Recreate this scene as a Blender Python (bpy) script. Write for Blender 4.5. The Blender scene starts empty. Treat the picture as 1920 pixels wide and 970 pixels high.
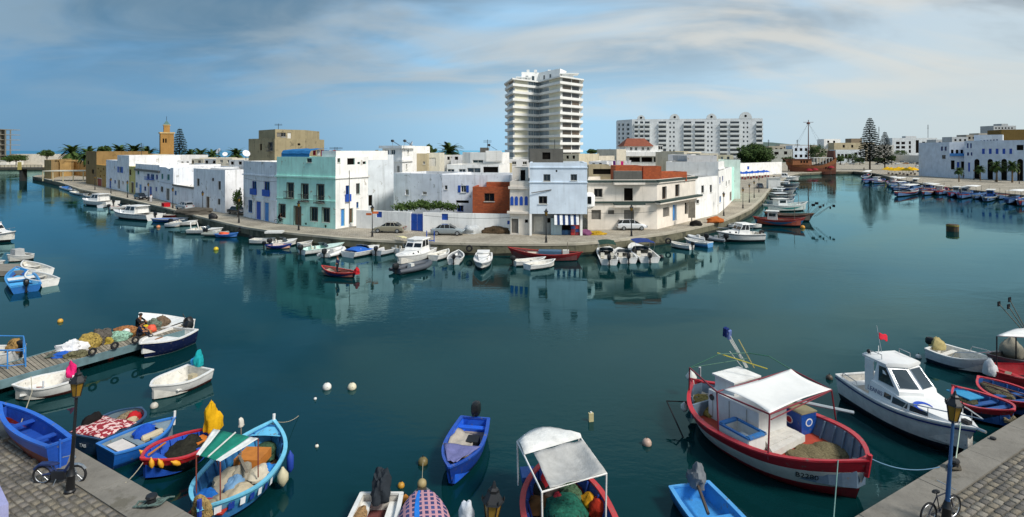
import bpy, math, random
from mathutils import Vector, Matrix
R = math.radians
random.seed(7)
SC = bpy.context.scene
COL = SC.collection

# ---------------------------------------------------------------- camera, sky, sun, exposure
CAMZ, FPX, HZ, CX = 12.5, 1050.0, 282.0, 960.0
cam = bpy.data.cameras.new('camera'); cam_o = bpy.data.objects.new('camera', cam); COL.objects.link(cam_o)
cam_o.location = (0, 0, CAMZ); cam_o.rotation_euler = (R(90), 0, 0)
cam.sensor_width = 36; cam.lens = 36 * FPX / 1920; cam.shift_y = -(485 - HZ) / 1920
cam.clip_start = 0.1; cam.clip_end = 60000
SC.camera = cam_o

SUN_AZ, SUN_EL = 124.0, 46.0          # azimuth clockwise from +Y, degrees
sv = Vector((math.sin(R(SUN_AZ)) * math.cos(R(SUN_EL)), math.cos(R(SUN_AZ)) * math.cos(R(SUN_EL)), math.sin(R(SUN_EL))))
sun = bpy.data.lights.new('sun', 'SUN'); sun_o = bpy.data.objects.new('sun', sun); COL.objects.link(sun_o)
sun.energy = 2.5; sun.angle = R(14); sun.color = (1.0, 0.95, 0.87)
sun_o.rotation_euler = sv.to_track_quat('Z', 'Y').to_euler(); sun_o.location = (60, 0, 80)

W = bpy.data.worlds.new('World'); SC.world = W; W.use_nodes = True
def build_world():
    nt = W.node_tree; N = nt.nodes; L = nt.links; N.clear()
    def nd(t, **k):
        n = N.new(t)
        for a, b in k.items(): setattr(n, a, b)
        return n
    def math_(op, a, b=None, c=None):
        n = nd('ShaderNodeMath', operation=op)
        for i, x in enumerate((a, b, c)):
            if x is None: continue
            if isinstance(x, (int, float)): n.inputs[i].default_value = x
            else: L.new(x, n.inputs[i])
        return n.outputs[0]
    out = nd('ShaderNodeOutputWorld'); bg = nd('ShaderNodeBackground'); bg.inputs[1].default_value = 0.14
    sky = nd('ShaderNodeTexSky', sky_type='NISHITA', sun_disc=False)
    sky.sun_elevation = R(SUN_EL); sky.sun_rotation = R(SUN_AZ); sky.air_density = 1.0; sky.dust_density = 0.6; sky.ozone_density = 3.0; sky.altitude = 0
    tc = nd('ShaderNodeTexCoord'); sep = nd('ShaderNodeSeparateXYZ'); L.new(tc.outputs['Generated'], sep.inputs[0])
    x, y, z = sep.outputs
    zc = math_('ADD', math_('MAXIMUM', z, 0.0), 0.22)
    px = math_('DIVIDE', x, zc); py = math_('DIVIDE', y, zc)
    cmb = nd('ShaderNodeCombineXYZ'); L.new(px, cmb.inputs[0]); L.new(py, cmb.inputs[1])
    def noise(scale, detail, dist, off, sx=1.0):
        mp = nd('ShaderNodeMapping'); L.new(cmb.outputs[0], mp.inputs[0]); mp.inputs['Location'].default_value = off; mp.inputs['Scale'].default_value = (sx, 1, 1)
        n = nd('ShaderNodeTexNoise'); n.inputs['Scale'].default_value = scale; n.inputs['Detail'].default_value = detail
        n.inputs['Roughness'].default_value = 0.52; n.inputs['Distortion'].default_value = dist; L.new(mp.outputs[0], n.inputs['Vector']); return n.outputs[0]
    def ramp(v, a, b, va=0.0, vb=1.0):
        r = nd('ShaderNodeMapRange', interpolation_type='SMOOTHSTEP'); L.new(v, r.inputs[0])
        for i, q in zip((1, 2, 3, 4), (a, b, va, vb)): r.inputs[i].default_value = q
        return r.outputs[0]
    def mix(f, a, b):
        m = nd('ShaderNodeMix', data_type='RGBA')
        if isinstance(f, (int, float)): m.inputs[0].default_value = f
        else: L.new(f, m.inputs[0])
        for i, q in ((6, a), (7, b)):
            if isinstance(q, tuple): m.inputs[i].default_value = (*q, 1)
            else: L.new(q, m.inputs[i])
        return m.outputs[2]
    # hazy air: deep blue away from the sun, whitening towards it; then torn altostratus sheets higher up
    az = math_('ADD', math_('MULTIPLY', x, 0.98), math_('MULTIPLY', y, -0.12))
    haze = mix(ramp(az, -0.74, 0.0), (0.45, 1.25, 2.2), (1.8, 3.1, 4.2)); haze = mix(ramp(az, -0.05, 0.55), haze, (2.7, 3.15, 3.35))
    base = mix(ramp(z, 0.0, 0.8, 0.95, 0.35), sky.outputs[0], haze)
    sheet_n = noise(1.15, 5, 0.7, (2.9, 3.4, 0), 0.6)
    sheet = math_('MULTIPLY', ramp(sheet_n, 0.38, 0.57), ramp(z, 0.05, 0.22))
    base = mix(math_('MULTIPLY', sheet, 0.85), base, mix(ramp(az, -0.65, 0.45), (0.40, 0.90, 1.4), (1.45, 1.75, 2.0)))
    wisp_n = noise(1.5, 6, 0.9, (4.6, 2.9, 0), 0.55)
    wisp = math_('MULTIPLY', ramp(wisp_n, 0.40, 0.64), ramp(z, 0.02, 0.13))
    base = mix(math_('MULTIPLY', wisp, 0.72), base, mix(ramp(az, -0.75, 0.25), (1.35, 1.9, 2.35), (3.5, 3.45, 3.2)))
    L.new(base, bg.inputs[0]); L.new(bg.outputs[0], out.inputs[0])
build_world()
SC.view_settings.view_transform = 'Standard'; SC.view_settings.look = 'None'
SC.view_settings.exposure = 0.6; SC.view_settings.gamma = 1.0; SC.view_settings.use_curve_mapping = False
SC.cycles.max_bounces = 6; SC.cycles.caustics_reflective = False; SC.cycles.caustics_refractive = False
SC.cycles.use_denoising = True

# ---------------------------------------------------------------- picture geometry: pixel of the photograph -> point of the place
WATER, QUAY = 0.0, 1.4
def P(u, v, z=QUAY):
    Y = FPX * (CAMZ - z) / (v - HZ); return Vector(((u - CX) / FPX * Y, Y, z))
def PY(u, v, Y): return Vector(((u - CX) / FPX * Y, Y, CAMZ - (v - HZ) / FPX * Y))
def zat(v, Y): return CAMZ - (v - HZ) / FPX * Y
def xat(u, Y): return (u - CX) / FPX * Y

# ---------------------------------------------------------------- materials
def lin(h):
    h = h.lstrip('#'); c = [int(h[i:i + 2], 16) / 255 for i in (0, 2, 4)]
    return tuple(x / 12.92 if x <= 0.04045 else ((x + 0.055) / 1.055) ** 2.4 for x in c)
MC = {}
def mat(h, rough=0.6, var=0.12, scale=2.0, bump=0.0, metal=0.0, bscale=None, patch=None, amount=0.0, pscale=1.2, streak=0.0, coat=0.0, spec=0.5, trans=0.0, emit=None, planks=False):
    key = (planks, h, rough, var, scale, bump, metal, bscale, patch, amount, pscale, streak, coat, spec, trans, emit)
    if key in MC: return MC[key]
    m = bpy.data.materials.new('paint_' + h.strip('#')); m.use_nodes = True
    nt = m.node_tree; N = nt.nodes; L = nt.links; b = N['Principled BSDF']
    c = lin(h); b.inputs['Roughness'].default_value = rough; b.inputs['Metallic'].default_value = metal
    b.inputs['Coat Weight'].default_value = coat; b.inputs['Specular IOR Level'].default_value = spec
    if trans: b.inputs['Transmission Weight'].default_value = trans
    if emit: b.inputs['Emission Color'].default_value = (*c, 1); b.inputs['Emission Strength'].default_value = emit
    tc = N.new('ShaderNodeTexCoord'); vec = tc.outputs['Object']
    def mapped(s):
        mp = N.new('ShaderNodeMapping'); mp.inputs['Scale'].default_value = s; L.new(vec, mp.inputs[0]); return mp.outputs[0]
    def noise(v, s, d=4, r=0.6):
        n = N.new('ShaderNodeTexNoise'); n.inputs['Scale'].default_value = s; n.inputs['Detail'].default_value = d; n.inputs['Roughness'].default_value = r
        L.new(v, n.inputs['Vector']); return n.outputs[0]
    def mixc(f, a, bb):
        x = N.new('ShaderNodeMix'); x.data_type = 'RGBA'
        L.new(f, x.inputs[0])
        for i, q in ((6, a), (7, bb)):
            if isinstance(q, tuple): x.inputs[i].default_value = (*q, 1)
            else: L.new(q, x.inputs[i])
        return x.outputs[2]
    def rng(f, a, bb, lo=0, hi=1):
        r = N.new('ShaderNodeMapRange'); L.new(f, r.inputs[0])
        for i, q in zip((1, 2, 3, 4), (a, bb, lo, hi)): r.inputs[i].default_value = q
        return r.outputs[0]
    if var:
        f = noise(vec, scale, 5)
        colr = mixc(rng(f, 0.3, 0.7), tuple(x * (1 - var) for x in c), tuple(min(1, x * (1 + var)) for x in c))
    else: colr = None
    if streak:
        f = noise(mapped((1.6, 1.6, 0.12)), 1.4, 5, 0.7)
        colr = mixc(rng(f, 0.52, 0.78, 0, streak), colr, tuple(x * y for x, y in zip(c, (0.50, 0.49, 0.46))))
    if patch:
        f = noise(vec, pscale, 6, 0.65)
        t = 0.72 - amount * 0.4
        colr = mixc(rng(f, t, t + 0.06, 0, .8), colr, lin(patch))
    if colr is None: b.inputs['Base Color'].default_value = (*c, 1)
    else: L.new(colr, b.inputs['Base Color'])
    if planks:
        wv = N.new('ShaderNodeTexWave'); wv.wave_type = 'BANDS'; wv.bands_direction = 'Z'; wv.wave_profile = 'SAW'; wv.inputs['Scale'].default_value = 2.2; wv.inputs['Distortion'].default_value = .25; wv.inputs['Detail'].default_value = 1; L.new(vec, wv.inputs['Vector'])
        b2 = N.new('ShaderNodeBump'); b2.inputs['Strength'].default_value = .5; b2.inputs['Distance'].default_value = .03; L.new(wv.outputs['Fac'], b2.inputs['Height']); L.new(b2.outputs[0], b.inputs['Normal'])
    elif bump:
        bn = N.new('ShaderNodeBump'); bn.inputs['Strength'].default_value = bump; bn.inputs['Distance'].default_value = 0.05
        L.new(noise(vec, bscale or scale * 6, 4), bn.inputs['Height']); L.new(bn.outputs[0], b.inputs['Normal'])
    MC[key] = m; return m
def plaster(h, patch='#8d8677', amount=0.28, streak=0.55): return mat(h, 0.85, 0.13, 0.45, 0.25, patch=patch, amount=amount * .8, pscale=0.8, streak=min(.9, streak * 1.4), bscale=9, spec=0.25)
def boatp(h, rough=0.38): w = min(lin(h)) < .45; return mat(h, rough, 0.12, 3.0, 0.05, patch='#6d6a62' if w else '#9a968c', amount=0.30 if w else .2, pscale=4.5, streak=0.4, planks=w)
def plain(h, rough=0.6, var=0.1): return mat(h, rough, var, 4.0)
def cloth(h): return mat(h, 0.9, 0.16, 2.5, 0.5, bscale=7, spec=0.15)
def netm(h): return mat(h, 0.95, 0.45, 9.0, 1.0, bscale=26, spec=0.1, patch='#2c2a24', amount=.42, pscale=11)
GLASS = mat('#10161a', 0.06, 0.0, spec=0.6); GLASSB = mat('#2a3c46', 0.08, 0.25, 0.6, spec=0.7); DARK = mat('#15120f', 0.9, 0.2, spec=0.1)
WHITE = boatp('#e6e5e0'); STEEL = mat('#b8bcc0', 0.3, 0.05, metal=0.9); IRON = mat('#1c1d20', 0.5, 0.15, 5); BLACK = mat('#101113', 0.45, 0.15, 5); RUB = mat('#17171a', 0.8, 0.15, 5)
WOODG = mat('#7d7466', 0.85, 0.25, 3.0, 0.4, streak=0.3); ROPE = mat('#b7ad94', 0.9, 0.2, 8); ROPEG = mat('#5d7f7a', 0.9, 0.2, 8)

# ---------------------------------------------------------------- mesh builder
class MB:
    def __init__(s): s.v = []; s.f = []; s.m = []
    def add(s, vs, fs, mi=0):
        o = len(s.v); s.v += [tuple(x) for x in vs]; s.f += [tuple(i + o for i in f) for f in fs]; s.m += [mi] * len(fs); return s
    def quad(s, a, b, c, d, mi=0): return s.add((a, b, c, d), ((0, 1, 2, 3),), mi)
    def poly(s, pts, mi=0): return s.add(pts, (tuple(range(len(pts))),), mi)
    def box(s, c, size, rz=0.0, mi=0, M=None, taper=1.0):
        hx, hy, hz = (q / 2 for q in size); vs = []
        for dz in (-1, 1):
            k = taper if dz > 0 else 1.0
            for dx, dy in ((-1, -1), (1, -1), (1, 1), (-1, 1)):
                p = Vector((dx * hx * k, dy * hy * k, dz * hz))
                if M: p = M @ p
                if rz: p = Matrix.Rotation(rz, 3, 'Z') @ p
                vs.append(p + Vector(c))
        return s.add(vs, ((3, 2, 1, 0), (4, 5, 6, 7), (0, 1, 5, 4), (1, 2, 6, 5), (2, 3, 7, 6), (3, 0, 4, 7)), mi)
    def tube(s, pts, r, n=6, mi=0, cap=True, closed=False):
        pts = [Vector(p) for p in pts]; rs = r if isinstance(r, (list, tuple)) else [r] * len(pts); o = len(s.v); K = len(pts); prev = None
        for i, p in enumerate(pts):
            if closed: t = pts[(i + 1) % K] - pts[i - 1]
            else: t = pts[min(i + 1, K - 1)] - pts[max(i - 1, 0)]
            if t.length < 1e-9: t = Vector((0, 0, 1))
            t.normalize()
            if prev is None: a = t.cross(Vector((0, 0, 1))) if abs(t.z) < 0.95 else t.cross(Vector((1, 0, 0)))
            else: a = prev - t * prev.dot(t)
            if a.length < 1e-6: a = t.orthogonal()
            a.normalize(); prev = a; b = t.cross(a)
            for k in range(n):
                th = 2 * math.pi * k / n; s.v.append(tuple(p + (a * math.cos(th) + b * math.sin(th)) * rs[i]))
        for i in range(K if closed else K - 1):
            for k in range(n):
                i2 = (i + 1) % K
                s.f.append((o + i * n + k, o + i * n + (k + 1) % n, o + i2 * n + (k + 1) % n, o + i2 * n + k)); s.m.append(mi)
        if cap and not closed:
            s.f.append(tuple(o + k for k in range(n))[::-1]); s.m.append(mi)
            s.f.append(tuple(o + (K - 1) * n + k for k in range(n))); s.m.append(mi)
        return s
    def lathe(s, c, prof, n=12, mi=0, M=None, sx=1.0, sy=1.0):      # prof: (r, z) upward
        o = len(s.v); c = Vector(c)
        for r, z in prof:
            for k in range(n):
                th = 2 * math.pi * k / n; p = Vector((r * math.cos(th) * sx, r * math.sin(th) * sy, z))
                if M: p = M @ p
                s.v.append(tuple(p + c))
        for i in range(len(prof) - 1):
            for k in range(n):
                s.f.append((o + i * n + k, o + i * n + (k + 1) % n, o + (i + 1) * n + (k + 1) % n, o + (i + 1) * n + k)); s.m.append(mi)
        s.f.append(tuple(o + k for k in range(n))[::-1]); s.m.append(mi)
        s.f.append(tuple(o + (len(prof) - 1) * n + k for k in range(n))); s.m.append(mi)
        return s
    def ball(s, c, r, n=10, m=6, mi=0, sx=1, sy=1, sz=1, jit=0.0, rnd=random):
        pr = []
        for i in range(m + 1):
            a = -math.pi / 2 + math.pi * i / m; pr.append((max(1e-3, r * math.cos(a)), r * math.sin(a) * sz))
        o = len(s.v); s.lathe(c, pr, n, mi, None, sx, sy)
        if jit:
            C = Vector(c)
            for i in range(o, len(s.v)):
                p = Vector(s.v[i]); s.v[i] = tuple(C + (p - C) * (1 + rnd.uniform(-jit, jit)))
        return s
    def loft(s, rings, mi=0, closed=True, cap0=True, cap1=True, mrow=None):
        n = len(rings[0]); o = len(s.v)
        for r in rings: s.v += [tuple(p) for p in r]
        for i in range(len(rings) - 1):
            for k in range(n if closed else n - 1):
                s.f.append((o + i * n + k, o + i * n + (k + 1) % n, o + (i + 1) * n + (k + 1) % n, o + (i + 1) * n + k)); s.m.append(mrow[k] if mrow else mi)
        if cap0: s.f.append(tuple(o + k for k in range(n))[::-1]); s.m.append(mi)
        if cap1: s.f.append(tuple(o + (len(rings) - 1) * n + k for k in range(n))); s.m.append(mi)
        return s
    def prism(s, pts2, h, M, mi=0):                                   # polygon in local xy extruded +z by h
        a = [M @ Vector((x, y, 0)) for x, y in pts2]; b = [M @ Vector((x, y, h)) for x, y in pts2]
        n = len(a); s.add(a + b, [tuple(range(n))[::-1], tuple(range(n, 2 * n))] + [(i, (i + 1) % n, n + (i + 1) % n, n + i) for i in range(n)], mi); return s
    def mesh(s, name, mats, origin=None, smooth=False):
        me = bpy.data.meshes.new(name); o = origin or (0, 0, 0)
        me.from_pydata([(x - o[0], y - o[1], z - o[2]) for x, y, z in s.v], [], s.f)
        for m in (mats if isinstance(mats, (list, tuple)) else [mats]): me.materials.append(m)
        me.polygons.foreach_set('material_index', s.m)
        if smooth:
            me.polygons.foreach_set('use_smooth', [True] * len(s.f))
            try: me.set_sharp_from_angle(angle=R(40))
            except Exception: pass
        me.update(); return me
    def build(s, name, mats, parent=None, origin=None, smooth=False):
        return link(name, s.mesh(name, mats, origin, smooth), parent)
def link(name, me, parent=None):
    o = bpy.data.objects.new(name, me); COL.objects.link(o)
    if parent is not None: o.parent = parent
    return o
def tag(o, label=None, cat=None, group=None, kind=None):
    for k, v in (('label', label), ('category', cat), ('group', group), ('kind', kind)):
        if v: o[k] = v
    return o
def thing(name, label, cat, loc=(0, 0, 0), rz=0.0, group=None, rot=None):
    o = bpy.data.objects.new(name, None); COL.objects.link(o); o.location = loc; o.rotation_euler = rot or (0, 0, rz); o.empty_display_size = 0.3
    return tag(o, label, cat, group)
def copy_tree(o, parent=None):
    c = o.copy(); COL.objects.link(c); c.parent = parent
    for ch in o.children: copy_tree(ch, c)
    return c
def struct(name, mb, m, **k): return tag(mb.build(name, m, **k), kind='structure')
def text_part(txt, size, M, m, parent, name='lettering', depth=0.004, xs=1.0):
    cu = bpy.data.curves.new('t', 'FONT'); cu.body = txt; cu.size = size; cu.extrude = depth; cu.align_x = 'CENTER'; cu.align_y = 'CENTER'; cu.resolution_u = 2
    t = bpy.data.objects.new('t', cu); COL.objects.link(t)
    me = bpy.data.meshes.new_from_object(t.evaluated_get(bpy.context.evaluated_depsgraph_get()))
    bpy.data.objects.remove(t); bpy.data.curves.remove(cu)
    me.transform(Matrix.Diagonal((xs, 1, 1, 1))); me.transform(M); me.materials.clear(); me.materials.append(m)
    return link(name, me, parent)
def frame(o, xa, ya):                                                # matrix with x axis xa, y axis ya
    xa = Vector(xa).normalized(); ya = Vector(ya); za = xa.cross(ya).normalized(); ya = za.cross(xa)
    M = Matrix((xa, ya, za)).transposed().to_4x4(); M.translation = Vector(o); return M
# ---------------------------------------------------------------- water, land and quays
def water_mat():
    m = bpy.data.materials.new('harbour_water'); m.use_nodes = True; nt = m.node_tree; N = nt.nodes; L = nt.links; b = N['Principled BSDF']
    b.inputs['Base Color'].default_value = (0.004, 0.042, 0.052, 1); b.inputs['Roughness'].default_value = 0.012; b.inputs['IOR'].default_value = 1.333; b.inputs['Specular Tint'].default_value = (0.6, 0.95, 1.0, 1)
    tc = N.new('ShaderNodeTexCoord')
    def noise(sc, s, d, r, rot=0.0):
        mp = N.new('ShaderNodeMapping'); mp.inputs['Scale'].default_value = sc; mp.inputs['Rotation'].default_value = (0, 0, rot); L.new(tc.outputs['Object'], mp.inputs[0])
        n = N.new('ShaderNodeTexNoise'); n.inputs['Scale'].default_value = s; n.inputs['Detail'].default_value = d; n.inputs['Roughness'].default_value = r; n.inputs['Distortion'].default_value = 0.4
        L.new(mp.outputs[0], n.inputs['Vector']); return n.outputs[0]
    def mth(op, a, bb):
        n = N.new('ShaderNodeMath'); n.operation = op
        for i, q in enumerate((a, bb)):
            if isinstance(q, (int, float)): n.inputs[i].default_value = q
            else: L.new(q, n.inputs[i])
        return n.outputs[0]
    big = noise((0.55, 1.1, 1), 0.35, 2, 0.5, 0.25); rip = noise((1.0, 1.9, 1), 1.5, 3, 0.55, -0.2); fine = noise((1.0, 1.5, 1), 5.0, 2, 0.5, 0.5)
    area = noise((1, 1, 1), 0.045, 3, 0.55)                           # calm lanes and ruffled patches
    ar = N.new('ShaderNodeMapRange'); L.new(area, ar.inputs[0]); ar.inputs[1].default_value = 0.44; ar.inputs[2].default_value = 0.64; ar.inputs[3].default_value = 0.25; ar.inputs[4].default_value = 2.1
    h = mth('ADD', mth('MULTIPLY', big, 0.10), mth('MULTIPLY', ar.outputs[0], mth('ADD', mth('MULTIPLY', rip, 0.055), mth('MULTIPLY', fine, 0.010))))
    bn = N.new('ShaderNodeBump'); bn.inputs['Strength'].default_value = 0.12; bn.inputs['Distance'].default_value = 1.0
    L.new(h, bn.inputs['Height'])
    cr = N.new('ShaderNodeMix'); cr.data_type = 'RGBA'; L.new(noise((1, 1, 1), 0.06, 3, 0.5), cr.inputs[0]); cr.inputs[6].default_value = (0.001, 0.013, 0.016, 1); cr.inputs[7].default_value = (0.002, 0.034, 0.036, 1)
    df = N.new('ShaderNodeBsdfDiffuse'); gl = N.new('ShaderNodeBsdfGlossy'); fr = N.new('ShaderNodeFresnel'); mx = N.new('ShaderNodeMixShader'); fr.inputs[0].default_value = 1.333
    gl.inputs['Color'].default_value = (0.52, 0.86, 0.93, 1); gl.inputs['Roughness'].default_value = 0.015; L.new(cr.outputs[2], df.inputs['Color'])
    for q in (df, gl, fr): L.new(bn.outputs[0], q.inputs['Normal'])
    L.new(fr.outputs[0], mx.inputs[0]); L.new(df.outputs[0], mx.inputs[1]); L.new(gl.outputs[0], mx.inputs[2]); L.new(mx.outputs[0], N['Material Output'].inputs[0]); N.remove(b); return m
struct('water', MB().quad((-9000, -60, WATER), (9000, -60, WATER), (9000, 26000, WATER), (-9000, 26000, WATER)), water_mat())

def paving_mat(c1, c2, sc=1.0):
    m = bpy.data.materials.new('paving'); m.use_nodes = True; nt = m.node_tree; N = nt.nodes; L = nt.links; b = N['Principled BSDF']; b.inputs['Roughness'].default_value = 0.9; b.inputs['Specular IOR Level'].default_value = 0.2
    tc = N.new('ShaderNodeTexCoord'); br = N.new('ShaderNodeTexBrick'); mp = N.new('ShaderNodeMapping'); mp.inputs['Rotation'].default_value = (0, 0, 0.35); L.new(tc.outputs['Object'], mp.inputs[0]); L.new(mp.outputs[0], br.inputs[0])
    br.inputs['Color1'].default_value = (*lin(c1), 1); br.inputs['Color2'].default_value = (*lin(c2), 1); br.inputs['Mortar'].default_value = (*[x * 0.5 for x in lin(c2)], 1)
    br.inputs['Scale'].default_value = sc; br.inputs['Brick Width'].default_value = 0.35; br.inputs['Row Height'].default_value = 0.25; br.inputs['Mortar Size'].default_value = 0.012
    n = N.new('ShaderNodeTexNoise'); n.inputs['Scale'].default_value = 0.25; n.inputs['Detail'].default_value = 6; L.new(tc.outputs['Object'], n.inputs['Vector'])
    r = N.new('ShaderNodeMapRange'); L.new(n.outputs[0], r.inputs[0]); r.inputs[1].default_value = 0.35; r.inputs[2].default_value = 0.65; r.inputs[3].default_value = 0.72; r.inputs[4].default_value = 1.1
    mx = N.new('ShaderNodeMix'); mx.data_type = 'RGBA'; mx.blend_type = 'MULTIPLY'; mx.inputs[0].default_value = 1; L.new(br.outputs[0], mx.inputs[6]); L.new(r.outputs[0], mx.inputs[7]); L.new(mx.outputs[2], b.inputs['Base Color'])
    bn = N.new('ShaderNodeBump'); bn.inputs['Strength'].default_value = 0.6; bn.inputs['Distance'].default_value = 0.03; L.new(br.outputs[1], bn.inputs['Height']); bn.invert = True; L.new(bn.outputs[0], b.inputs['Normal']); return m
PAVE = paving_mat('#b3ab9b', '#9c9484'); CONC = mat('#7c7870', 0.9, 0.18, 0.8, 0.4, patch='#615d52', amount=0.35, pscale=0.6, streak=0.6, bscale=12, spec=0.2)
COPE = mat('#aba493', 0.9, 0.14, 0.9, 0.3, patch='#7d786b', amount=0.3, pscale=0.8, bscale=14, spec=0.2)
QW = mat('#6d6a58', 0.9, 0.25, 0.6, 0.5, patch='#3b3d33', amount=0.5, pscale=0.35, streak=0.8, bscale=8, spec=0.3)

WEED = mat('#23281a', .8, .4, 1.5, .6, patch='#11140e', amount=.5, pscale=1.0, bscale=10)
EDGE = [(61, 331), (82, 335), (112, 342), (151, 355), (199, 365), (250, 376), (298, 387), (373, 406), (417, 417), (458, 426), (499, 432), (559, 438.5), (638, 446), (697, 450), (757, 453), (839, 456), (918, 457.5), (1017, 458), (1080, 457), (1130, 453.5), (1179, 447.5), (1248, 438), (1298, 428.5), (1347, 417), (1377, 406), (1409, 391), (1430, 373), (1441, 358), (1452, 346), (1470, 337), (1478, 330), (1500, 325), (1560, 321.5), (1600, 321.5), (1640, 325), (1690, 337), (1750, 348), (1830, 357), (1920, 366), (2060, 376), (2300, 386)]
ew = [P(u, v) for u, v in EDGE]
def land(name, pts, z, m, wall_n, quaymat, coping=0.0):
    g = MB().poly([(p.x, p.y, z) for p in pts]); o = struct(name, g, m)
    w = MB()
    for i in range(wall_n - 1):
        a, b = pts[i], pts[i + 1]; w.quad((a.x, a.y, -2), (b.x, b.y, -2), (b.x, b.y, z), (a.x, a.y, z))
    w.build('quay_wall', quaymat, o); d = MB()
    for i in range(wall_n - 1):
        a, b = pts[i], pts[i + 1]; t = (b - a).normalized(); nn = Vector((t.y, -t.x, 0)) * (.01 if name != 'near_quay' else -.01); ha, hb = .34 + .14 * math.sin(i * 2.3), .34 + .14 * math.sin(i * 2.3 + 2.3); d.quad((a.x + nn.x, a.y + nn.y, -1), (b.x + nn.x, b.y + nn.y, -1), (b.x + nn.x, b.y + nn.y, hb), (a.x + nn.x, a.y + nn.y, ha))
    d.build('tide_band', WEED, o)
    if coping:
        c = MB(); dz = 0.05; out = 0.06
        L_ = []
        for i in range(wall_n):
            t = (pts[min(i + 1, wall_n - 1)] - pts[max(i - 1, 0)]); t.z = 0; t.normalize(); n = Vector((-t.y, t.x, 0)); L_.append((pts[i] - n * out, pts[i] + n * coping))
        for i in range(wall_n - 1):
            (a0, a1), (b0, b1) = L_[i], L_[i + 1]
            up = Vector((0, 0, dz)); dn = Vector((0, 0, -0.22))
            c.quad(a0 + up, b0 + up, b1 + up, a1 + up); c.quad(a0 + dn, b0 + dn, b0 + up, a0 + up); c.quad(b1, a1, a1 + up, b1 + up); c.quad(b0 + dn, a0 + dn, a1 + dn, b1 + dn)
        c.build('coping', COPE, o)
    return o
back = [Vector((900, 330, QUAY)), Vector((900, 900, QUAY)), Vector((-235, 900, QUAY)), Vector((-222, 300, QUAY)), Vector((-212, 250, QUAY))]
land('ground', ew + back, QUAY, PAVE, len(ew), QW, 0.55)
land('left_bank', [Vector(p) for p in ((-900, 352, 1.2), (-282, 352, 1.2), (-262, 420, 1.2), (-262, 600, 1.2), (-900, 600, 1.2))], 1.2, mat('#b7a98c', 0.95, 0.15, 0.1, 0.2, patch='#8b8a60', amount=0.3, pscale=0.05), 3, QW)
# near quay: a shallow bay of quay edge in front of the camera
NE = [Vector(p + (QUAY,)) for p in ((-40.0, 34.7), (-16.9, 21.1), (-10.05, 17.1), (-4.6, 13.9), (0, 13.0), (5.2, 13.75), (10.55, 16.95), (21.1, 23.15), (42.0, 35.5))]
near = land('near_quay', NE + [Vector((42, -8, QUAY)), Vector((-40, -8, QUAY))], QUAY, mat('#5d584e', 0.95, 0.2, 1.5, 0.4), len(NE), QW)
def near_coping():                                                     # concrete kerb slabs about 3.4 m long, 1.15 m wide
    for (a, b, k0, k1) in ((NE[0], NE[2], 0, 7), (NE[2], NE[3], 0, 2), (NE[3], NE[4], 0, 2), (NE[4], NE[5], 0, 2), (NE[5], NE[6], 0, 2), (NE[6], NE[8], 0, 8)):
        t = (b - a); Ln = t.length; t.normalize(); n = Vector((t.y, -t.x, 0)); K = max(1, round(Ln / 3.6))
        for i in range(K):
            s0, s1 = Ln * i / K + 0.012, Ln * (i + 1) / K - 0.012
            q = [a + t * s0 - n * 0.05, a + t * s1 - n * 0.05, a + t * s1 + n * .98, a + t * s0 + n * .98]
            m = MB(); up = 0.055 + random.uniform(-0.006, 0.006)
            lo = [(p.x, p.y, QUAY - 0.25) for p in q]; hi = [(p.x, p.y, QUAY + up) for p in q]; hi2 = [((p.x * 0.988 + (a.x + b.x) / 2 * 0.012) if 0 else p.x, p.y, QUAY + up) for p in q]
            m.add(lo + hi, ((0, 1, 5, 4), (1, 2, 6, 5), (2, 3, 7, 6), (3, 0, 4, 7), (4, 5, 6, 7))); m.build('kerb_slab', CONC, near)
near_coping()
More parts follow.
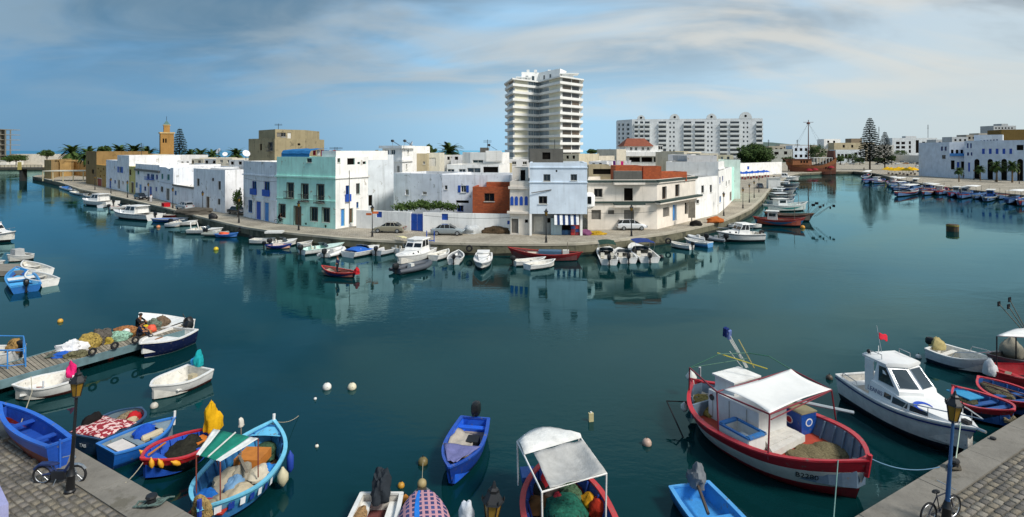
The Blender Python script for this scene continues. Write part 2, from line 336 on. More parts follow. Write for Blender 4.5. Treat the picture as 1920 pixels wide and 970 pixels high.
def cobbles():
    cm = [mat(h, 0.9, 0.22, 6, 0.5, patch='#4d493f', amount=0.2, pscale=4, bscale=20, spec=0.2) for h in ('#7a756e', '#6c6862', '#847f75', '#625f5a', '#7c7568')]
    meshes = []
    for i in range(15):                                                # rounded setts of slightly different outline
        w, d = random.uniform(0.9, 1.0), random.uniform(0.88, 1.0); n = 8; m = MB(); rings = []
        base = []
        for k in range(n):
            th = 2 * math.pi * (k + 0.5) / n; e = 0.26; x = math.copysign(abs(math.cos(th)) ** e, math.cos(th)); y = math.copysign(abs(math.sin(th)) ** e, math.sin(th))
            base.append((x * 0.5 * w + random.uniform(-0.05, 0.05), y * 0.5 * d + random.uniform(-0.06, 0.06)))
        for sc, z in ((1.0, -0.04), (0.99, 0.012), (0.86, 0.034)): rings.append([(x * sc, y * sc, z) for x, y in base])
        m.loft(rings, 0, True, False, True); meshes.append(m.mesh('cobble', cm[i % 5], smooth=True))
    cells = []
    for (a, b, flip) in ((NE[0], NE[2], 1), (NE[6], NE[8], -1)):
        t = (b - a).normalized(); n = Vector((t.y, -t.x, 0)); Ln = (b - a).length
        for r in range(0, 24):
            rw = 0.235; s = -0.2 * (r % 2) - random.uniform(0, 0.1)
            while s < Ln:
                w = random.uniform(0.27, 0.38); c = a + t * (s + w / 2) + n * (1.12 + rw * r + random.uniform(-0.012, 0.012)); s += w + 0.022
                u = CX + c.x / c.y * FPX if c.y > 1 else -999; v = HZ + (CAMZ - QUAY) / max(c.y, 1) * FPX
                if -25 < u < 1945 and v < 1000: cells.append((c.y, c, t, w - 0.012, rw - 0.02))
    cells.sort(key=lambda q: q[0]); rest = MB(); 
    for i, (y, c, t, w, d) in enumerate(cells):
        me = random.choice(meshes); rz = math.atan2(t.y, t.x) + random.uniform(-0.05, 0.05); z = QUAY + random.uniform(-0.006, 0.008)
        if i < 300:
            o = link('cobble', me, near); o.location = (c.x, c.y, z); o.rotation_euler = (random.uniform(-0.03, 0.03), random.uniform(-0.03, 0.03), rz); o.scale = (w, d, 1)
        else:
            M = Matrix.Translation((c.x, c.y, z)) @ Matrix.Rotation(rz, 4, 'Z') @ Matrix.Diagonal((w, d, 1, 1))
            rest.add([M @ q.co for q in me.vertices], [tuple(p.vertices) for p in me.polygons], meshes.index(me) % 5)
    if rest.v: tag(rest.build('cobble_field', cm, near, smooth=True), kind='stuff')
cobbles()

# far hills on the right horizon
def hills():
    m = MB(); n = 60; top = []
    for i in range(n + 1):
        x = 900 + i * 90; h = 95 * (math.sin(i * 0.16 + 0.5) * 0.35 + 0.75) * min(1, (i) / 10) * (1 + 0.12 * math.sin(i * 0.9)); top.append((x, 4600 + 500 * math.sin(i * .13), h))
    for i in range(n):
        a, b = top[i], top[i + 1]; m.quad((a[0], a[1] - 900, 0), (b[0], b[1] - 900, 0), b, a); m.quad(a, b, (b[0], b[1] + 900, 0), (a[0], a[1] + 900, 0))
    struct('hills', m, mat('#4c5f58', 0.95, 0.2, 0.004), smooth=True)
hills()
# ---------------------------------------------------------------- buildings
def ray_s(A, t, u, v):
    """where the line of sight through pixel (u,v) meets the vertical plane through A along t: distance along t, height"""
    dx = (u - CX) / FPX; den = dx * t.y - t.x                         # solve A + t s = (dx Y, Y)
    s = (A.x - dx * A.y) / den; Y = A.y + t.y * s
    return s, CAMZ - (v - HZ) / FPX * Y
FARV = mat('#4a5258', .6, .3, .4)
def wall_face(mb, A, t, n, Ln, z0, z1, holes, depth=0.16, mi=0):
    ss = sorted({0.0, Ln, *[h[0] for h in holes], *[h[1] for h in holes]}); zs = sorted({z0, z1, *[h[2] for h in holes], *[h[3] for h in holes]})
    pt = lambda s, z, d=0.0: (A.x + t.x * s - n.x * d, A.y + t.y * s - n.y * d, z)
    for i in range(len(ss) - 1):
        for j in range(len(zs) - 1):
            sm, zm = (ss[i] + ss[i + 1]) / 2, (zs[j] + zs[j + 1]) / 2
            if any(h[0] < sm < h[1] and h[2] < zm < h[3] for h in holes): continue
            mb.quad(pt(ss[i], zs[j]), pt(ss[i + 1], zs[j]), pt(ss[i + 1], zs[j + 1]), pt(ss[i], zs[j + 1]), mi)
    for a, b, c, d in holes:
        for (p, q) in (((a, c), (b, c)), ((b, c), (b, d)), ((b, d), (a, d)), ((a, d), (a, c))):
            mb.quad(pt(*p), pt(*q), pt(*q, depth), pt(*p, depth), mi)
def fbox(mb, A, t, n, s0, s1, z0, z1, d0, d1, mi=0):                   # box on a facade, d measured outwards
    p = lambda s, z, d: (A.x + t.x * s + n.x * d, A.y + t.y * s + n.y * d, z)
    mb.add([p(s0, z0, d0), p(s1, z0, d0), p(s1, z0, d1), p(s0, z0, d1), p(s0, z1, d0), p(s1, z1, d0), p(s1, z1, d1), p(s0, z1, d1)],
           ((0, 1, 2, 3), (7, 6, 5, 4), (0, 4, 5, 1), (1, 5, 6, 2), (2, 6, 7, 3), (3, 7, 4, 0)), mi)
BLUE = mat('#1d4fae', 0.5, 0.15, 3, streak=0.3); BLUE2 = mat('#3f86c9', 0.5, 0.15, 3, streak=0.3); FRAMEW = mat('#d6d4cc', 0.6, 0.1, 3); GREYW = mat('#6d6a64', 0.8, 0.2, 2); WOODB = mat('#5a4632', 0.75, 0.25, 3); STONEF = mat('#55534d', 0.85, 0.2, 2, 0.3); TEALW = mat('#4fb0a8', 0.6, 0.15, 3); REDD = mat('#8c2f1c', 0.7, 0.2, 3)
def window(root, org, A, t, n, s0, s1, z0, z1, sty, rec=0.16):
    w, h = s1 - s0, z1 - z0; name = 'door' if sty.startswith('door') else 'window'
    B = lambda *a, **k: fbox(*a, **k)
    fr = MB(); e = min(0.08, w * 0.12)
    fm = {'blue': BLUE, 'stone': STONEF, 'wood': WOODB, 'red': REDD, 'sky': BLUE2, 'teal': TEALW, 'bshut': FRAMEW, 'grey': GREYW}.get(sty.split('_')[-1], FRAMEW)
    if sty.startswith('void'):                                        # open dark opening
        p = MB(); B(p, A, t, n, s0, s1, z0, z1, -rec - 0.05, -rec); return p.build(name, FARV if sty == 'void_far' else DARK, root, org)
    if sty.startswith('door') or sty.startswith('panel'):
        p = MB(); B(p, A, t, n, s0, s1, z0, z1, -rec - 0.05, -rec + 0.03); o = p.build(name, fm, root, org)
        k = 0.12 * w
        for a, b in ((s0 + k, (s0 + s1) / 2 - k / 2), ((s0 + s1) / 2 + k / 2, s1 - k)):
            q = MB(); B(q, A, t, n, a, b, z0 + 0.07 * h, z1 - 0.06 * h, -rec + 0.03, -rec + 0.055); q.build('door_panel', fm, o, org)
        if sty.startswith('panel'): return o
        s = MB(); B(s, A, t, n, s0 - 0.1, s1 + 0.1, z1, z1 + 0.13, 0.002, 0.07); B(s, A, t, n, s0 - 0.12, s0, z0, z1, 0.002, 0.05); B(s, A, t, n, s1, s1 + 0.12, z0, z1, 0.002, 0.05)
        s.build('door_surround', STONEF if 'stone' in sty else FRAMEW, o, org); return o
    for a, b, c, d in ((s0, s0 + e, z0, z1), (s1 - e, s1, z0, z1), (s0 + e, s1 - e, z1 - e, z1), (s0 + e, s1 - e, z0, z0 + e), ((s0 + s1) / 2 - e * 0.4, (s0 + s1) / 2 + e * 0.4, z0 + e, z1 - e)):
        B(fr, A, t, n, a, b, c, d, -rec - 0.02, -rec + 0.05)
    if sty.endswith('stone'):
        B(fr, A, t, n, s0 - 0.14, s0, z0, z1 + 0.14, 0.002, 0.05); B(fr, A, t, n, s1, s1 + 0.14, z0, z1 + 0.14, 0.002, 0.05); B(fr, A, t, n, s0, s1, z1, z1 + 0.14, 0.002, 0.05)
    o = fr.build(name, fm, root, org)
    g = MB(); B(g, A, t, n, s0, s1, z0, z1, -rec - 0.06, -rec - 0.02); g.build('pane', GLASSB if 'lit' in sty else GLASS, o, org)
    s = MB(); B(s, A, t, n, s0 - 0.08, s1 + 0.08, z0 - 0.08, z0, 0.002, 0.10); s.build('sill', FRAMEW, o, org)
    if 'shut' in sty:
        for a, b in ((s0 - w * 0.5, s0 - 0.01), (s1 + 0.01, s1 + w * 0.5)):
            q = MB(); B(q, A, t, n, a, b, z0, z1, 0.012, 0.055)
            for k in range(6): B(q, A, t, n, a + 0.05, b - 0.05, z0 + h * (0.06 + 0.155 * k), z0 + h * (0.15 + 0.155 * k), 0.055, 0.07)
            q.build('shutter', BLUE, o, org)
    if 'half' in sty:                                                  # closed lower half, blue balcony panel
        q = MB(); B(q, A, t, n, s0 - 0.15, s1 + 0.15, z0, z0 + h * 0.45, 0.05, 0.32); q.build('balcony_panel', BLUE, o, org)
    if 'bal' in sty:
        q = MB(); B(q, A, t, n, s0 - 0.25, s1 + 0.25, z0 - 0.12, z0 - 0.005, 0.003, 0.55)
        K = 8; hh = min(0.95, h * 0.45)
        for k in range(K + 1):
            sx = s0 - 0.22 + (w + 0.44) * k / K; B(q, A, t, n, sx - 0.012, sx + 0.012, z0 - 0.005, z0 + hh, 0.50, 0.525)
        B(q, A, t, n, s0 - 0.24, s1 + 0.24, z0 + hh, z0 + hh + 0.05, 0.49, 0.54)
        for sx in (s0 - 0.235, s1 + 0.215): B(q, A, t, n, sx, sx + 0.02, z0 + hh - 0.02, z0 + hh + 0.03, 0.003, 0.49)
        q.build('balcony', STONEF if 'blue' not in sty else BLUE, o, org)
    return o
ALLB = []
def house(name, label, front, z1, depth, wm, wins=(), roofm=None, z0=QUAY, par=0.5, group=None, cat='house', backv=None, ledges=(), cap=None, extra=None, rec=0.16, parm=None):
    """front: list of XY points along the visible faces (left to right seen from the camera); wins: (face, u0, v0, u1, v1, style) by picture pixels"""
    fr = [Vector((p[0], p[1], 0)) for p in front]
    t0 = (fr[-1] - fr[0]).normalized() if backv is None else None
    bv = Vector((-t0.y, t0.x, 0)) if backv is None else Vector(backv).normalized()
    loop = fr + ([fr[0] + (fr[-1] - fr[-2])] if depth == 'rect' else [fr[-1] + bv * depth, fr[0] + bv * depth]); N_ = len(loop)
    c = sum(loop, Vector()) / N_; org = Vector((c.x, c.y, z0)); root = thing(name, label, cat, org, 0, group)
    faces = []
    for i in range(N_):
        A = loop[i]; B_ = loop[(i + 1) % N_]; t = (B_ - A); Ln = t.length; t.normalize(); n = Vector((t.y, -t.x, 0)); faces.append((A, t, n, Ln))
    holes = {}; specs = []
    for w in wins:
        f, u0, v0, u1, v1, sty = w; A, t, n, Ln = faces[f]
        (sa, za), (sb, zb) = ray_s(A, t, u0, (v0 + v1) / 2), ray_s(A, t, u1, (v0 + v1) / 2)
        um = (u0 + u1) / 2; zt = ray_s(A, t, um, v0)[1]; zb_ = max(z0 + 0.02, ray_s(A, t, um, v1)[1])
        sa, sb = sorted((sa, sb)); sa = max(0.05, sa); sb = min(Ln - 0.05, sb); zt = min(z1 - 0.1, zt)
        if sb - sa < 0.1 or zt - zb_ < 0.1: continue
        holes.setdefault(f, []).append((sa, sb, zb_, zt)); specs.append((f, sa, sb, zb_, zt, sty))
    mb = MB()
    for i, (A, t, n, Ln) in enumerate(faces): wall_face(mb, A, t, n, Ln, z0, z1, holes.get(i, []), rec)
    if par:                                                            # parapet round a sunken flat roof
        cc = c; th = 0.28; inn = []
        for i in range(N_):
            a = faces[i - 1]; b = faces[i]; p = loop[i]; d = (a[2] + b[2]); k = th / max(0.35, (1 + a[2].dot(b[2]))); inn.append(p - d * k)
        for i in range(N_):
            j = (i + 1) % N_; mb.quad((*loop[i].xy, z1), (*loop[j].xy, z1), (*inn[j].xy, z1), (*inn[i].xy, z1)); mb.quad((*inn[i].xy, z1), (*inn[j].xy, z1), (*inn[j].xy, z1 - par), (*inn[i].xy, z1 - par))
        roof = MB().poly([(*p.xy, z1 - par) for p in inn])
    else: roof = MB().poly([(*p.xy, z1) for p in loop])
    mb.build('wall', wm, root, org); roof.build('roof', roofm or mat('#a39c8c', 0.9, 0.2, 0.5), root, org)
    for f, a, b, c_, d, sty in specs: window(root, org, *faces[f][:3], a, b, c_, d, sty, rec)
    for f, zc, hh, out, m in ledges:
        A, t, n, Ln = faces[f]; q = MB(); fbox(q, A, t, n, -out * 0.9, Ln + out * 0.9, zc - hh / 2, zc + hh / 2, 0.003, out); q.build('cornice', m, root, org)
    root['_'] = 1; del root['_']; ALLB.append((root, faces, z0, z1, org))
    return root, faces, org
def px_face(p, q, z0=QUAY): a, b = P(*p, z0), P(*q, z0); return [(a.x, a.y), (b.x, b.y)]
def perp(front, u):
    """third corner: walk back square to the facade from its right end until the line of sight at pixel column u"""
    a, b = Vector(front[-2]), Vector(front[-1]); t = (b - a).normalized(); k = Vector((-t.y, t.x)); dx = (u - CX) / FPX
    s = (dx * b.y - b.x) / (k.x - dx * k.y); q = b + k * s; return (q.x, q.y)
def ztop(pt, v): return zat(v, pt[1])

WL = plaster('#ebebec', '#a39d92', 0.38, 0.6); WB = plaster('#e3e7ee', '#9a9c9c', 0.34, 0.55); WH = plaster('#eeede9', '#aaa498', 0.28, 0.4); CR = plaster('#e3dacd', '#9b9081', 0.15, 0.35); OCH = plaster('#ad8a4e', '#8a6a3a', 0.35); TAN = plaster('#9c9072', '#6d654f', 0.4, 0.7)
MINT = plaster('#bdeedf', '#a08d74', 0.30, 0.45); PBLUE = plaster('#dbe7f2', '#8fa3b2', 0.12, 0.25); GREYC = mat('#5e5d58', 0.9, 0.15, 1.2, 0.5, bscale=6, streak=0.5); BEIGE = plaster('#b5a88a', '#82785f', 0.35, 0.6)
def brick_mat():
    m = bpy.data.materials.new('hollow_brick'); m.use_nodes = True; nt = m.node_tree; N = nt.nodes; L = nt.links; b = N['Principled BSDF']; b.inputs['Roughness'].default_value = 0.9
    tc = N.new('ShaderNodeTexCoord'); mp = N.new('ShaderNodeMapping'); mp.inputs['Rotation'].default_value = (R(90), 0, 0); L.new(tc.outputs['Object'], mp.inputs[0]); br = N.new('ShaderNodeTexBrick'); L.new(mp.outputs[0], br.inputs[0])
    br.inputs['Color1'].default_value = (*lin('#b85a2e'), 1); br.inputs['Color2'].default_value = (*lin('#a04c28'), 1); br.inputs['Mortar'].default_value = (*lin('#8a5a44'), 1); br.inputs['Scale'].default_value = 1.0; br.inputs['Brick Width'].default_value = 0.32; br.inputs['Row Height'].default_value = 0.21; br.inputs['Mortar Size'].default_value = 0.015
    L.new(br.outputs[0], b.inputs['Base Color']); bn = N.new('ShaderNodeBump'); bn.inputs['Distance'].default_value = 0.02; bn.invert = True; L.new(br.outputs[1], bn.inputs['Height']); L.new(bn.outputs[0], b.inputs['Normal']); return m
BRICK = brick_mat()

def row_houses():
    # --- left quay, far to near
    f = px_face((161, 344), (181, 348)); house('stone_house', 'tall brown stone house at the fort end of the left quay', f, ztop(f[0], 284), 14, plaster('#8f7348', '#6a5636', 0.4), [(0, 164, 302, 167, 308, 'void'), (0, 172, 318, 176, 326, 'void')])
    f = px_face((181, 348), (199, 352)); house('ochre_house', 'small ochre house with red door beside the white row', f, ztop(f[0], 309), 10, OCH, [(0, 183, 335, 191, 350, 'door_red'), (0, 183, 315, 185, 318, 'void'), (0, 188, 320, 190, 323, 'void'), (0, 193, 316, 195, 319, 'void'), (0, 194, 328, 196, 331, 'void'), (0, 187, 329, 189, 332, 'void')])
    f = px_face((199, 352), (220, 356.5)); house('white_house', 'lilac-white house next to the ochre house', f, ztop(f[0], 300), 12, WB, [(0, 205, 337, 208, 353, 'door_blue'), (0, 213, 312, 215, 318, 'win'), (0, 214, 338, 217, 344, 'win_blue')])
    f = px_face((220, 356.5), (242, 361.5)); house('white_house', 'tall white house with planted roof edge on the left quay', f, ztop(f[0], 291), 12, WL, [(0, 223, 313, 228, 324, 'shut_sky'), (0, 221, 338, 225, 354, 'door_grey'), (0, 229, 340, 232, 346, 'win'), (0, 237, 341, 241, 359, 'door_teal')])
    f = px_face((242, 361.5), (254, 364)); house('yellow_house', 'narrow yellow house between white houses', f, ztop(f[0], 312), 11, plaster('#c9bd76', '#8f8460', 0.3), [(0, 241.5, 318, 246, 329, 'win_wood'), (0, 246, 342, 251, 362, 'door_wood')])
    f = px_face((254, 364), (299, 374)); house('white_house', 'white house with blue balcony and blue shutters on the left quay', f, ztop(f[0], 307), 13, WL, [(0, 257.5, 316, 261, 327.5, 'win_teal'), (0, 275.5, 326, 280.5, 336, 'bal_blue'), (0, 282.5, 327, 289, 336.5, 'bal_blue'), (0, 292, 327.5, 296, 337, 'win_blue'), (0, 254.5, 342, 258, 352, 'win_sky'), (0, 261, 346, 266, 364, 'door_sky'), (0, 270, 350, 274, 358, 'win_blue'), (0, 280, 350, 285, 369, 'door_blue'), (0, 291, 351, 294, 359, 'win_blue')], ledges=[(0, ztop(f[0], 318), 0.5, 0.3, GREYW)])
    f = px_face((299, 374), (325, 381)); house('white_house', 'white house with teal upper windows above the dark doorway', f, ztop(f[0], 313), 13, WB, [(0, 302, 326, 306, 336, 'win_teal'), (0, 313, 327, 318, 338, 'win_teal'), (0, 301, 350, 306, 360, 'win_grey'), (0, 312, 354, 318, 376, 'door_grey')])
    f = px_face((325, 381), (363, 390)); house('white_wall_house', 'low white annexe with broken grey coping', f, ztop(f[0], 347), 7, WL, [(0, 327, 358, 331, 366, 'win_sky')], ledges=[(0, ztop(f[0], 347), 0.35, 0.2, GREYW)])
    g = [(f[0][0] + 5.5, f[0][1] + 6.5), (f[1][0] + 5.5, f[1][1] + 6.5)]; house('white_house', 'plain windowless white house rising behind the low annexe', g, ztop(g[0], 316.5), 8, WH)
    f = px_face((363, 390), (422, 400)); f.append(perp(f, 457)); house('white_house', 'large white corner house with peeling blossom-like stains beside the bougainvillea', f, ztop(f[1], 319), 'rect', WL, [(0, 369, 335, 374, 349, 'win_grey'), (0, 409, 340, 414, 356, 'win_grey'), (0, 397, 334, 401, 340, 'void'), (0, 387, 369, 393, 392, 'door_wood'), (0, 408, 373, 413, 384, 'win_grey')], backv=(f[2][0] - f[1][0], f[2][1] - f[1][1], 0))
    f = px_face((456.5, 406), (519, 419)); house('white_house', 'white house with blue doors and two blue balconies beside the mint house', f, ztop(f[0], 302), 11, WL, [(0, 472.5, 340, 481, 365, 'half_blue'), (0, 495.5, 341, 505.5, 368, 'half_blue'), (0, 465, 375, 473, 399, 'win_sky'), (0, 480, 378, 489.5, 413, 'door_blue'), (0, 495.5, 380, 504.5, 416, 'door_sky')], ledges=[(0, ztop(f[0], 327), 0.18, 0.18, WL), (0, ztop(f[0], 368), 0.12, 0.1, WL)])
    f = px_face((519, 419), (629, 430)); f.append(perp(f, 690))
    house('mint_house', 'mint green corner house with white side wall and balconies', f, ztop(f[1], 295), 'rect', MINT, [
        (0, 539, 344, 550, 371, 'bal_stone'), (0, 566, 346, 577.5, 377, 'bal_stone'), (0, 595, 347, 607, 380, 'bal_stone'), (0, 575, 297, 584.5, 305, 'win_grey'),
        (0, 524, 384, 534.5, 408, 'win_stone'), (0, 552, 388, 564, 424, 'door_stone_wood'), (0, 583, 390, 595, 415, 'win_stone'), (0, 605, 391, 617.5, 417, 'win_stone'), (0, 571, 418, 575, 422, 'void'), (0, 608, 422, 612, 427, 'void'),
        (1, 632.5, 297, 638, 305, 'win_grey'), (1, 651, 297, 665, 309, 'void'), (1, 670, 304, 675, 308, 'void'), (1, 680, 303, 686, 308, 'void'), (1, 648, 348, 654.5, 378, 'half_blue'), (1, 667.5, 344, 674.5, 364, 'win_grey'), (1, 639, 392, 645.5, 424, 'door_sky'), (1, 655, 391, 661, 418, 'door_wood'), (1, 668, 379, 672, 390, 'win_blue')],
        backv=(f[2][0] - f[1][0], f[2][1] - f[1][1], 0), ledges=[(0, ztop(f[1], 334), 0.22, 0.22, MINT), (1, ztop(f[1], 334), 0.22, 0.22, WH), (0, ztop(f[1], 378), 0.12, 0.1, MINT)])
    root, faces, org = ALLB[-1][0], ALLB[-1][1], ALLB[-1][4]
    A, t, n, Ln = faces[1]                                              # white-washed side: its own skin a finger proud of the mint wall
    holes = []
    for (u0, v0, u1, v1) in ((632.5, 297, 638, 305), (651, 297, 665, 309), (670, 304, 675, 308), (680, 303, 686, 308), (648, 348, 654.5, 378), (667.5, 344, 674.5, 364), (639, 392, 645.5, 424), (655, 391, 661, 418), (668, 379, 672, 390)):
        a, b = ray_s(A, t, u0, (v0 + v1) / 2)[0], ray_s(A, t, u1, (v0 + v1) / 2)[0]; um = (u0 + u1) / 2
        holes.append((a, b, max(QUAY + 0.02, ray_s(A, t, um, v1)[1]), ray_s(A, t, um, v0)[1]))
    m = MB(); wall_face(m, A + n * 0.02, t, n, Ln - 0.01, QUAY + 0.01, ALLB[-1][3] + 0.02, holes, 0.02); m.build('whitewashed_side', WH, root, org)
    # taller roof room on the right half and the blue tarpaulin shelter on the left half
    zt = ALLB[-1][3]
    a = A + t * 2.6; house('roof_room', 'white roof room on top of the mint house', [(A.x + t.x * .4 - n.x * 3.2, A.y + t.y * .4 - n.y * 3.2), (A.x + t.x * .4 - n.x * .35, A.y + t.y * .4 - n.y * .35), (A.x + t.x * 6.0 - n.x * .35, A.y + t.y * 6.0 - n.y * .35)], zt + 0.9, 5.0, WH, z0=zt - 0.5, par=0, cat='roof room', backv=(t.x, t.y, 0))
    A, t, n, Ln = faces[0]; tb = MB(); rings = []
    for k in range(9):
        s = 0.8 + 6.2 * k / 8; rr = []
        for j, (d, zz) in enumerate(((0.25, -0.2), (0.22, 0.55), (0.5, 0.95), (2.2, 1.15), (3.6, 1.25))): rr.append((A.x + t.x * s - n.x * d, A.y + t.y * s - n.y * d, zt - 0.1 + zz * 1.05 + 0.05 * math.sin(k * 2.1 + j)))
        rings.append(rr)
    tb.loft(rings, 0, False, False, False)
    tag(tb.build('tarpaulin', cloth('#2a6a9e'), origin=tuple(A + t * 4 + Vector((0, 0, zt)))), 'blue tarpaulin shelter on the mint house roof', 'tarpaulin'); bpy.data.objects['tarpaulin'].location = A + t * 4 + Vector((0, 0, zt))
    m_ = bpy.data.objects['tarpaulin'].modifiers.new('s', 'SOLIDIFY'); m_.thickness = 0.03
row_houses()

def garden_and_centre():
    f = px_face((668, 427.5), (770, 433)); zt = ztop(f[0], 394)
    house('garden_wall', 'white garden wall with one blue shutter, left of the blue gate', f, zt, 0.35, WH, [(0, 705.5, 396, 716, 408, 'panel_blue')], par=0, cat='wall', roofm=WH)
    g = px_face((793, 434.5), (957, 438)); zg = ztop(g[0], 399)
    house('garden_wall', 'long white garden wall right of the blue gate', g, zg, 0.35, WH, [(0, 828, 401, 840, 413, 'panel_blue'), (0, 951, 414, 955.5, 421, 'panel_blue')], par=0, cat='wall', roofm=WH)
    a, b = Vector((*f[1], 0)), Vector((*g[0], 0)); t = (b - a).normalized(); n = Vector((t.y, -t.x, 0)); Ln = (b - a).length
    root = thing('blue_gate', 'blue double gate in the white garden wall', 'gate', (a.x, a.y, QUAY)); zz = ztop(f[1], 402)
    for k in (0, 1):
        q = MB(); fbox(q, a, t, n, 0.03 + k * Ln / 2, Ln / 2 - 0.03 + k * Ln / 2, QUAY + 0.05, zz, -0.15, -0.09)
        for z in (0.15, 1.3, 2.3): fbox(q, a, t, n, 0.06 + k * Ln / 2, Ln / 2 - 0.06 + k * Ln / 2, QUAY + z, QUAY + z + 0.1, -0.09, -0.06)
        q.build('gate_leaf', BLUE, root, (a.x, a.y, QUAY))
    # houses behind the wall
    Y = 98.0; x0, x1 = xat(690, Y), xat(738, Y)
    house('white_house', 'white windowless gable house right of the mint house', [(xat(688, 92), 92), (xat(738, 95), 95)], zat(290.5, 93), 12, plaster('#d5dade'), [(0, 691, 366, 698, 386, 'void')], z0=QUAY)
    house('white_house', 'white three storey house with solar heaters on its roof', [(xat(717, 104), 104), (xat(754, 101), 101), (xat(772, 106), 106)], zat(274, 104), 8, WH, [(0, 720, 281, 729, 290, 'win_lit'), (0, 733, 281, 741, 290, 'win_lit'), (1, 764, 281, 767, 290, 'win'), (0, 744, 311, 749, 324, 'win_lit'), (1, 761, 308, 764, 318, 'win')], par=0.3, ledges=[(0, zat(276, 104), 0.5, 0.5, WH), (1, zat(276, 104), 0.5, 0.5, WH), (0, zat(301, 104), 0.4, 0.25, WH), (1, zat(301, 104), 0.4, 0.25, WH)], backv=(0.3, 1, 0))
    house('white_house', 'white house with roof terrace behind the solar heater house', [(xat(770, 112), 112), (xat(793, 112), 112)], zat(274, 112), 8, WH, [(0, 775, 279, 791, 287, 'void')], par=0.3)
    house('beige_house', 'beige unplastered house between the white houses', [(xat(770, 108), 108), (xat(801, 108), 108)], zat(288, 108), 8, BEIGE, [(0, 793, 303, 797, 308, 'win')])
    house('white_house', 'pale cream house with arch right of the beige house', [(xat(800, 110), 110), (xat(824, 110), 110)], zat(287, 110), 8, plaster('#d8d3c2'), [(0, 805, 296, 817, 312, 'panel')])
    house('lavender_house', 'long lavender-white house with small windows behind the garden wall', [(xat(738, 90), 90), (xat(829, 86), 86)], zat(325.5, 88), 9, WB, [(0, 760, 355.5, 766, 366, 'win'), (0, 792, 359.5, 800, 365.5, 'win'), (0, 796, 381, 801, 388, 'win_blue')])
    house('white_house', 'bluish white house with bright blue shutters behind the garden wall', [(xat(829, 86), 86), (xat(957, 84), 84)], zat(328, 85), 9, WB, [(0, 834, 348, 839, 355.5, 'win_grey'), (0, 864, 348, 874, 361, 'shut_bshut'), (0, 855, 376, 879, 381, 'void'), (0, 857, 385.5, 869, 397, 'win_blue')])
    house('white_terrace_house', 'white terrace house with glazed loggia under the stairs roof', [(xat(838, 96), 96), (xat(936, 94), 94)], zat(309, 95), 8, WH, [(0, 838, 317, 852, 327, 'win_lit'), (0, 860, 317, 873, 327, 'win_lit'), (0, 876, 315, 901, 327, 'win_lit'), (0, 906, 313, 934, 327, 'void')])
    house('white_house', 'white house with pierced screen parapet below the tower block', [(xat(882, 104), 104), (xat(942, 102), 102), (xat(955, 106), 106)], zat(286, 104), 8, WH, [(0, 886, 300, 906, 306, 'win_lit')])
    house('stair_house', 'grey stair house beside the pierced screen', [(xat(900, 112), 112), (xat(915, 112), 112)], zat(277, 112), 4, GREYC)
    # pierced screen blocks
    A = Vector((xat(911, 101.8), 101.8, 0)); t = Vector((1, 0, 0)); n = Vector((0, -1, 0)); q = MB(); wd = xat(940, 101.8) - A.x
    ho = [(wd * (i + .25) / 8, wd * (i + .7) / 8, zat(303, 101.8) + 1.9 * (j + .2) / 5, zat(303, 101.8) + 1.9 * (j + .7) / 5) for i in range(8) for j in range(5)]
    wall_face(q, A, t, n, wd, zat(303, 101.8), zat(303, 101.8) + 1.95, ho, 0.12); fbox(q, A, t, n, -0.05, wd + .05, zat(303, 101.8), zat(303, 101.8) + 1.95, -0.2, -0.121)
    tag(q.build('pierced_screen', WH), 'white pierced screen wall on a roof below the tower block', 'screen')
    # orange brick upper storey
    f = [(xat(886, 80.5), 80.5), (xat(955, 80.0), 80.0)]
    house('brick_house', 'bare orange brick house with one window above the garden wall', f, zat(351, 80), 7, BRICK, [(0, 908, 362.5, 927, 378, 'win_wood')], roofm=mat('#a3683f', 0.9), par=0.3)
    f = [(xat(912, 83), 83), (xat(957, 83), 83)]; house('roof_room', 'low brick roof room behind the orange brick house', f, zat(341.5, 83), 4, BRICK, z0=zat(352, 83), par=0, cat='roof room')
    f = px_face((956, 440), (993, 441)); house('cream_house', 'narrow cream house with four blue arched windows', f, ztop(f[0], 340), 9, CR, [(0, 959, 410, 972, 437.5, 'door_grey'), (0, 984, 412, 990, 418, 'void')], ledges=[(0, ztop(f[0], 352), 0.35, 0.2, CR), (0, ztop(f[0], 398), 0.3, 0.35, CR)])
    root, faces, org = ALLB[-1][0], ALLB[-1][1], ALLB[-1][4]; A, t, n, Ln = faces[0]
    for u in (960, 968.3, 977.5, 986.7):
        s, zc = ray_s(A, t, u, 376); w = 0.21; h0, h1 = zc - 0.65, zc + 0.25; M = frame((A.x + t.x * s + n.x * 0.004, A.y + t.y * s + n.y * 0.004, 0), (t.x, t.y, 0), (0, 0, 1)); pts = [(-w, h0), (w, h0)] + [(w * math.cos(R(a)), h1 + w * 1.4 * math.sin(R(a))) for a in range(0, 181, 30)]
        q = MB().prism(pts, 0.03, M); q.build('arched_window', BLUE, root, org)
    house('roof_room', 'small cream roof room with dark doorway above the arched windows', [(xat(961, 79), 79), (xat(991, 79), 79)], zat(315, 79), 4, CR, [(0, 976, 319, 985, 339, 'void')], z0=zat(341, 79), par=0.2, cat='roof room')
    # pale blue house: upper storeys on a recessed shop floor
    f = px_face((993, 442), (1101, 443)); zb = ztop(f[0], 401)
    house('pale_blue_house', 'pale blue three storey house over the awning shop', f, ztop(f[0], 305), 9, PBLUE, [(0, 1019, 327, 1032, 340, 'win_grey'), (0, 1070, 327, 1082, 339, 'win_grey'), (0, 1010, 368, 1026, 382.5, 'win_grey'), (0, 1042, 319, 1045, 323, 'void')], z0=zb, ledges=[(0, ztop(f[0], 314.5), 0.12, 0.1, PBLUE), (0, ztop(f[0], 342), 0.12, 0.1, PBLUE)])
    Y0 = f[0][1]
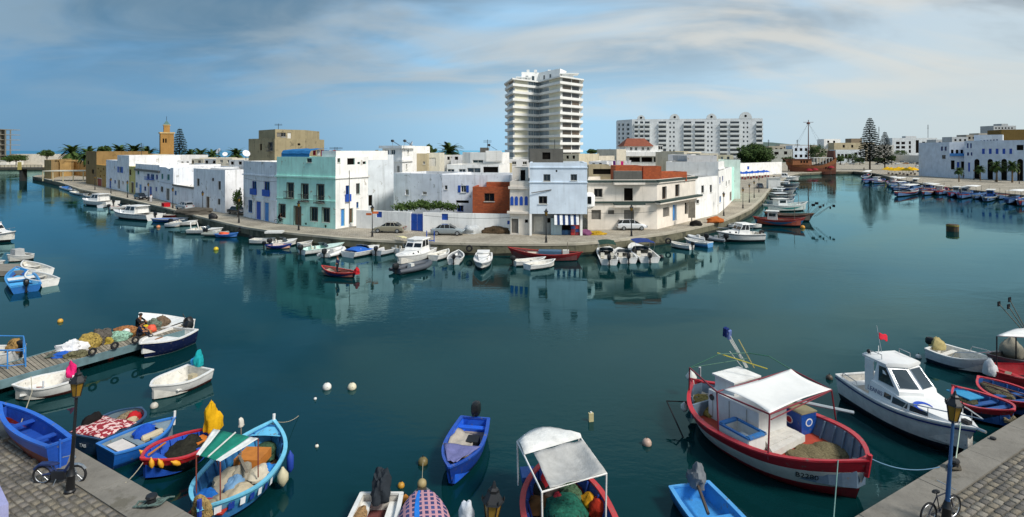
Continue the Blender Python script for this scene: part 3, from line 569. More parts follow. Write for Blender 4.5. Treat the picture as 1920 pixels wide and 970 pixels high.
    g = [(f[0][0] + 0.3, Y0 + 1.6), (f[1][0] - 0.5, Y0 + 1.6)]
    house('shop', 'recessed ground floor shop under the pale blue house', g, zb - 0.004, 7, plaster('#a9aaa8'), [(0, 1003, 408, 1017, 435, 'door'), (0, 1026, 409, 1032, 418, 'void'), (0, 1053, 412, 1072, 437, 'void')], par=0, cat='shop')
    shop(f, Y0, zb)
    # rounded oriel on the right corner
    c = Vector((f[1][0] + 0.45, Y0 + 1.1, 0)); q = MB(); z0_, z1_ = ztop(f[1], 391), ztop(f[1], 364); q.lathe((c.x, c.y, 0), [(0.35, z0_ - 0.2), (0.75, z0_ + 0.15), (0.78, z1_ - 0.3), (0.5, z1_ + 0.05)], 14)
    o = tag(q.build('oriel', WH, smooth=True), 'small rounded white oriel on the corner of the pale blue house', 'oriel'); w = MB().box((c.x - 0.05, c.y - 0.77, (z0_ + z1_) / 2 + 0.05), (0.5, 0.06, 0.95)); w.build('window', GLASS, o)
    house('roof_room', 'dark grey block roof room on the pale blue house', [(xat(993, 78), 78), (xat(1056, 78), 78)], zat(279, 78), 5, GREYC, [(0, 1017, 286, 1032, 299, 'void')], z0=zat(306, 78), par=0, cat='roof room')
    # cream corner building
    f = px_face((1102, 431), (1232, 430)); f.append(tuple(P(1304, 412).xy)); zt = ztop(f[1], 337); GB = mat('#2c3d38', 0.7, 0.2, 2); BK = (f[0][0] * 0.0 + 0.15, 1, 0)
    house('cream_building', 'cream two storey corner building with dark green bands', f, zt, 9, CR, [
        (0, 1114, 354, 1130, 370, 'win_grey'), (0, 1170, 353, 1187, 377, 'void'), (0, 1109, 394, 1127, 412, 'panel_grey'), (0, 1140, 394.5, 1152, 402, 'panel_grey'), (0, 1170, 394, 1189, 411, 'panel_grey'),
        (1, 1241.5, 350, 1250, 374, 'win_wood'), (1, 1266, 346, 1274, 369, 'win_wood'), (1, 1243, 389, 1255, 407, 'panel_grey'), (1, 1261, 384, 1268, 414, 'door_sky'), (1, 1284, 380, 1290, 402, 'void')], backv=BK,
        ledges=[(0, ztop(f[1], 340), 0.30, 0.35, GB), (0, ztop(f[1], 343), 0.22, 0.25, CR), (1, ztop(f[1], 339.5), 0.30, 0.33, GB), (1, ztop(f[1], 343), 0.22, 0.23, CR), (0, ztop(f[1], 379), 0.25, 0.2, GB), (1, ztop(f[1], 378), 0.25, 0.9, GB), (1, ztop(f[1], 381), 0.22, 0.85, CR)], rec=0.3)
    root, faces, org = ALLB[-1][0], ALLB[-1][1], ALLB[-1][4]
    for (u0, u1, v) in ((1149, 1206, 382), (1149, 1206, 340)):
        A, t, n, Ln = faces[0]; s0, zc = ray_s(A, t, u0, v); s1, _ = ray_s(A, t, u1, v); q = MB(); fbox(q, A, t, n, s0, s1, zc - 0.45, zc - 0.1, 0.36, 1.0); q.build('balcony_slab', CR, root, org); q = MB(); fbox(q, A, t, n, s0 - .03, s1 + .03, zc - 0.1, zc + 0.12, 0.37, 1.04); q.build('balcony_band', GB, root, org)
    # half-built rooms on its roof
    house('roof_room', 'brick and block parapet on the cream building roof', [(xat(1154, 82), 82), (xat(1204, 82), 82)], zat(311, 82), 4, BRICK, z0=zt - 0.6, par=0.4, cat='roof room'); house('roof_room', 'tall orange brick wall on the cream building roof', [(xat(1206, 83), 83), (xat(1240, 83), 83)], zat(312, 83), 3, BRICK, z0=zt - 0.6, par=0.3, cat='roof room')
    house('roof_room', 'low brick parapet at the right end of the cream building roof', [(xat(1240, 84), 84), (xat(1288, 86), 86)], zat(323, 84), 3, BRICK, z0=zt - 0.6, par=0.3, cat='roof room'); house('roof_room', 'grey block wall below the brick parapet', [(xat(1152, 81), 81), (xat(1204, 81), 81)], zat(321, 81), 0.9, GREYC, z0=zt - 0.6, par=0, cat='roof room')
    house('half_built_house', 'half built grey house with open room behind the cream building', [(xat(1104, 88), 88), (xat(1150, 88), 88)], zat(310, 88), 6, BEIGE, [(0, 1112, 317, 1146, 327, 'void')], par=0.3)
    house('white_house', 'white house at the quay bend right of the cream building', [tuple(P(1303, 412).xy), tuple(P(1346, 402).xy)], zat(334, P(1303, 412).y), 9, WH, [(0, 1315, 348, 1320, 362, 'win_grey'), (0, 1331, 347, 1335, 361, 'win_grey'), (0, 1306, 375, 1311, 382, 'win_grey')])
    house('grey_house', 'tall pale grey gable house behind the white house at the bend', [(xat(1288, 104), 104), (xat(1344, 104), 104)], zat(292, 104), 9, plaster('#bdbec0'), [])
    house('grey_house', 'dark grey side wing of the pale gable house', [(xat(1272, 102), 102), (xat(1289, 102), 102)], zat(303, 102), 7, GREYC)
    # lit houses receding along the right quay
    a, b, c_ = P(1347, 401).xy, P(1358, 392).xy, P(1372, 378).xy; e = P(1386, 362).xy
    house('white_house', 'bright white house with blue awning on the right quay', [tuple(a), tuple(b)], zat(304, a.y), 9, WH, [(0, 1349, 332, 1351, 345, 'win_blue'), (0, 1354, 330, 1356, 340, 'win_blue'), (0, 1349, 368, 1352, 380, 'win_sky')], ledges=[(0, zat(318, a.y), .2, .15, WH)])
    house('white_house', 'white house with brown door further along the right quay', [tuple(b), tuple(c_)], zat(318, b.y), 9, WH, [(0, 1361, 340, 1363, 350, 'win'), (0, 1366, 338, 1368, 346, 'win'), (0, 1368, 360, 1371, 377, 'door_wood')])
    house('mint_house', 'small mint green house last of the row on the right quay', [tuple(c_), tuple(e)], zat(316, c_.y), 10, MINT, [(0, 1378, 336, 1380, 346, 'win')])
    house('white_house', 'white house with pale green parapet behind the right quay row', [(xat(1346, 128), 128), (xat(1388, 128), 128)], zat(300, 128), 9, plaster('#cfe0d8'), [(0, 1352, 305, 1358, 312, 'win')])

def shop(f, Y0, zb):
    # striped awning, columns, crates of goods and red drinks crates
    x0, x1 = xat(1039, Y0), xat(1085, Y0); root = thing('awning', 'striped blue and white awning over the shop front', 'awning', ((x0 + x1) / 2, Y0, zb)); org = ((x0 + x1) / 2, Y0, zb); K = 9
    for k in range(K):
        a, b = x0 + (x1 - x0) * k / K, x0 + (x1 - x0) * (k + 1) / K; q = MB(); q.box(((a + b) / 2, Y0 - 0.32, zb - 0.75), (b - a, 0.05, 1.35), M=Matrix.Rotation(R(-22), 3, 'X')); q.build('stripe', cloth('#2b3f66') if k % 2 else cloth('#e8e8e6'), root, org)
    for u in (995, 1090): 
        q = MB().box((xat(u, Y0), Y0 + 0.15, (QUAY + zb) / 2), (0.3, 0.3, zb - QUAY - 0.01)); tag(q.build('column', WH), 'white square column at the %s end of the pale blue house' % ('left' if u < 1040 else 'right'), 'column')
    q = MB(); q.box((xat(1043, Y0 + 1), Y0 + 1.1, QUAY + 1.1), (1.4, 0.9, 2.2)); tag(q.build('counter', plaster('#b9cdd2')), 'pale blue rounded counter wall of the shop', 'counter')
    rr = thing('drinks_rack', 'red drinks crates stacked beside the shop door', 'crates', (xat(1079, Y0), Y0 + 0.4, QUAY)); org = tuple(rr.location)
    for j in range(5):
        for i in range(2): 
            q = MB(); q.box((org[0] - 0.3 + 0.6 * i, org[1], QUAY + 0.2 + 0.42 * j), (0.52, 0.45, 0.36)); q.build('crate', plain(('#a82a2a', '#7d2030', '#28407c', '#b03030', '#a02828')[(j + i) % 5]), rr, org)
    for i in range(3):
        q = MB(); q.box((xat(1056 + i * 6, Y0 + 0.8), Y0 + 0.9, QUAY + 0.3), (0.42, 0.5, 0.58), taper=1.08); tag(q.build('crate', plain(('#365c86', '#3d6f9c', '#2d4d74')[i])), ('left', 'middle', 'right')[i] + ' blue crate on the shop doorstep', 'crate', 'blue crates at the shop door')
garden_and_centre()
# ---------------------------------------------------------------- vegetation
LEAFM = [mat(h, 0.75, 0.35, 3.0, spec=0.2) for h in ('#33471f', '#3f5526', '#28391b', '#4b6030')]
def leaves(mb, c, rad, n, size, rnd, flat=0.0, shell=0.55, mis=(0, 1, 2)):
    c = Vector(c)
    for _ in range(n):
        d = Vector((rnd.gauss(0, 1), rnd.gauss(0, 1), rnd.gauss(0, 1))).normalized(); r = shell + (1 - shell) * rnd.random()
        p = c + Vector((d.x * rad[0], d.y * rad[1], d.z * rad[2])) * r; a = Vector((rnd.gauss(0, 1), rnd.gauss(0, 1), rnd.gauss(0, 1) * (1 - flat))).normalized(); b = a.orthogonal().normalized(); s = size * rnd.uniform(0.6, 1.3)
        mb.add((p - a * s, p + b * s * 0.45, p + a * s, p - b * s * 0.45), ((0, 1, 2, 3),), rnd.choice(mis))
def clumps(mb, c, rad, nc, per, size, rnd, cr=0.3):
    c = Vector(c)
    for _ in range(nc):
        d = Vector((rnd.gauss(0, 1), rnd.gauss(0, 1), rnd.gauss(0, 1))).normalized(); r = rnd.uniform(0.35, 0.95); k = rnd.randrange(3)
        p = c + Vector((d.x * rad[0], d.y * rad[1], d.z * rad[2])) * r; q = rnd.uniform(0.7, 1.3) * cr
        leaves(mb, p, (rad[0] * q, rad[1] * q, rad[2] * q), per, size, rnd, 0, 0.3, (k, k, (k + 1) % 4))
def palm_proto():
    rnd = random.Random(3); root = thing('palm_tree', 'x', 'palm'); t = MB(); prof = []
    for i in range(13):
        z = 6.0 * i / 12; prof.append((0.30 - 0.012 * i + (0.03 if i % 2 else 0) + (0.14 if i == 12 else 0), z))
    t.lathe((0, 0, 0), prof, 9); t.build('trunk', mat('#6d5a40', 0.95, 0.3, 4, 0.8), root)
    m = MB()
    for k in range(72):
        az = k * 2.399 + rnd.uniform(-.2, .2); el = rnd.uniform(-0.75, 1.25); Ln = rnd.uniform(2.3, 3.1); p = Vector((0, 0, 6.05)); d = Vector((math.cos(az) * math.cos(el), math.sin(az) * math.cos(el), math.sin(el))); side = Vector((-math.sin(az), math.cos(az), 0)); pts = [p.copy()]; N_ = 9
        for i in range(N_): p = p + d * (Ln / N_); d = (d + Vector((0, 0, -0.17))).normalized(); pts.append(p.copy())
        for i in range(1, N_ + 1):
            q = pts[i]; dd = (pts[i] - pts[i - 1]).normalized(); L_ = 0.62 * math.sin(math.pi * (0.15 + 0.8 * i / (N_ + 1)))
            for s in (-1, 1):
                tip = q + (side * s * 0.85 + dd * 0.6 + Vector((0, 0, -0.12))) * L_; m.add((q - dd * 0.2, q + dd * 0.2, tip), ((0, 1, 2),), k % 3)
        m.tube(pts, [0.035] * 4 + [0.02] * (len(pts) - 4), 3, 3)
    m.build('crown', [LEAFM[0], LEAFM[1], LEAFM[3], LEAFM[2]], root); return root
def pine_proto():
    rnd = random.Random(5); root = thing('norfolk_pine', 'x', 'pine tree'); H = 24.0
    MB().tube([(0, 0, 0), (0, 0, H * 0.5), (0.05, 0, H)], [0.38, 0.24, 0.04], 7).build('trunk', mat('#4a3d30', 0.95, 0.3, 3), root); m = MB()
    for i in range(24):
        z = H * (0.16 + 0.82 * i / 24); rr = 5.4 * (1 - i / 24.6) ** 0.75 * (1.0 if i > 2 else 0.8); nb = 9 if i < 16 else 7
        for k in range(nb):
            az = 2 * math.pi * k / nb + i * 0.5 + rnd.uniform(-.15, .15); Lb = rr * rnd.uniform(0.85, 1.1); d = Vector((math.cos(az), math.sin(az), 0)); sd = Vector((-d.y, d.x, 0)); pts = [Vector((0, 0, z)) + d * Lb * q + Vector((0, 0, 0.10 * Lb * q * q * 1.6)) for q in (0, .35, .7, 1)]
            m.tube(pts, [0.06, .05, .03, .015], 3, 2)
            for q in range(8):
                f = 0.2 + 0.8 * q / 7; c = Vector((0, 0, z)) + d * Lb * f + Vector((0, 0, 0.16 * Lb * f * f)); w = 0.26 * Lb * (1.1 - 0.6 * f) + 0.16
                for s in (-1, 1):
                    e = c + sd * s * w + d * w * 0.6 + Vector((0, 0, 0.1)); m.add((c - d * 0.16, c + d * 0.2, e, e - d * 0.25), ((0, 1, 2, 3),), rnd.choice((0, 0, 1))); 
                m.add((c - d * 0.3, c + Vector((0, 0, 0.5)), c + d * 0.4), ((0, 1, 2),), 1); m.add((c - sd * 0.3, c + Vector((0, 0, 0.45)), c + sd * 0.3), ((0, 1, 2),), 0)
    m.build('crown', [mat('#1f3024', 0.8, 0.3, 2), mat('#2b3d2c', 0.8, 0.3, 2), mat('#3a2e22', 0.9)], root); return root
def place(proto, first, loc, sc, rz, label, group):
    o = proto if first else copy_tree(proto); o.location = loc; o.scale = (sc,) * 3; o.rotation_euler = (0, 0, rz); tag(o, label, None, group); return o
def trees():
    palm = palm_proto(); L_ = [
        (135, 287, 259, 1.35, 'big bushy palm leftmost behind the fort wall'), (166, 290, 200, .85, 'palm behind the brown stone house'), (224, 286, 215, .85, 'palm above the tall white house left of the minaret'), (252, 285, 215, .9, 'palm just left of the minaret'),
        (278, 290, 205, .7, 'small palm touching the minaret foot'), (357, 292, 220, .75, 'palm right of the norfolk pine'), (376, 292, 215, .75, 'second palm right of the norfolk pine'), (398, 294, 210, .72, 'third palm right of the norfolk pine'), (443, 292, 200, .68, 'palm left of the tan stone block'),
        (842, 288, 160, .62, 'small palm on the skyline left of the pierced screen'), (1795 + 3, 316, 196, .55, 'left palm before the arcaded hotel'), (1869, 310, 196, .78, 'middle palm before the arcaded hotel'), (1898, 310, 192, .80, 'right palm before the arcaded hotel'), (1838, 312, 205, .6, 'palm behind the parked cars before the hotel')]
    for i, (u, v, Y, sc, lb) in enumerate(L_):
        z = zat(v, Y); sc = max(sc * 1.6, (z - QUAY) / 6.05) if u < 1700 else sc * 1.2
        o = place(palm, i == 0, (xat(u, Y), Y, z - 6.05 * sc if u < 1700 else QUAY - 0.05), sc, i * 1.1, lb, 'palms')
    pine = pine_proto()
    for i, (u, vt, Y, vb, lb) in enumerate([(337, 239, 225, 296, 'tall norfolk pine right of the minaret'), (1631, 219, 318, 319, 'tallest norfolk pine on the right bank'), (1659, 246, 318, 319, 'shorter norfolk pine right of the tallest one')]):
        zb = QUAY; H = zat(vt, Y) - zb; o = place(pine, i == 0, (xat(u, Y), Y, zb), H / 24.0, i * 0.7, lb, 'norfolk pines')
        o.scale = (H / 24.0 * (1.0 if i else .95),) * 2 + (H / 24.0,)
    # round umbrella pine by the right quay and other crowns
    rnd = random.Random(11)
    def crown(name, label, u, v, Y, ru, rv, nc, per, size, group=None, tr=True):
        c = PY(u, v, Y); rx, rz = ru / FPX * Y, rv / FPX * Y; root = thing(name, label, 'tree', (c.x, c.y, QUAY), 0, group); m = MB(); clumps(m, (0, 0, c.z - QUAY), (rx, rx, rz), nc, per, size, rnd); m.build('crown', LEAFM, root)
        t = MB(); h = c.z - QUAY; k_ = min(1, rx * .35); t.tube([(0, 0, -0.1), (0.1 * k_, 0, h * .6), (0, 0, h)], [0.3 * k_, 0.24 * k_, .15 * k_], 6)
        for k in range(5): t.tube([(0, 0, h * .55), (rx * .6 * math.cos(k * 1.3), rx * .6 * math.sin(k * 1.3), h + rz * .2)], [0.14 * k_, 0.04 * k_], 5)
        t.build('trunk', mat('#4a3d30', 0.95, 0.3, 3), root); return root
    crown('umbrella_pine', 'dense round dark green pine beside the right quay', 1418, 290, 268, 32, 19, 170, 110, 0.6)
    crown('garden_tree', 'green tree crown behind the galleon mast', 1530, 286, 450, 17, 14, 50, 60, 0.5, 'trees on the right bank'); crown('garden_tree', 'low tree in front of the white apartments', 1690, 289, 560, 15, 8, 40, 50, 0.4, 'trees on the right bank'); crown('garden_tree', 'bushy tree left of the tallest norfolk pine', 1598, 296, 460, 12, 11, 40, 50, 0.4, 'trees on the right bank'); crown('garden_tree', 'low tree right of the white apartments foot', 1735, 291, 540, 13, 7, 36, 50, .4, 'trees on the right bank')
    crown('garden_tree', 'round green tree behind the pale cream house', 805, 281, 150, 12, 9, 40, 60, .3, 'skyline trees'); crown('garden_tree', 'small skyline tree left of the solar heater house', 705, 287, 150, 8, 5, 30, 50, .25, 'skyline trees'); crown('garden_tree', 'flat topped skyline tree right of the tower block', 1110, 284, 220, 11, 4, 30, 50, .35, 'skyline trees'); crown('garden_tree', 'skyline tree further right of the tower block', 1145, 285, 220, 10, 4, 30, 50, .35, 'skyline trees'); crown('garden_tree', 'dark bushy tree between the left palms', 196, 281, 230, 12, 8, 40, 50, .4, 'skyline trees')
    crown('garden_tree', 'leafy shrub with pale stems on the large white corner house', 446, 372, 93.2, 9, 22, 46, 26, .15, 'quay shrubs'); crown('garden_tree', 'leafy shrub row on the far left bank', 30, 297, 390, 20, 7, 40, 50, .5, 'left bank shrubs'); crown('garden_tree', 'round shrub above the far left bank wall', 88, 288, 410, 13, 6, 40, 50, .5, 'left bank shrubs')
    for u, v, ru, rv, lb in ((1576, 298, 10, 6, 'low dark tree left of the shop row on the right bank'), (1612, 300, 10, 7, 'low dark tree under the tallest norfolk pine'), (1645, 300, 12, 6, 'low spreading tree between the two right norfolk pines'), (1672, 297, 9, 6, 'dark bush right of the shorter norfolk pine'), (1756, 296, 9, 7, 'dark tree left of the blue balconied house'), (1478, 300, 12, 6, 'bushy tree behind the motor yacht')): crown('garden_tree', lb, u, v, 430 if u > 1500 else 300, ru, rv, 34, 50, .45, 'trees on the right bank')
    m = MB(); rn = random.Random(2)
    for k in range(46):
        u = 742 + 112 * rn.random(); v = 391 - 9 * math.sin(math.pi * (u - 740) / 116) * rn.random() - 2; Y = 82.5 + rn.random() * 2; c = PY(u, v, Y); leaves(m, c, (0.9, 0.7, 0.6), 60, 0.2, rn, 0, 0.2, (1, 3, 0))
    tag(m.build('hedge', LEAFM), 'overgrown green hedge behind the white garden wall', 'hedge')
trees()
# ---------------------------------------------------------------- skyline: tower block, long block, minaret, fort and far houses
def ring_offset(pts, d):
    n = len(pts); out = []
    for i in range(n):
        a, b, c = pts[i - 1], pts[i], pts[(i + 1) % n]; t1 = (b - a).normalized(); t2 = (c - b).normalized(); n1 = Vector((t1.y, -t1.x)); n2 = Vector((t2.y, -t2.x)); out.append(b + (n1 + n2) * (d / max(0.4, 1 + n1.dot(n2))))
    return out
TW = [mat(h, .3, .4, .5) for h in ('#3a3a3c', '#4a4238', '#2f343a', '#55504a', '#6a5a4a')]
def tower():
    pl = [(951.5, 214), (965, 200), (989, 204.5), (1011, 209), (1030, 201), (1051, 193.5), (1088, 201.6)]
    pts = [Vector((xat(u, Y), Y)) for u, Y in pl]; loop = pts + [Vector((xat(1080, 236), 236)), Vector((xat(962, 236), 236))]
    c = Vector((xat(1020, 212), 212)); org = (c.x, c.y, QUAY); root = thing('tower_block', 'white fourteen storey tower block with wrap-round balconies', 'tower', org)
    zs0 = CAMZ + 125.6 / FPX * 193.5; dz = 2.62; NF = 13; wallm = [mat('#e2dec9', 0.8, 0.08, 0.3), mat('#dededb', 0.8, 0.08, 0.3)]
    top = zs0 + 1.9; w = MB()
    for i in range(len(loop)):
        a, b = loop[i], loop[(i + 1) % len(loop)]; w.quad((*a, QUAY), (*b, QUAY), (*b, top), (*a, top), 0 if i in (1, 4) else 1)
    w.poly([(*p, top) for p in loop], 1); w.build('wall', wallm, root, org)
    o1, o0 = ring_offset(loop, 1.0), ring_offset(loop, 0.85); o2 = ring_offset(loop, 0.02); Wm = mat('#e3e3df', 0.7, 0.08, 0.4)
    for k in range(NF):
        z = zs0 - dz * k; q = MB(); n = len(loop)
        for i in range(n):
            j = (i + 1) % n; lo, hi = z - 0.28, z + 0.62
            q.quad((*o1[i], lo), (*o1[j], lo), (*o1[j], hi), (*o1[i], hi)); q.quad((*o0[j], z), (*o0[i], z), (*o0[i], hi), (*o0[j], hi)); q.quad((*o1[i], hi), (*o1[j], hi), (*o0[j], hi), (*o0[i], hi)); q.quad((*o2[i], z), (*o0[i], z), (*o0[j], z), (*o2[j], z)); q.quad((*o1[i], lo), (*o2[i], lo), (*o2[j], lo), (*o1[j], lo))
        q.build('balcony', Wm, root, org)
        for i, spans in ((0, ((.25, .8),)), (2, ((.10, .48), (.54, .94))), (3, ((.06, .46), (.52, .94))), (5, ((.10, .52), (.57, .93)))):
            a, b = loop[i], loop[i + 1]; t = (b - a); Ln = t.length; t = t.normalized(); A = Vector((*a, 0)); tt = Vector((*t, 0)); nn = Vector((t.y, -t.x, 0))
            for s0, s1 in spans:
                g = MB(); fbox(g, A, tt, nn, Ln * s0, Ln * s1, z + 0.05 if i in (2, 3) else z + 0.3, z + 2.15, 0.004, 0.05); fbox
                o = g.build('window', mat('#8496a2', 0.3, 0.25, 0.5) if i in (2, 3) else random.choice(TW), root, org)
                if i in (2, 3):
                    for s in (.33, .66): 
                        h = MB(); ss = Ln * (s0 + (s1 - s0) * s); fbox(h, A, tt, nn, ss - .06, ss + .06, z + .05, z + 2.15, 0.052, 0.09); h.build('mullion', Wm, o, org)
    # roof slab, penthouse
    z = zs0 + 1.9; q = MB(); rr = ring_offset(loop, 1.3); q.loft([[(*p, z) for p in rr], [(*p, z + 0.5) for p in rr]], 0); q.build('roof_slab', Wm, root, org)
    ph = [Vector((xat(u, Y), Y)) for u, Y in ((978, 212), (1011, 214), (1050, 203), (1062, 210))]; ph += [Vector((xat(1060, 232), 232)), Vector((xat(980, 232), 232))]
    q = MB(); q.loft([[(*p, z + .5) for p in ph], [(*p, z + 4.6) for p in ph]], 0); o = q.build('penthouse', Wm, root, org)
    for i, ss in ((0, (.3, .65)), (1, (.25, .55))):
        a, b = ph[i], ph[i + 1]; t = (b - a); Ln = t.length; t = t.normalized()
        for s in ss: g = MB(); fbox(g, Vector((*a, 0)), Vector((*t, 0)), Vector((t.y, -t.x, 0)), Ln * s - .5, Ln * s + .5, z + 1.5, z + 3.2, 0.004, 0.05); g.build('window', GLASSB, o, org)
    q = MB(); q.box((xat(1066, 204), 204, z + 2.6), (7, 5, 0.35)); q.box((xat(1064, 204), 204, z + 1.5), (4, 3, 2.0)); q.build('roof_canopy', Wm, root, org); q = MB(); q.box((xat(982, 214), 214, z + 2.6), (6, 5, 0.35)); q.box((xat(984, 214), 214, z + 1.4), (3, 3, 2.2)); q.build('roof_canopy', Wm, root, org)
    for u in (990, 1004, 1030, 1040): q = MB(); q.box((xat(u, 214), 214, z + 5.1), (1.1, 1.1, 1.1)); q.build('chimney', Wm, root, org)
def long_block():
    Y0, Y1 = 345.0, 322.0; f = [(xat(1157, Y0), Y0), (xat(1185, 333), 333), (xat(1430, Y1), Y1)]; zt = zat(222, Y1); wins = []; cols = [(1190, 1196), (1200, 1206), (1209, 1218), (1235, 1249), (1282, 1296), (1303, 1321), (1350, 1363), (1369, 1386), (1418, 1429)]; sm = [1255, 1262, 1326, 1333, 1393, 1400]
    for k in range(8):
        for a, b in cols: wins.append((1, a, 228 + 8.6 * k, b, 233.2 + 8.6 * k, 'void_far'))
        for a in sm: wins.append((1, a, 229 + 8.6 * k, a + 3, 232.5 + 8.6 * k, 'void_far'))
        for a, b in ((1159, 1162), (1166, 1170), (1175, 1180)): wins.append((0, a, 232 + 8.4 * k, b, 236.5 + 8.4 * k, 'void_far'))
    root, faces, org = house('apartment_block', 'long grey-white apartment block with round gables on the skyline', f, zt, 14, plaster('#d6dadb', '#a9adad', 0.2, 0.5), wins, cat='apartment block', backv=(0.15, 1, 0), par=0.6, rec=0.5)
    A, t, n, Ln = faces[1]
    for k in range(8):
        for a, b in cols:
            s0, z = ray_s(A, t, a - 1, 233.4 + 8.6 * k); s1, _ = ray_s(A, t, b + 1, 233.4 + 8.6 * k); q = MB(); fbox(q, A, t, n, s0, s1, z - 0.6, z + 0.45, 0.004, 1.1); q.build('balcony', mat('#d0d4d3', 0.8, 0.1, .3), root, org)
    for u, r in ((1265, 2.9), (1334, 2.9), (1398, 3.6), (1202, 2.4)):
        s, _ = ray_s(A, t, u, 222); M = frame((A.x + t.x * s - n.x * .5, A.y + t.y * s - n.y * .5, zt - .2), (t.x, t.y, 0), (0, 0, 1)); q = MB().prism([(r * math.cos(R(a)), r * math.sin(R(a)) * 1.1) for a in range(0, 181, 15)], 0.6, M); o = q.build('gable', mat('#cdd2d2', .8), root, org); M2 = M @ Matrix.Translation((0, r * .45, 0.604)); q = MB().prism([(.7 * math.cos(R(a)), .7 * math.sin(R(a))) for a in range(0, 360, 30)], .06, M2); q.build('oculus', DARK, o, org)
tower(); long_block()
def minaret():
    Y = 205.0; k = Vector((xat(301, Y), Y, 0)); wd = 4.9; a = Vector((-.62, .78, 0)); b = Vector((.80, .60, 0)); f = [tuple((k + a * 3.3).xy), tuple(k.xy), tuple((k + b * 4.2).xy)]; zc = zat(250.5, Y)
    root, faces, org = house('minaret', 'square ochre minaret with teal pyramid cap', f, zc, 'rect', plaster('#a37c46', '#80623a', .3, .5), [(0, 291, 260, 293.5, 267, 'void'), (0, 295, 259.5, 297, 266.5, 'void'), (1, 305, 260, 308, 268, 'void'), (1, 309.5, 260, 312.5, 268, 'void')], cat='minaret', par=0)
    c = org.copy(); cor = [Vector((*p, 0)) for p in f]; cor.append(cor[0] + cor[2] - cor[1])
    def sq(sc, z0, z1, nm, m, sc2=None):
        q = MB(); q.loft([[(c.x + (p.x - c.x) * sc, c.y + (p.y - c.y) * sc, z0) for p in cor], [(c.x + (p.x - c.x) * (sc2 if sc2 is not None else sc), c.y + (p.y - c.y) * (sc2 if sc2 is not None else sc), z1) for p in cor]], 0); return q.build(nm, m, root, org)
    O2 = plaster('#a37c46', '#80623a', .3, .5); sq(1.14, zc, zc + .5, 'gallery', plaster('#c9ab77')); sq(.46, zc + .5, zc + 3.0, 'lantern', O2); sq(.56, zc + 3.0, zc + 3.25, 'lantern_cornice', plaster('#c9ab77')); sq(.50, zc + 3.25, zc + 4.9, 'cap', mat('#2f5f5c', .6), 0.02); MB().tube([(c.x, c.y, zc + 4.8), (c.x, c.y, zc + 6.4)], .07, 5).build('finial', IRON, root, org)
minaret()
def fort():
    FM = mat('#ad8d58', .95, .22, .35, .7, patch='#7d663e', amount=.4, pscale=.3, streak=.6, bscale=3)
    house('fort_tower', 'crumbling sandstone fort tower at the channel mouth', [tuple(P(83, 334.5).xy), tuple(P(96, 336).xy), tuple(P(113, 330).xy)], zat(300, P(83, 334.5).y), 14, FM, [(1, 104, 300, 106, 304, 'void')], cat='fort', backv=(-.4, 1, 0))
    a = P(96, 335.5); house('fort_wall', 'sloping sandstone wall behind the fort tower', [(xat(112, 236), 236), (xat(132, 250), 250)], zat(301, 240), 6, FM, cat='wall', backv=(0, 1, 0)); house('fort_wall', 'long low sandstone rampart running right from the fort', [(xat(126, 252), 252), (xat(163, 236), 236)], zat(304, 240), 5, FM, cat='wall')
    house('ochre_building', 'ochre wall block behind the white row left of the minaret', [(xat(178, 192), 192), (xat(221, 190), 190)], zat(287, 190), 8, plaster('#c39b55', '#8f7340', .4), [(0, 196, 289, 200, 297, 'void')]); house('ochre_building', 'ochre roof block at the minaret foot', [(xat(255, 185), 185), (xat(286, 185), 185)], zat(289, 185), 8, plaster('#b99a60', '#8f7340', .4))
    # cafe canopy on the quay before the rampart
    c0 = P(118, 341); root = thing('cafe_canopy', 'pale flat cafe canopy on posts below the rampart', 'canopy', (c0.x, c0.y, QUAY)); q = MB(); x0, x1 = xat(107, 208), xat(133, 196); q.box(((x0 + x1) / 2, 205, QUAY + 3.6), (abs(x1 - x0), 7, .3)); q.build('roof', plain('#c9c4b2'), root, tuple(root.location))
    for i in range(5): q = MB(); q.box((x0 + (x1 - x0) * i / 4.01, 201.7, QUAY + 1.72), (.25, .25, 3.44)); q.build('post', plain('#c3b896'), root, tuple(root.location))
fort()
def bridge():
    Y = 229.0; zt = zat(313.5, Y); root = thing('bridge', 'low dark footbridge crossing the channel on one pier', 'bridge', (xat(40, Y), Y, 0)); org = tuple(root.location); x0, x1 = xat(-90, Y), xat(84, Y)
    MB().box(((x0 + x1) / 2, Y, zt - .45), (x1 - x0, 3.2, .7)).build('deck', plain('#4a473f'), root, org); q = MB().box((xat(43.5, Y), Y, zt / 2 - 1.2), (1.3, 2.2, zt + .8)); q.build('pier', mat('#2c2c2a', .8), root, org); q = MB().box((xat(43.5, Y), Y - 1.72, zt + .5), (1.5, .2, 3.2)); q.build('pier_head', plain('#b5a560'), root, org)
    for i in range(26): MB().box((x0 + (x1 - x0) * i / 25, Y - 1.5, zt + .4), (.09, .09, 1.0)).build('railing_post', plain('#5a5750'), root, org)
    MB().box(((x0 + x1) / 2, Y - 1.5, zt + .93), (x1 - x0, .1, .1)).build('handrail', plain('#5a5750'), root, org)
bridge()
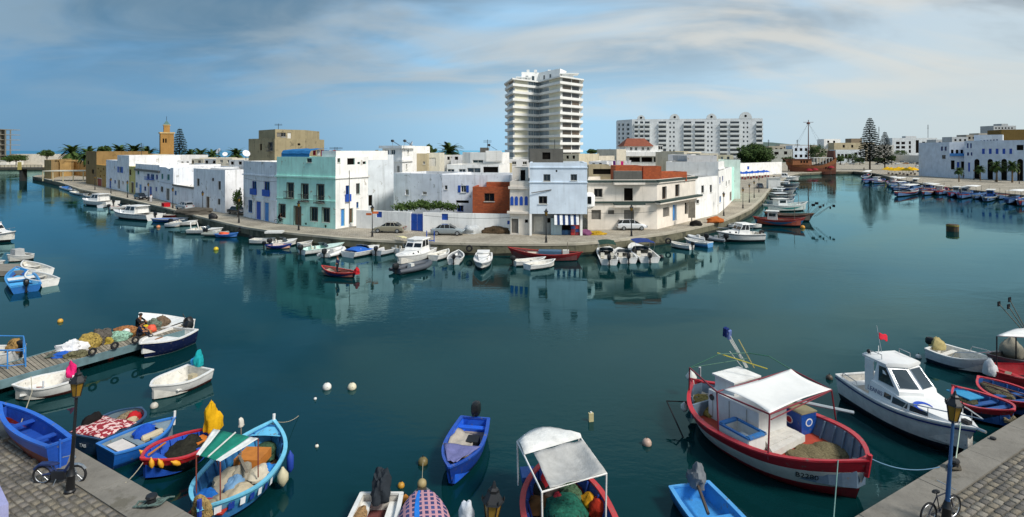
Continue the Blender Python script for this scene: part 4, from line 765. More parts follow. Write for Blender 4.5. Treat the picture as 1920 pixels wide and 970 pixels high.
def far_houses():
    S = lambda h: plaster(h)
    house('stone_block', 'tan unplastered stone block with stair tower behind the mint house', [(xat(466, 120), 120), (xat(515, 113), 113), (xat(572, 118), 118)], zat(260, 116), 12, TAN, [(0, 487, 270, 491, 282, 'void'), (0, 504, 268, 511, 283, 'bal_stone'), (1, 558, 269, 563, 273, 'void'), (1, 503, 287, 508, 296, 'void')], backv=(0, 1, 0)); house('stone_block', 'upper tier of the tan stone block', [(xat(485, 121), 121), (xat(516, 114.2), 114.2), (xat(571.5, 119), 119)], zat(243.5, 117), 9, TAN, [(1, 519, 249, 528, 257, 'panel_grey'), (1, 527.5, 249, 536, 257, 'win_grey'), (1, 539, 249, 546, 260, 'panel')], z0=zat(260, 116) - .4, backv=(0, 1, 0))
    house('red_roof_house', 'white house with red tiled roof below the long block', [(xat(1172, 150), 150), (xat(1243, 150), 150)], zat(273, 150), 10, WH, [(0, 1181, 276, 1186, 282, 'win'), (0, 1190, 276, 1195, 282, 'win'), (0, 1203, 276, 1208, 282, 'win'), (0, 1213, 276, 1218, 282, 'win'), (0, 1234, 274, 1243, 281, 'win'), (0, 1180, 295, 1200, 304, 'void'), (0, 1203, 295, 1223, 304, 'void'), (0, 1226, 295, 1242, 304, 'void')], par=0)
    r, fc, org = ALLB[-1][0], ALLB[-1][1], ALLB[-1][4]; A, t, n, Ln = fc[0]; z = ALLB[-1][3]; q = MB(); q.quad((A.x - .5, A.y - .6, z - .2), (A.x + 7.6, A.y - .6, z - .2), (A.x + 6.4, A.y + 5, z + 2.0), (A.x + 1.5, A.y + 5, z + 2.0)); q.quad((A.x + 7.6, A.y - .6, z - .2), (A.x + 7.6, A.y + 9, z - .2), (A.x + 6.4, A.y + 5, z + 2.0), (A.x + 6.4, A.y + 5, z + 2)); q.quad((A.x - .5, A.y - .6, z - .2), (A.x + 1.5, A.y + 5, z + 2.0), (A.x - .5, A.y + 9, z - .2), (A.x - .5, A.y + 9, z - .2)); q.build('tiled_roof', mat('#83462f', .9, .25, 1.5, .5), r, org)
    q = MB(); fbox(q, A, t, n, 0, Ln, zat(293, 150), zat(285, 150), .01, 1.1); q.build('balcony', WH, r, org)
    # filler roofs of the old town between the named houses
    rnd = random.Random(21); fills = [(222, 262, 170, 293), (262, 288, 165, 296), (288, 310, 160, 290), (305, 337, 158, 291), (335, 360, 150, 300), (352, 384, 148, 298), (378, 412, 140, 298), (405, 440, 138, 297), (425, 462, 128, 300), (380, 430, 160, 296), (560, 600, 130, 292), (600, 650, 140, 293), (822, 850, 130, 291), (845, 884, 125, 291), (935, 960, 110, 306), (950, 1000, 130, 300), (1056, 1085, 100, 289), (1078, 1110, 110, 293), (1096, 1140, 120, 294), (1130, 1160, 135, 287), (1156, 1176, 130, 280), (1240, 1262, 140, 284), (1254, 1292, 118, 290), (1280, 1320, 130, 285), (1318, 1352, 120, 288), (1345, 1375, 150, 291), (1104, 1136, 96, 303)]
    cols = ['#d7d4cb', '#c9bfa6', '#b3a684', '#dcdcdc', '#a99f88', '#cfc7b4', '#d8d8d8']; where = 'old town rooftops'; cn = {}; ORD0 = ['first', 'second', 'third', 'fourth', 'fifth', 'sixth', 'seventh', 'eighth', 'ninth', 'tenth', 'eleventh', 'twelfth']
    for i, (a, b, Y, v) in enumerate(fills):
        col = rnd.choice(cols); nm = {'#d7d4cb': 'off-white', '#c9bfa6': 'cream', '#b3a684': 'tan', '#dcdcdc': 'white', '#a99f88': 'drab', '#cfc7b4': 'pale cream', '#d8d8d8': 'light grey'}[col]; cn[nm] = cn.get(nm, -1) + 1; wins = [(0, a + (b - a) * q, v + 3, a + (b - a) * (q + .16), v + 9, rnd.choice(('void', 'win', 'win_grey'))) for q in (.2, .6)] if b - a > 24 else []
        house('flat_roof_house', '%s %s flat roofed house from the left among the old town roofs' % (ORD0[cn[nm]], nm), [(xat(a, Y), Y + rnd.uniform(-2, 2)), (xat(b, Y), Y + rnd.uniform(-2, 2))], zat(v, Y), rnd.uniform(7, 11), plaster(col, '#8a8170', .35, .6), wins, group=where)
    # left bank
    house('concrete_frame', 'unfinished concrete frame building at the far left edge', [(xat(-60, 400), 400), (xat(12, 400), 400)], zat(303, 400), 14, plaster('#d6d6d2'), [(0, 3, 300, 6, 303, 'void')], z0=1.2, cat='building'); root = ALLB[-1][0]; org = ALLB[-1][4]
    for k in range(7): MB().box((xat(-20, 407), 407, zat(301, 400) + 3.7 * k), (xat(21, 400) - xat(-60, 400), 16, .35)).build('floor_slab', plain('#8d8a80'), root, org)
    for k in range(6):
        for i in range(9): MB().box((xat(-58 + 9.4 * i, 400), 401, zat(301, 400) + 3.7 * k + 1.85), (.6, .6, 3.34)).build('column', plain('#77746a'), root, org)
        MB().box((xat(-28, 407), 410, zat(301, 400) + 3.7 * k + 1.85), (20, 6, 3.34)).build('core_wall', plain('#5c5a54'), root, org)
    house('bank_wall', 'long white wall along the far left bank', [(xat(18, 420), 420), (xat(124, 420), 420)], zat(289, 420), 2, plaster('#d4d0c6'), z0=1.2, par=0, cat='wall', roofm=WH); house('bank_wall', 'low pale terrace wall on the far left shore', [(xat(-30, 370), 370), (xat(80, 362), 362)], zat(309, 370), 2, plaster('#bdb6a4'), z0=1.2, par=0, cat='wall', roofm=WH)
    # right bank
    Y = 480
    house('white_house', 'white house with six teal windows behind the galleon', [(xat(1486, Y), Y), (xat(1518, Y), Y)], zat(273, Y), 12, plaster('#cfdbe6'), [(0, 1490 + 9.5 * i, 278 + 12 * j, 1495 + 9.5 * i, 283.5 + 12 * j, 'void_sky') for i in range(3) for j in range(2)]); house('grey_house', 'low grey house left of the six window house', [(xat(1440, Y), Y), (xat(1487, Y), Y)], zat(280, Y), 12, plaster('#a9aca4'), [(0, 1452, 285, 1460, 290, 'void'), (0, 1470, 284, 1476, 290, 'void')]); house('white_house', 'off-white house above the galleon stern', [(xat(1545, 540), 540), (xat(1576, 540), 540)], zat(261, 540), 12, WH, [(0, 1551, 264, 1555, 268, 'void'), (0, 1562, 264, 1566, 268, 'void')])
    house('tan_house', 'tan flat roofed house behind the tallest norfolk pine', [(xat(1564, 530), 530), (xat(1616, 530), 530)], zat(268, 530), 12, BEIGE, [(0, 1580, 272, 1584, 277, 'void'), (0, 1596, 272, 1600, 277, 'void')]); house('tan_house', 'small brown house on the skyline beside the norfolk pines', [(xat(1596, 560), 560), (xat(1616, 560), 560)], zat(260, 560), 10, plaster('#8d7d68')); house('shop_row', 'low white shop row with arcade on the right bank', [(xat(1567, 500), 500), (xat(1622, 500), 500)], zat(281, 500), 10, plaster('#c4ccd0'), [(0, 1570 + 7 * i, 289, 1575 + 7 * i, 298, 'void') for i in range(4)] + [(0, 1602 + 8 * i, 286 + 9 * j, 1607 + 8 * i, 291 + 9 * j, 'void_sky') for i in range(2) for j in range(2)])
    house('apartments', 'white apartment building with balconies right of the norfolk pines', [(xat(1673, 640), 640), (xat(1757, 635), 635)], zat(259, 638), 14, plaster('#d3d8da'), [(0, 1680 + 10 * i, 266 + 8 * j, 1687 + 10 * i, 271 + 8 * j, 'void') for i in range(2) for j in range(3)] + [(0, 1704, 265 + 8 * j, 1708, 271 + 8 * j, 'void') for j in range(3)] + [(0, 1717, 263, 1723, 287, 'void')] + [(0, 1729 + 8 * i, 266 + 8 * j, 1735 + 8 * i, 271 + 8 * j, 'void') for i in range(3) for j in range(3)], cat='apartments'); house('roof_room', 'stair head on the white apartment building', [(xat(1698, 643), 643), (xat(1718, 643), 643)], zat(255.5, 643), 6, plaster('#c3c6c8'), z0=zat(259, 638) - 1, cat='roof room')
    house('retaining_wall', 'long pale retaining wall behind the car park', [(xat(1636, 600), 600), (xat(1768, 470), 470)], zat(291, 540), 3, plaster('#cfcdc6'), par=0, cat='wall', roofm=WH)
    HW = plaster('#d2dae4', '#9aa3ac', .15, .35)
    a, b, c_ = (xat(1762, 232), 232), (xat(1780, 226), 226), (xat(1812, 224), 224)
    house('hotel', 'white house with blue balconies left of the arcaded hotel', [a, b, c_], zat(267, 228), 12, HW, [(0, 1764, 275, 1768, 283, 'win_blue'), (0, 1771, 275, 1775, 283, 'win_blue'), (0, 1766, 291, 1773, 298, 'win_grey')] + [(1, 1783 + 9 * i, 281, 1788 + 9 * i, 292, 'void') for i in range(3)] + [(1, 1783, 301, 1790, 318, 'void'), (1, 1794, 304, 1799, 320, 'door_blue'), (1, 1802, 303, 1808, 319, 'void')], cat='hotel', backv=(0, 1, 0))
    r, fc, org = ALLB[-1][0], ALLB[-1][1], ALLB[-1][4]; A, t, n, Ln = fc[1]; q = MB(); fbox(q, A, t, n, .1, Ln - .1, zat(293, 225), zat(288, 225), .004, .8); q.build('balcony', BLUE2, r, org)
    f = [(xat(1808, 222), 222), (xat(1945, 198), 198)]
    house('arcaded_hotel', 'large white arcaded hotel with blue shuttered windows on the right bank', f, zat(264, 215), 14, HW, [(0, 1813, 269, 1816, 278, 'win_blue'), (0, 1819, 269, 1822, 278, 'win_blue'), (0, 1813, 286, 1817, 292, 'win_blue'), (0, 1820, 286, 1823, 292, 'win_blue')] + [(0, 1841 + 12.8 * i, 279, 1846.5 + 12.8 * i, 289, 'panel_blue') for i in range(5)] + [(0, 1815, 305, 1819, 322, 'door_blue')] + [(0, 1906, 272, 1919, 282, 'void')], cat='hotel')
    r, fc, org = ALLB[-1][0], ALLB[-1][1], ALLB[-1][4]; A, t, n, Ln = fc[0]
    for u in (1832, 1857, 1883, 1913):
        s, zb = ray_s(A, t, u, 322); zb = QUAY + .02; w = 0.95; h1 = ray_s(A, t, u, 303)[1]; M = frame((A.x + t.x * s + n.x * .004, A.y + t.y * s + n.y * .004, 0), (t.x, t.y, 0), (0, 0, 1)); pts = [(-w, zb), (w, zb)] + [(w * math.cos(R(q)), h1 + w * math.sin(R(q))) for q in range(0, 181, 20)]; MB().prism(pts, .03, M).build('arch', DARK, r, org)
        pts2 = [(w * 1.0, zb), (w * 1.25, zb)] + [(1.25 * w * math.cos(R(q)), h1 + 1.25 * w * math.sin(R(q))) for q in range(0, 181, 20)] + [(-1.25 * w, zb), (-w, zb)] + [(w * math.cos(R(q)), h1 + w * math.sin(R(q))) for q in range(180, -1, -20)]; MB().prism(pts2, .07, M).build('arch_surround', HW, r, org)
    house('upper_terrace', 'white upper storey with small arches on the arcaded hotel', [(xat(1826, 226), 226), (xat(1880, 220), 220)], zat(253, 223), 8, HW, [(0, 1838 + 6 * i, 263.5 - .4 * i, 1841 + 6 * i, 269, 'win_blue') for i in range(6)], z0=zat(264, 215) - .7, cat='upper storey'); house('brown_block', 'brown upper block behind the arcaded hotel', [(xat(1878, 240), 240), (xat(1950, 236), 236)], zat(243, 238), 12, plaster('#6f5a30', '#514326', .3), [])
    house('far_tower', 'distant pale apartment block on the right skyline', [(xat(1863, 700), 700), (xat(1905, 700), 700)], zat(236, 700), 20, plaster('#a8acae'), [(0, 1866 + 6 * i, 239 + 5 * j, 1869 + 6 * i, 242 + 5 * j, 'void') for i in range(6) for j in range(2)], cat='apartment block'); house('far_tower', 'top storey of the distant pale apartment block', [(xat(1878, 705), 705), (xat(1890, 705), 705)], zat(232, 700), 12, plaster('#a8acae'), z0=zat(237, 700), cat='apartment block')
    for i, (a, b, Y, v, col) in enumerate([(1440, 1470, 400, 274, '#a39c8c'), (1462, 1500, 420, 271, '#b8b4a8'), (1500, 1545, 400, 272, '#9c9484'), (1617, 1640, 380, 268, '#b0a894'), (1640, 1676, 360, 272, '#bcbab2'), (1755, 1790, 300, 262, '#b9bcbc'), (1785, 1815, 290, 257, '#aab0b4'), (1812, 1838, 300, 253, '#8f8c84'), (1835, 1862, 320, 250, '#a09c92'), (1905, 1950, 300, 262, '#b4b8ba'), (1530, 1552, 350, 279, '#a39c8c')]):
        house('skyline_house', ('drab', 'pale', 'brownish', 'buff', 'grey-white', 'cool grey', 'blue-grey', 'dull brown', 'warm grey', 'light grey', 'umber')[i] + ' flat roofed house on the right bank skyline', [(xat(a, Y * 1.5), Y * 1.5), (xat(b, Y * 1.5), Y * 1.5)], zat(v, Y * 1.5), 10, plaster(col), [(0, a + (b - a) * q, v + 4, a + (b - a) * q + 4, v + 8, 'void') for q in (.15, .45, .75)], group='right bank skyline houses')
far_houses()
# ---------------------------------------------------------------- boats: builders
ORD = ['first', 'second', 'third', 'fourth', 'fifth', 'sixth', 'seventh', 'eighth', 'ninth', 'tenth', 'eleventh', 'twelfth', 'thirteenth', 'fourteenth', 'fifteenth', 'sixteenth', 'seventeenth', 'eighteenth', 'nineteenth', 'twentieth', 'twenty-first', 'twenty-second', 'twenty-third', 'twenty-fourth', 'twenty-fifth', 'twenty-sixth', 'twenty-seventh', 'twenty-eighth', 'twenty-ninth', 'thirtieth']
def fit(bow, stern, zb, zs):
    a, b = P(*bow, zb), P(*stern, zs); d = a - b; d.z = 0; return (a.x + b.x) / 2, (a.y + b.y) / 2, math.atan2(d.y, d.x), d.length
class Hull:
    def __init__(s, L, B, fb, kind='transom', br=.45, sr=.1, ts=.8, p=2.3, full=2.4, tm=.42, rake=.10, draft=.35, z=0.0):
        s.L, s.B, s.fb, s.kind, s.br, s.sr, s.ts, s.p, s.full, s.tm, s.rake, s.dr = L, B, fb, kind, br, sr, ts, p, full, tm, rake, draft
    def h(s, t):
        if s.kind == 'double': q = 1 - abs(2 * t - 1) ** s.full; return s.B / 2 * max(0.012, q)
        if t < s.tm: return s.B / 2 * (s.ts + (1 - s.ts) * math.sin(math.pi / 2 * t / s.tm))
        return s.B / 2 * max(0.012, 1 - ((t - s.tm) / (1 - s.tm)) ** s.p)
    def zs(s, t): return s.fb * (1 + s.br * max(0, (t - .35) / .65) ** 2 + s.sr * max(0, (.45 - t) / .45) ** 2)
    def x(s, t, zf=1.0):
        x = -s.L / 2 + s.L * t - s.rake * s.L * (1 - zf) * t ** 5
        if s.kind == 'double': x += s.rake * .8 * s.L * (1 - zf) * (1 - t) ** 5
        return x
    def pt(s, t, side, inset=0.0, dz=0.0): return Vector((s.x(t), side * max(0.0, s.h(t) - inset), s.zs(t) + dz))
def hull_parts(root, H, c, floor=.12, rim=.11, n=18, deck=None, thw=(), stripe=None, ribs=0, opened=True, aft=None, floor_mat=None):
    """c: dict bottom, body, band, rim, inside (materials)"""
    ts = [i / n for i in range(n + 1)]; rows = [(0, -1, 0), (.5, -.75, 0), (.80, 0, .03), (.88, 0, .28), (.96, 0, .70), (1.0, 0, 1.0)]; rm = [0, 0, 0, 1, 2]
    if stripe: rm = stripe
    m = MB(); ring = []
    for t in ts:
        zs = H.zs(t); hh = H.h(t); r = []
        for k in (5, 4, 3, 2, 1, 0, 1, 2, 3, 4, 5):
            yk, dd, zf = rows[k]; e = 1 + 2.2 * t ** 3 + (2.2 * (1 - t) ** 3 if H.kind == 'double' else 0); y = hh * (yk ** e if yk else 0); r.append((H.x(t, zf if dd == 0 else 0.0), y, dd * H.dr * (1 - .5 * t ** 4) + zf * zs))
        for j in range(5): r[j] = (r[j][0], r[j][1], r[j][2])
        ring.append([(x, (y if j < 5 else -y if j > 5 else 0), z) for j, (x, y, z) in enumerate(r)])
    mr = [rm[4], rm[3], rm[2], rm[1], rm[0], rm[0], rm[1], rm[2], rm[3], rm[4]]
    m.loft(ring, 1, False, False, False, mr); m.poly(ring[0], 1)
    hull = m.build('hull', [c['bottom'], c['body'], c['band']], root, smooth=True)
    path = [(H.x(t), H.h(t), H.zs(t)) for t in ts]; g = MB(); rg = []
    for sgn, seq in ((1, path), (-1, path[::-1])):
        for x, y, z in seq:
            o = y + .03; i_ = max(0.0, y - rim); rg.append([(x + (.03 if y < .05 else 0), sgn * o, z - .03), (x + (.03 if y < .05 else 0), sgn * o, z + .035), (x - (rim if y < .05 else 0), sgn * i_, z + .035), (x - (rim if y < .05 else 0), sgn * i_, z - .03)])
    g.loft(rg, 0)
    if H.kind != 'double': g.box((H.x(0) + .03, 0, H.zs(0) + .002), (.09, 2 * H.h(0) - .02, .07))
    g.build('gunwale', c['rim'], root)
    if opened:
        i1 = MB(); R_ = []; ends = [t for t in ts if H.h(t) > rim * 1.05 + .02]
        for t in ends:
            zs = H.zs(t); hh = max(.01, H.h(t) - rim * .9); x = min(max(H.x(t), -H.L / 2 + .05), H.L / 2 - .12); R_.append([(x, hh, zs - .01), (x, hh * .86, floor), (x, -hh * .86, floor), (x, -hh, zs - .01)])
        i1.loft(R_, 0, False, False, False, [0, 1, 0]); i1.poly(R_[0], 0); i1.poly(R_[-1], 0); i1.build('interior', [c['inside'], floor_mat or c['inside']], root)
        for t in thw:
            q = MB(); w = 2 * (H.h(t) - rim) - .02; q.box((H.x(t), 0, H.zs(t) - .16), (.26, w, .05)); q.build('thwart', c.get('thwart', c['inside']), root)
        for k in range(ribs):
            t = .12 + .76 * k / max(1, ribs - 1)
            for sg in (1, -1):
                q = MB(); hh = H.h(t) - rim; q.add([(H.x(t) - .03, sg * (hh * .98), H.zs(t) - .03), (H.x(t) + .03, sg * (hh * .98), H.zs(t) - .03), (H.x(t) + .03, sg * (hh * .84), floor), (H.x(t) - .03, sg * (hh * .84), floor), (H.x(t) - .03, sg * (hh * .98 - .06), H.zs(t) - .03), (H.x(t) + .03, sg * (hh * .98 - .06), H.zs(t) - .03), (H.x(t) + .03, sg * (hh * .84 - .06), floor), (H.x(t) - .03, sg * (hh * .84 - .06), floor)], ((0, 1, 2, 3), (7, 6, 5, 4), (0, 4, 5, 1), (1, 5, 6, 2), (2, 6, 7, 3), (3, 7, 4, 0))); q.build('rib', c.get('rib', c['inside']), root)
    for (t0, t1, dz, nm, mt) in (deck or ()):
        d = MB(); K = 8; rr = []
        for i in range(K + 1):
            t = t0 + (t1 - t0) * i / K; hh = max(.004, H.h(t) - rim * .92); z = H.zs(t) + dz; x = min(H.x(t), H.L / 2 - .10) if t > .9 else max(H.x(t), -H.L / 2 + .06); rr.append([(x, hh, z), (x, hh * .5, z + .03 * min(1, hh)), (x, 0, z + .045 * min(1, hh)), (x, -hh * .5, z + .03 * min(1, hh)), (x, -hh, z)])
        d.loft(rr, 0, False, False, False); e = rr[0] if t0 > .05 else rr[0]
        d.build(nm, mt, root, smooth=True)
    return hull
def outboard(root, x, z, m=None, s=1.0, tilt=0.0, y=0.0):
    m = m or BLACK; o = thing_part('outboard_motor', root, (x, y, z)); M = Matrix.Rotation(tilt, 3, 'Y'); q = MB()
    rings = [[(M @ Vector((px * s * k, py * s * k, zz * s))) for px, py in ((.2, .13), (.05, .19), (-.22, .17), (-.34, .08), (-.34, -.08), (-.22, -.17), (.05, -.19), (.2, -.13))] for k, zz in ((.78, .02), (1, .12), (1, .34), (.82, .46), (.4, .5))]
    q.loft(rings, 0); q.build('cowl', m, o, smooth=True); q = MB(); q.box(M @ Vector((-.08 * s, 0, -.33 * s)), (.15 * s, .1 * s, .72 * s), M=M); q.box(M @ Vector((-.2 * s, 0, -.45 * s)), (.4 * s, .2 * s, .03), M=M); q.build('leg', m, o); q = MB().tube([M @ Vector((.15 * s, 0, .14 * s)), M @ Vector((.55 * s, .03, .18 * s))], .025 * s, 5); q.build('tiller', BLACK, o); return o
def thing_part(name, root, loc):
    o = MB().box((0, 0, 0), (.12, .16, .10)).build(name, BLACK, root); o.location = loc; return o
from mathutils import noise as mnoise
def lump(name, m, loc, size, parent=None, jit=.16, seed=0, n=12, mm=7, flat=True, seams=True):
    q = MB(); k = 1 if jit < .05 or max(size) < .2 else 2; q.ball((0, 0, 0), 1.0, n * k, mm * k); o = Vector((seed * 7.31, seed * 3.7, 1.3)); vs = []
    for v in q.v:
        p = Vector(v); a = 1 + jit * 2.2 * mnoise.noise(p * 1.3 + o) + jit * 1.3 * (abs(mnoise.noise(p * 3.1 + o)) - .25) + jit * .8 * (abs(mnoise.noise(p * 7.0 + o)) - .2); p = p * a
        vs.append((p.x * size[0], p.y * size[1], max(p.z, -.35 if flat else -2) * size[2] + (.35 * size[2] if flat else 0)))
    q.v = vs; o = q.build(name, m, parent, smooth=True); o.location = loc; return o
def cset(body, bottom='#5a2620', band=None, rim=None, inside=None, **k):
    d = dict(body=boatp(body), bottom=boatp(bottom), band=boatp(band or body), rim=boatp(rim or body), inside=mat(inside or body, .6, .16, 4, .15, patch='#6d6a62', amount=.25, pscale=5)); d.update({a: boatp(b) for a, b in k.items()}); return d
GRP = 'boats'
def skiff(name, label, bow, stern, B, fb=.55, kind='transom', c=None, motor=None, thw=(.3, .62), deck=(), group=None, floor=.1, zb=None, zs=None, n=14, rot=None, **hk):
    fx, fy, rz, L = fit(bow, stern, zb or fb * 1.3, zs or fb); root = thing(name, label, 'boat', (fx, fy, 0), rz, group); H = Hull(L, B, fb, kind, **hk)
    hull_parts(root, H, c, floor, min(.1, B * .07), n, deck, thw)
    if motor: outboard(root, H.x(0) - .08, H.zs(0) + .05, motor if not isinstance(motor, bool) else None, 1.0 if L > 3.5 else .85)
    return root, H
def runabout(name, label, bow, stern, B, fb=.62, c=None, motor=True, group=None, screen=True, cover=None, bim=None, arch=False, rail=False, zb=None, zs=None, t0=.52):
    fx, fy, rz, L = fit(bow, stern, zb or fb * 1.35, zs or fb); root = thing(name, label, 'boat', (fx, fy, 0), rz, group); H = Hull(L, B, fb, 'transom', br=.35, sr=0, ts=.9, p=2.4, tm=.45); c = c or cset('#e4e4e0', '#2e3338', inside='#d8d6ce')
    hull_parts(root, H, c, .18, .10, 14, [(t0, .985, .02, 'foredeck', c['rim'])], ())
    if screen:
        hh = H.h(t0 + .02) * .8; x = H.x(t0 + .02); z = H.zs(t0); q = MB(); a = [(x - .25, -hh, z + .02), (x + .25, -hh * .55, z + .03), (x + .25, hh * .55, z + .03), (x - .25, hh, z + .02)]; b = [(px - .3, py * .9, pz + .42) for px, py, pz in a]; q.loft([a, b], 0, False, False, False); q.build('windscreen', GLASSB, root); q = MB().tube(b, .022, 5); q.build('screen_rail', STEEL, root)
    for sx, sy in ((-.5, .25), (-.5, -.25)):
        q = MB(); q.box((H.x(.3), sy * B, .42), (.5, .42, .3)); q.box((H.x(.3) - .25, sy * B, .72), (.1, .42, .4)); q.build('seat', plain('#cfcabc'), root)
    if motor: outboard(root, H.x(0) - .1, H.zs(0), None, 1.15)
    if cover:
        q = MB(); R_ = []
        for i in range(9):
            t = .1 + .5 * i / 8; hh = H.h(t) - .06; z = H.zs(t) + .06; k = .35 * math.sin(math.pi * min(1, (i + 1.2) / 9)); R_.append([(H.x(t), hh, z), (H.x(t), hh * .6, z + k * .8), (H.x(t), 0, z + k), (H.x(t), -hh * .6, z + k * .8), (H.x(t), -hh, z)])
        q.loft(R_, 0, False, True, True); q.build('cover', cloth(cover), root, smooth=True)
    if bim:
        q = MB(); x0, x1 = H.x(.22), H.x(.55); w = B * .42; z = fb + 1.25; R_ = [[(x0 + (x1 - x0) * i / 4, y * w, z + .12 * (1 - y * y) + .05 * math.sin(i * 1.57)) for y in (-1, -.5, 0, .5, 1)] for i in range(5)]; q.loft(R_, 0, False, False, False); o = q.build('bimini', cloth(bim), root); md = o.modifiers.new('s', 'SOLIDIFY'); md.thickness = .03
        for sx in (x0, x1):
            for sy in (-1, 1): MB().tube([(sx * .5 + (x0 + x1) * .25, sy * w, fb), (sx, sy * w, z)], .018, 5).build('bimini_pole', STEEL, root)
    if arch: q = MB(); w = B * .42; q.tube([(H.x(.15), -w, fb), (H.x(.12), -w * .9, fb + .9), (H.x(.1), -w * .7, fb + 1.1), (H.x(.1), w * .7, fb + 1.1), (H.x(.12), w * .9, fb + .9), (H.x(.15), w, fb)], .07, 6); q.build('radar_arch', WHITE, root)
    if rail: q = MB().tube([H.pt(.55, 1, .1, .05), H.pt(.6, 1, .1, .4), H.pt(.8, 1, .1, .42), H.pt(.97, 0, 0, .42) - Vector((.15, 0, 0)), H.pt(.8, -1, .1, .42), H.pt(.6, -1, .1, .4), H.pt(.55, -1, .1, .05)], .02, 5); q.build('bow_rail', STEEL, root)
    return root, H
def cruiser(name, label, bow, stern, B, fb=.95, c=None, group=None, zb=None, zs=None, stripe='#22335c', fly=False, cab=(.30, .58), ch=1.15, motor=True):
    fx, fy, rz, L = fit(bow, stern, zb or fb * 1.3, zs or fb); root = thing(name, label, 'boat', (fx, fy, 0), rz, group); H = Hull(L, B, fb, 'transom', br=.32, sr=0, ts=.9, p=2.5, tm=.42, rake=.14); c = c or cset('#e6e5e1', '#2b3038', band='#e6e5e1', inside='#d8d5cc')
    hull_parts(root, H, c, .35, .12, 16, [(cab[0], .985, .02, 'deck', c['rim'])], ())
    t0, t1 = cab; x0, x1 = H.x(t0), H.x(t1); w = H.h(t0) * .80; z = H.zs(t0) + .02
    tr = MB(); R_ = []                                                # low trunk cabin towards the bow
    for i in range(7):
        t = t1 - .06 + (.30 + .06) * i / 6; hh = H.h(t) * .68 * (1 - .25 * i / 6); zz = H.zs(t) + .02; k = .42 * (1 - i / 6.3) + .02; R_.append([(H.x(t), hh, zz), (H.x(t), hh * .85, zz + k), (H.x(t), 0, zz + k + .05), (H.x(t), -hh * .85, zz + k), (H.x(t), -hh, zz)])
    tr.loft(R_, 0, False, True, True); trunk = tr.build('trunk_cabin', c['rim'], root, smooth=True)
    for sg in (1, -1):
        for k in (1, 3):
            a, b = R_[k], R_[k + 1]; p = [Vector(a[0 if sg > 0 else 4]), Vector(b[0 if sg > 0 else 4]), Vector(b[1 if sg > 0 else 3]), Vector(a[1 if sg > 0 else 3])]; cc = sum(p, Vector()) / 4; nn = (p[1] - p[0]).cross(p[3] - p[0]).normalized() * (1 if sg < 0 else -1); nn = nn if nn.y * sg > 0 else -nn; q = [cc + (v - cc) * .62 + nn * .012 for v in p]; o = MB().poly(q).build('porthole', GLASS, trunk); 
    # wheelhouse
    hb = [(x0, w), (x1, w * .92), (x1 + .15, w * .5)]; zt = z + ch; ft = ch * .55
    bot = [(x0, w), (x1, w * .96), (x1 + .12, 0), (x1, -w * .96), (x0, -w)]; top = [(x0 + .05, w * .86), (x1 - ft, w * .8), (x1 - ft + .1, 0), (x1 - ft, -w * .8), (x0 + .05, -w * .86)]
    mid = [tuple(b_ + (t_ - b_) * .42 for b_, t_ in zip(B_, T_)) for B_, T_ in zip(bot, top)]
    q = MB(); q.loft([[(*p, z) for p in bot], [(*p, z + ch * .42) for p in mid], [(*p, zt) for p in top]], 0, True, False, True); q.build('wheelhouse', c['rim'], root)
    def pane(i, j, s0, s1, nm='window'):
        a0, a1 = Vector((*mid[i], z + ch * .46)), Vector((*mid[j], z + ch * .46)); b0, b1 = Vector((*top[i], zt - .08)), Vector((*top[j], zt - .08)); e = [a0.lerp(a1, s0), a0.lerp(a1, s1), b0.lerp(b1, s1), b0.lerp(b1, s0)]; cen = Vector(((x0 + x1) / 2, 0, z)); nn = (e[1] - e[0]).cross(e[3] - e[0]).normalized(); nn = nn if nn.dot(e[0] - cen) > 0 else -nn; f = [v + nn * .014 for v in e]; g = MB(); g.loft([[v + nn * .002 for v in e], f], 0, True, False, True); g.build(nm, GLASS, root)
    for i, j in ((0, 1), (3, 4)): pane(i, j, .08, .45); pane(i, j, .52, .93)
    for i, j in ((1, 2), (2, 3)): pane(i, j, .08, .92, 'windscreen_pane')
    rf = MB(); rp = [(x0 - .5, w * .9), (x1 - ft + .1, w * .86), (x1 - ft + .3, 0), (x1 - ft + .1, -w * .86), (x0 - .5, -w * .9)]; rf.loft([[(*p, zt) for p in rp], [(p[0] * .99, p[1] * .95, zt + .09) for p in rp]], 0); rf.build('roof', c['rim'], root)
    for sg in (1, -1): MB().tube([(x0 - .45, sg * w * .85, H.zs(.2)), (x0 - .45, sg * w * .85, zt)], .03, 5).build('roof_post', STEEL, root)
    q = MB().tube([H.pt(.6, 1, .1, .05), H.pt(.62, 1, .1, .5), H.pt(.82, 1, .1, .52), H.pt(.985, 0, 0, .52) + Vector((.05, 0, 0)), H.pt(.82, -1, .1, .52), H.pt(.62, -1, .1, .5), H.pt(.6, -1, .1, .05)], .022, 5); q.build('bow_rail', STEEL, root)
    if stripe:
        for sg in (1, -1): q = MB(); q.loft([[(H.x(t), sg * (H.h(t) + .033), H.zs(t) - .16), (H.x(t), sg * (H.h(t) + .033), H.zs(t) - .09)] for t in [i / 14 for i in range(15)]], 0, False, False, False); q.build('stripe', plain(stripe, .4), root)
    if motor: outboard(root, H.x(0) - .1, H.zs(0) - .2, None, 1.2)
    return root, H
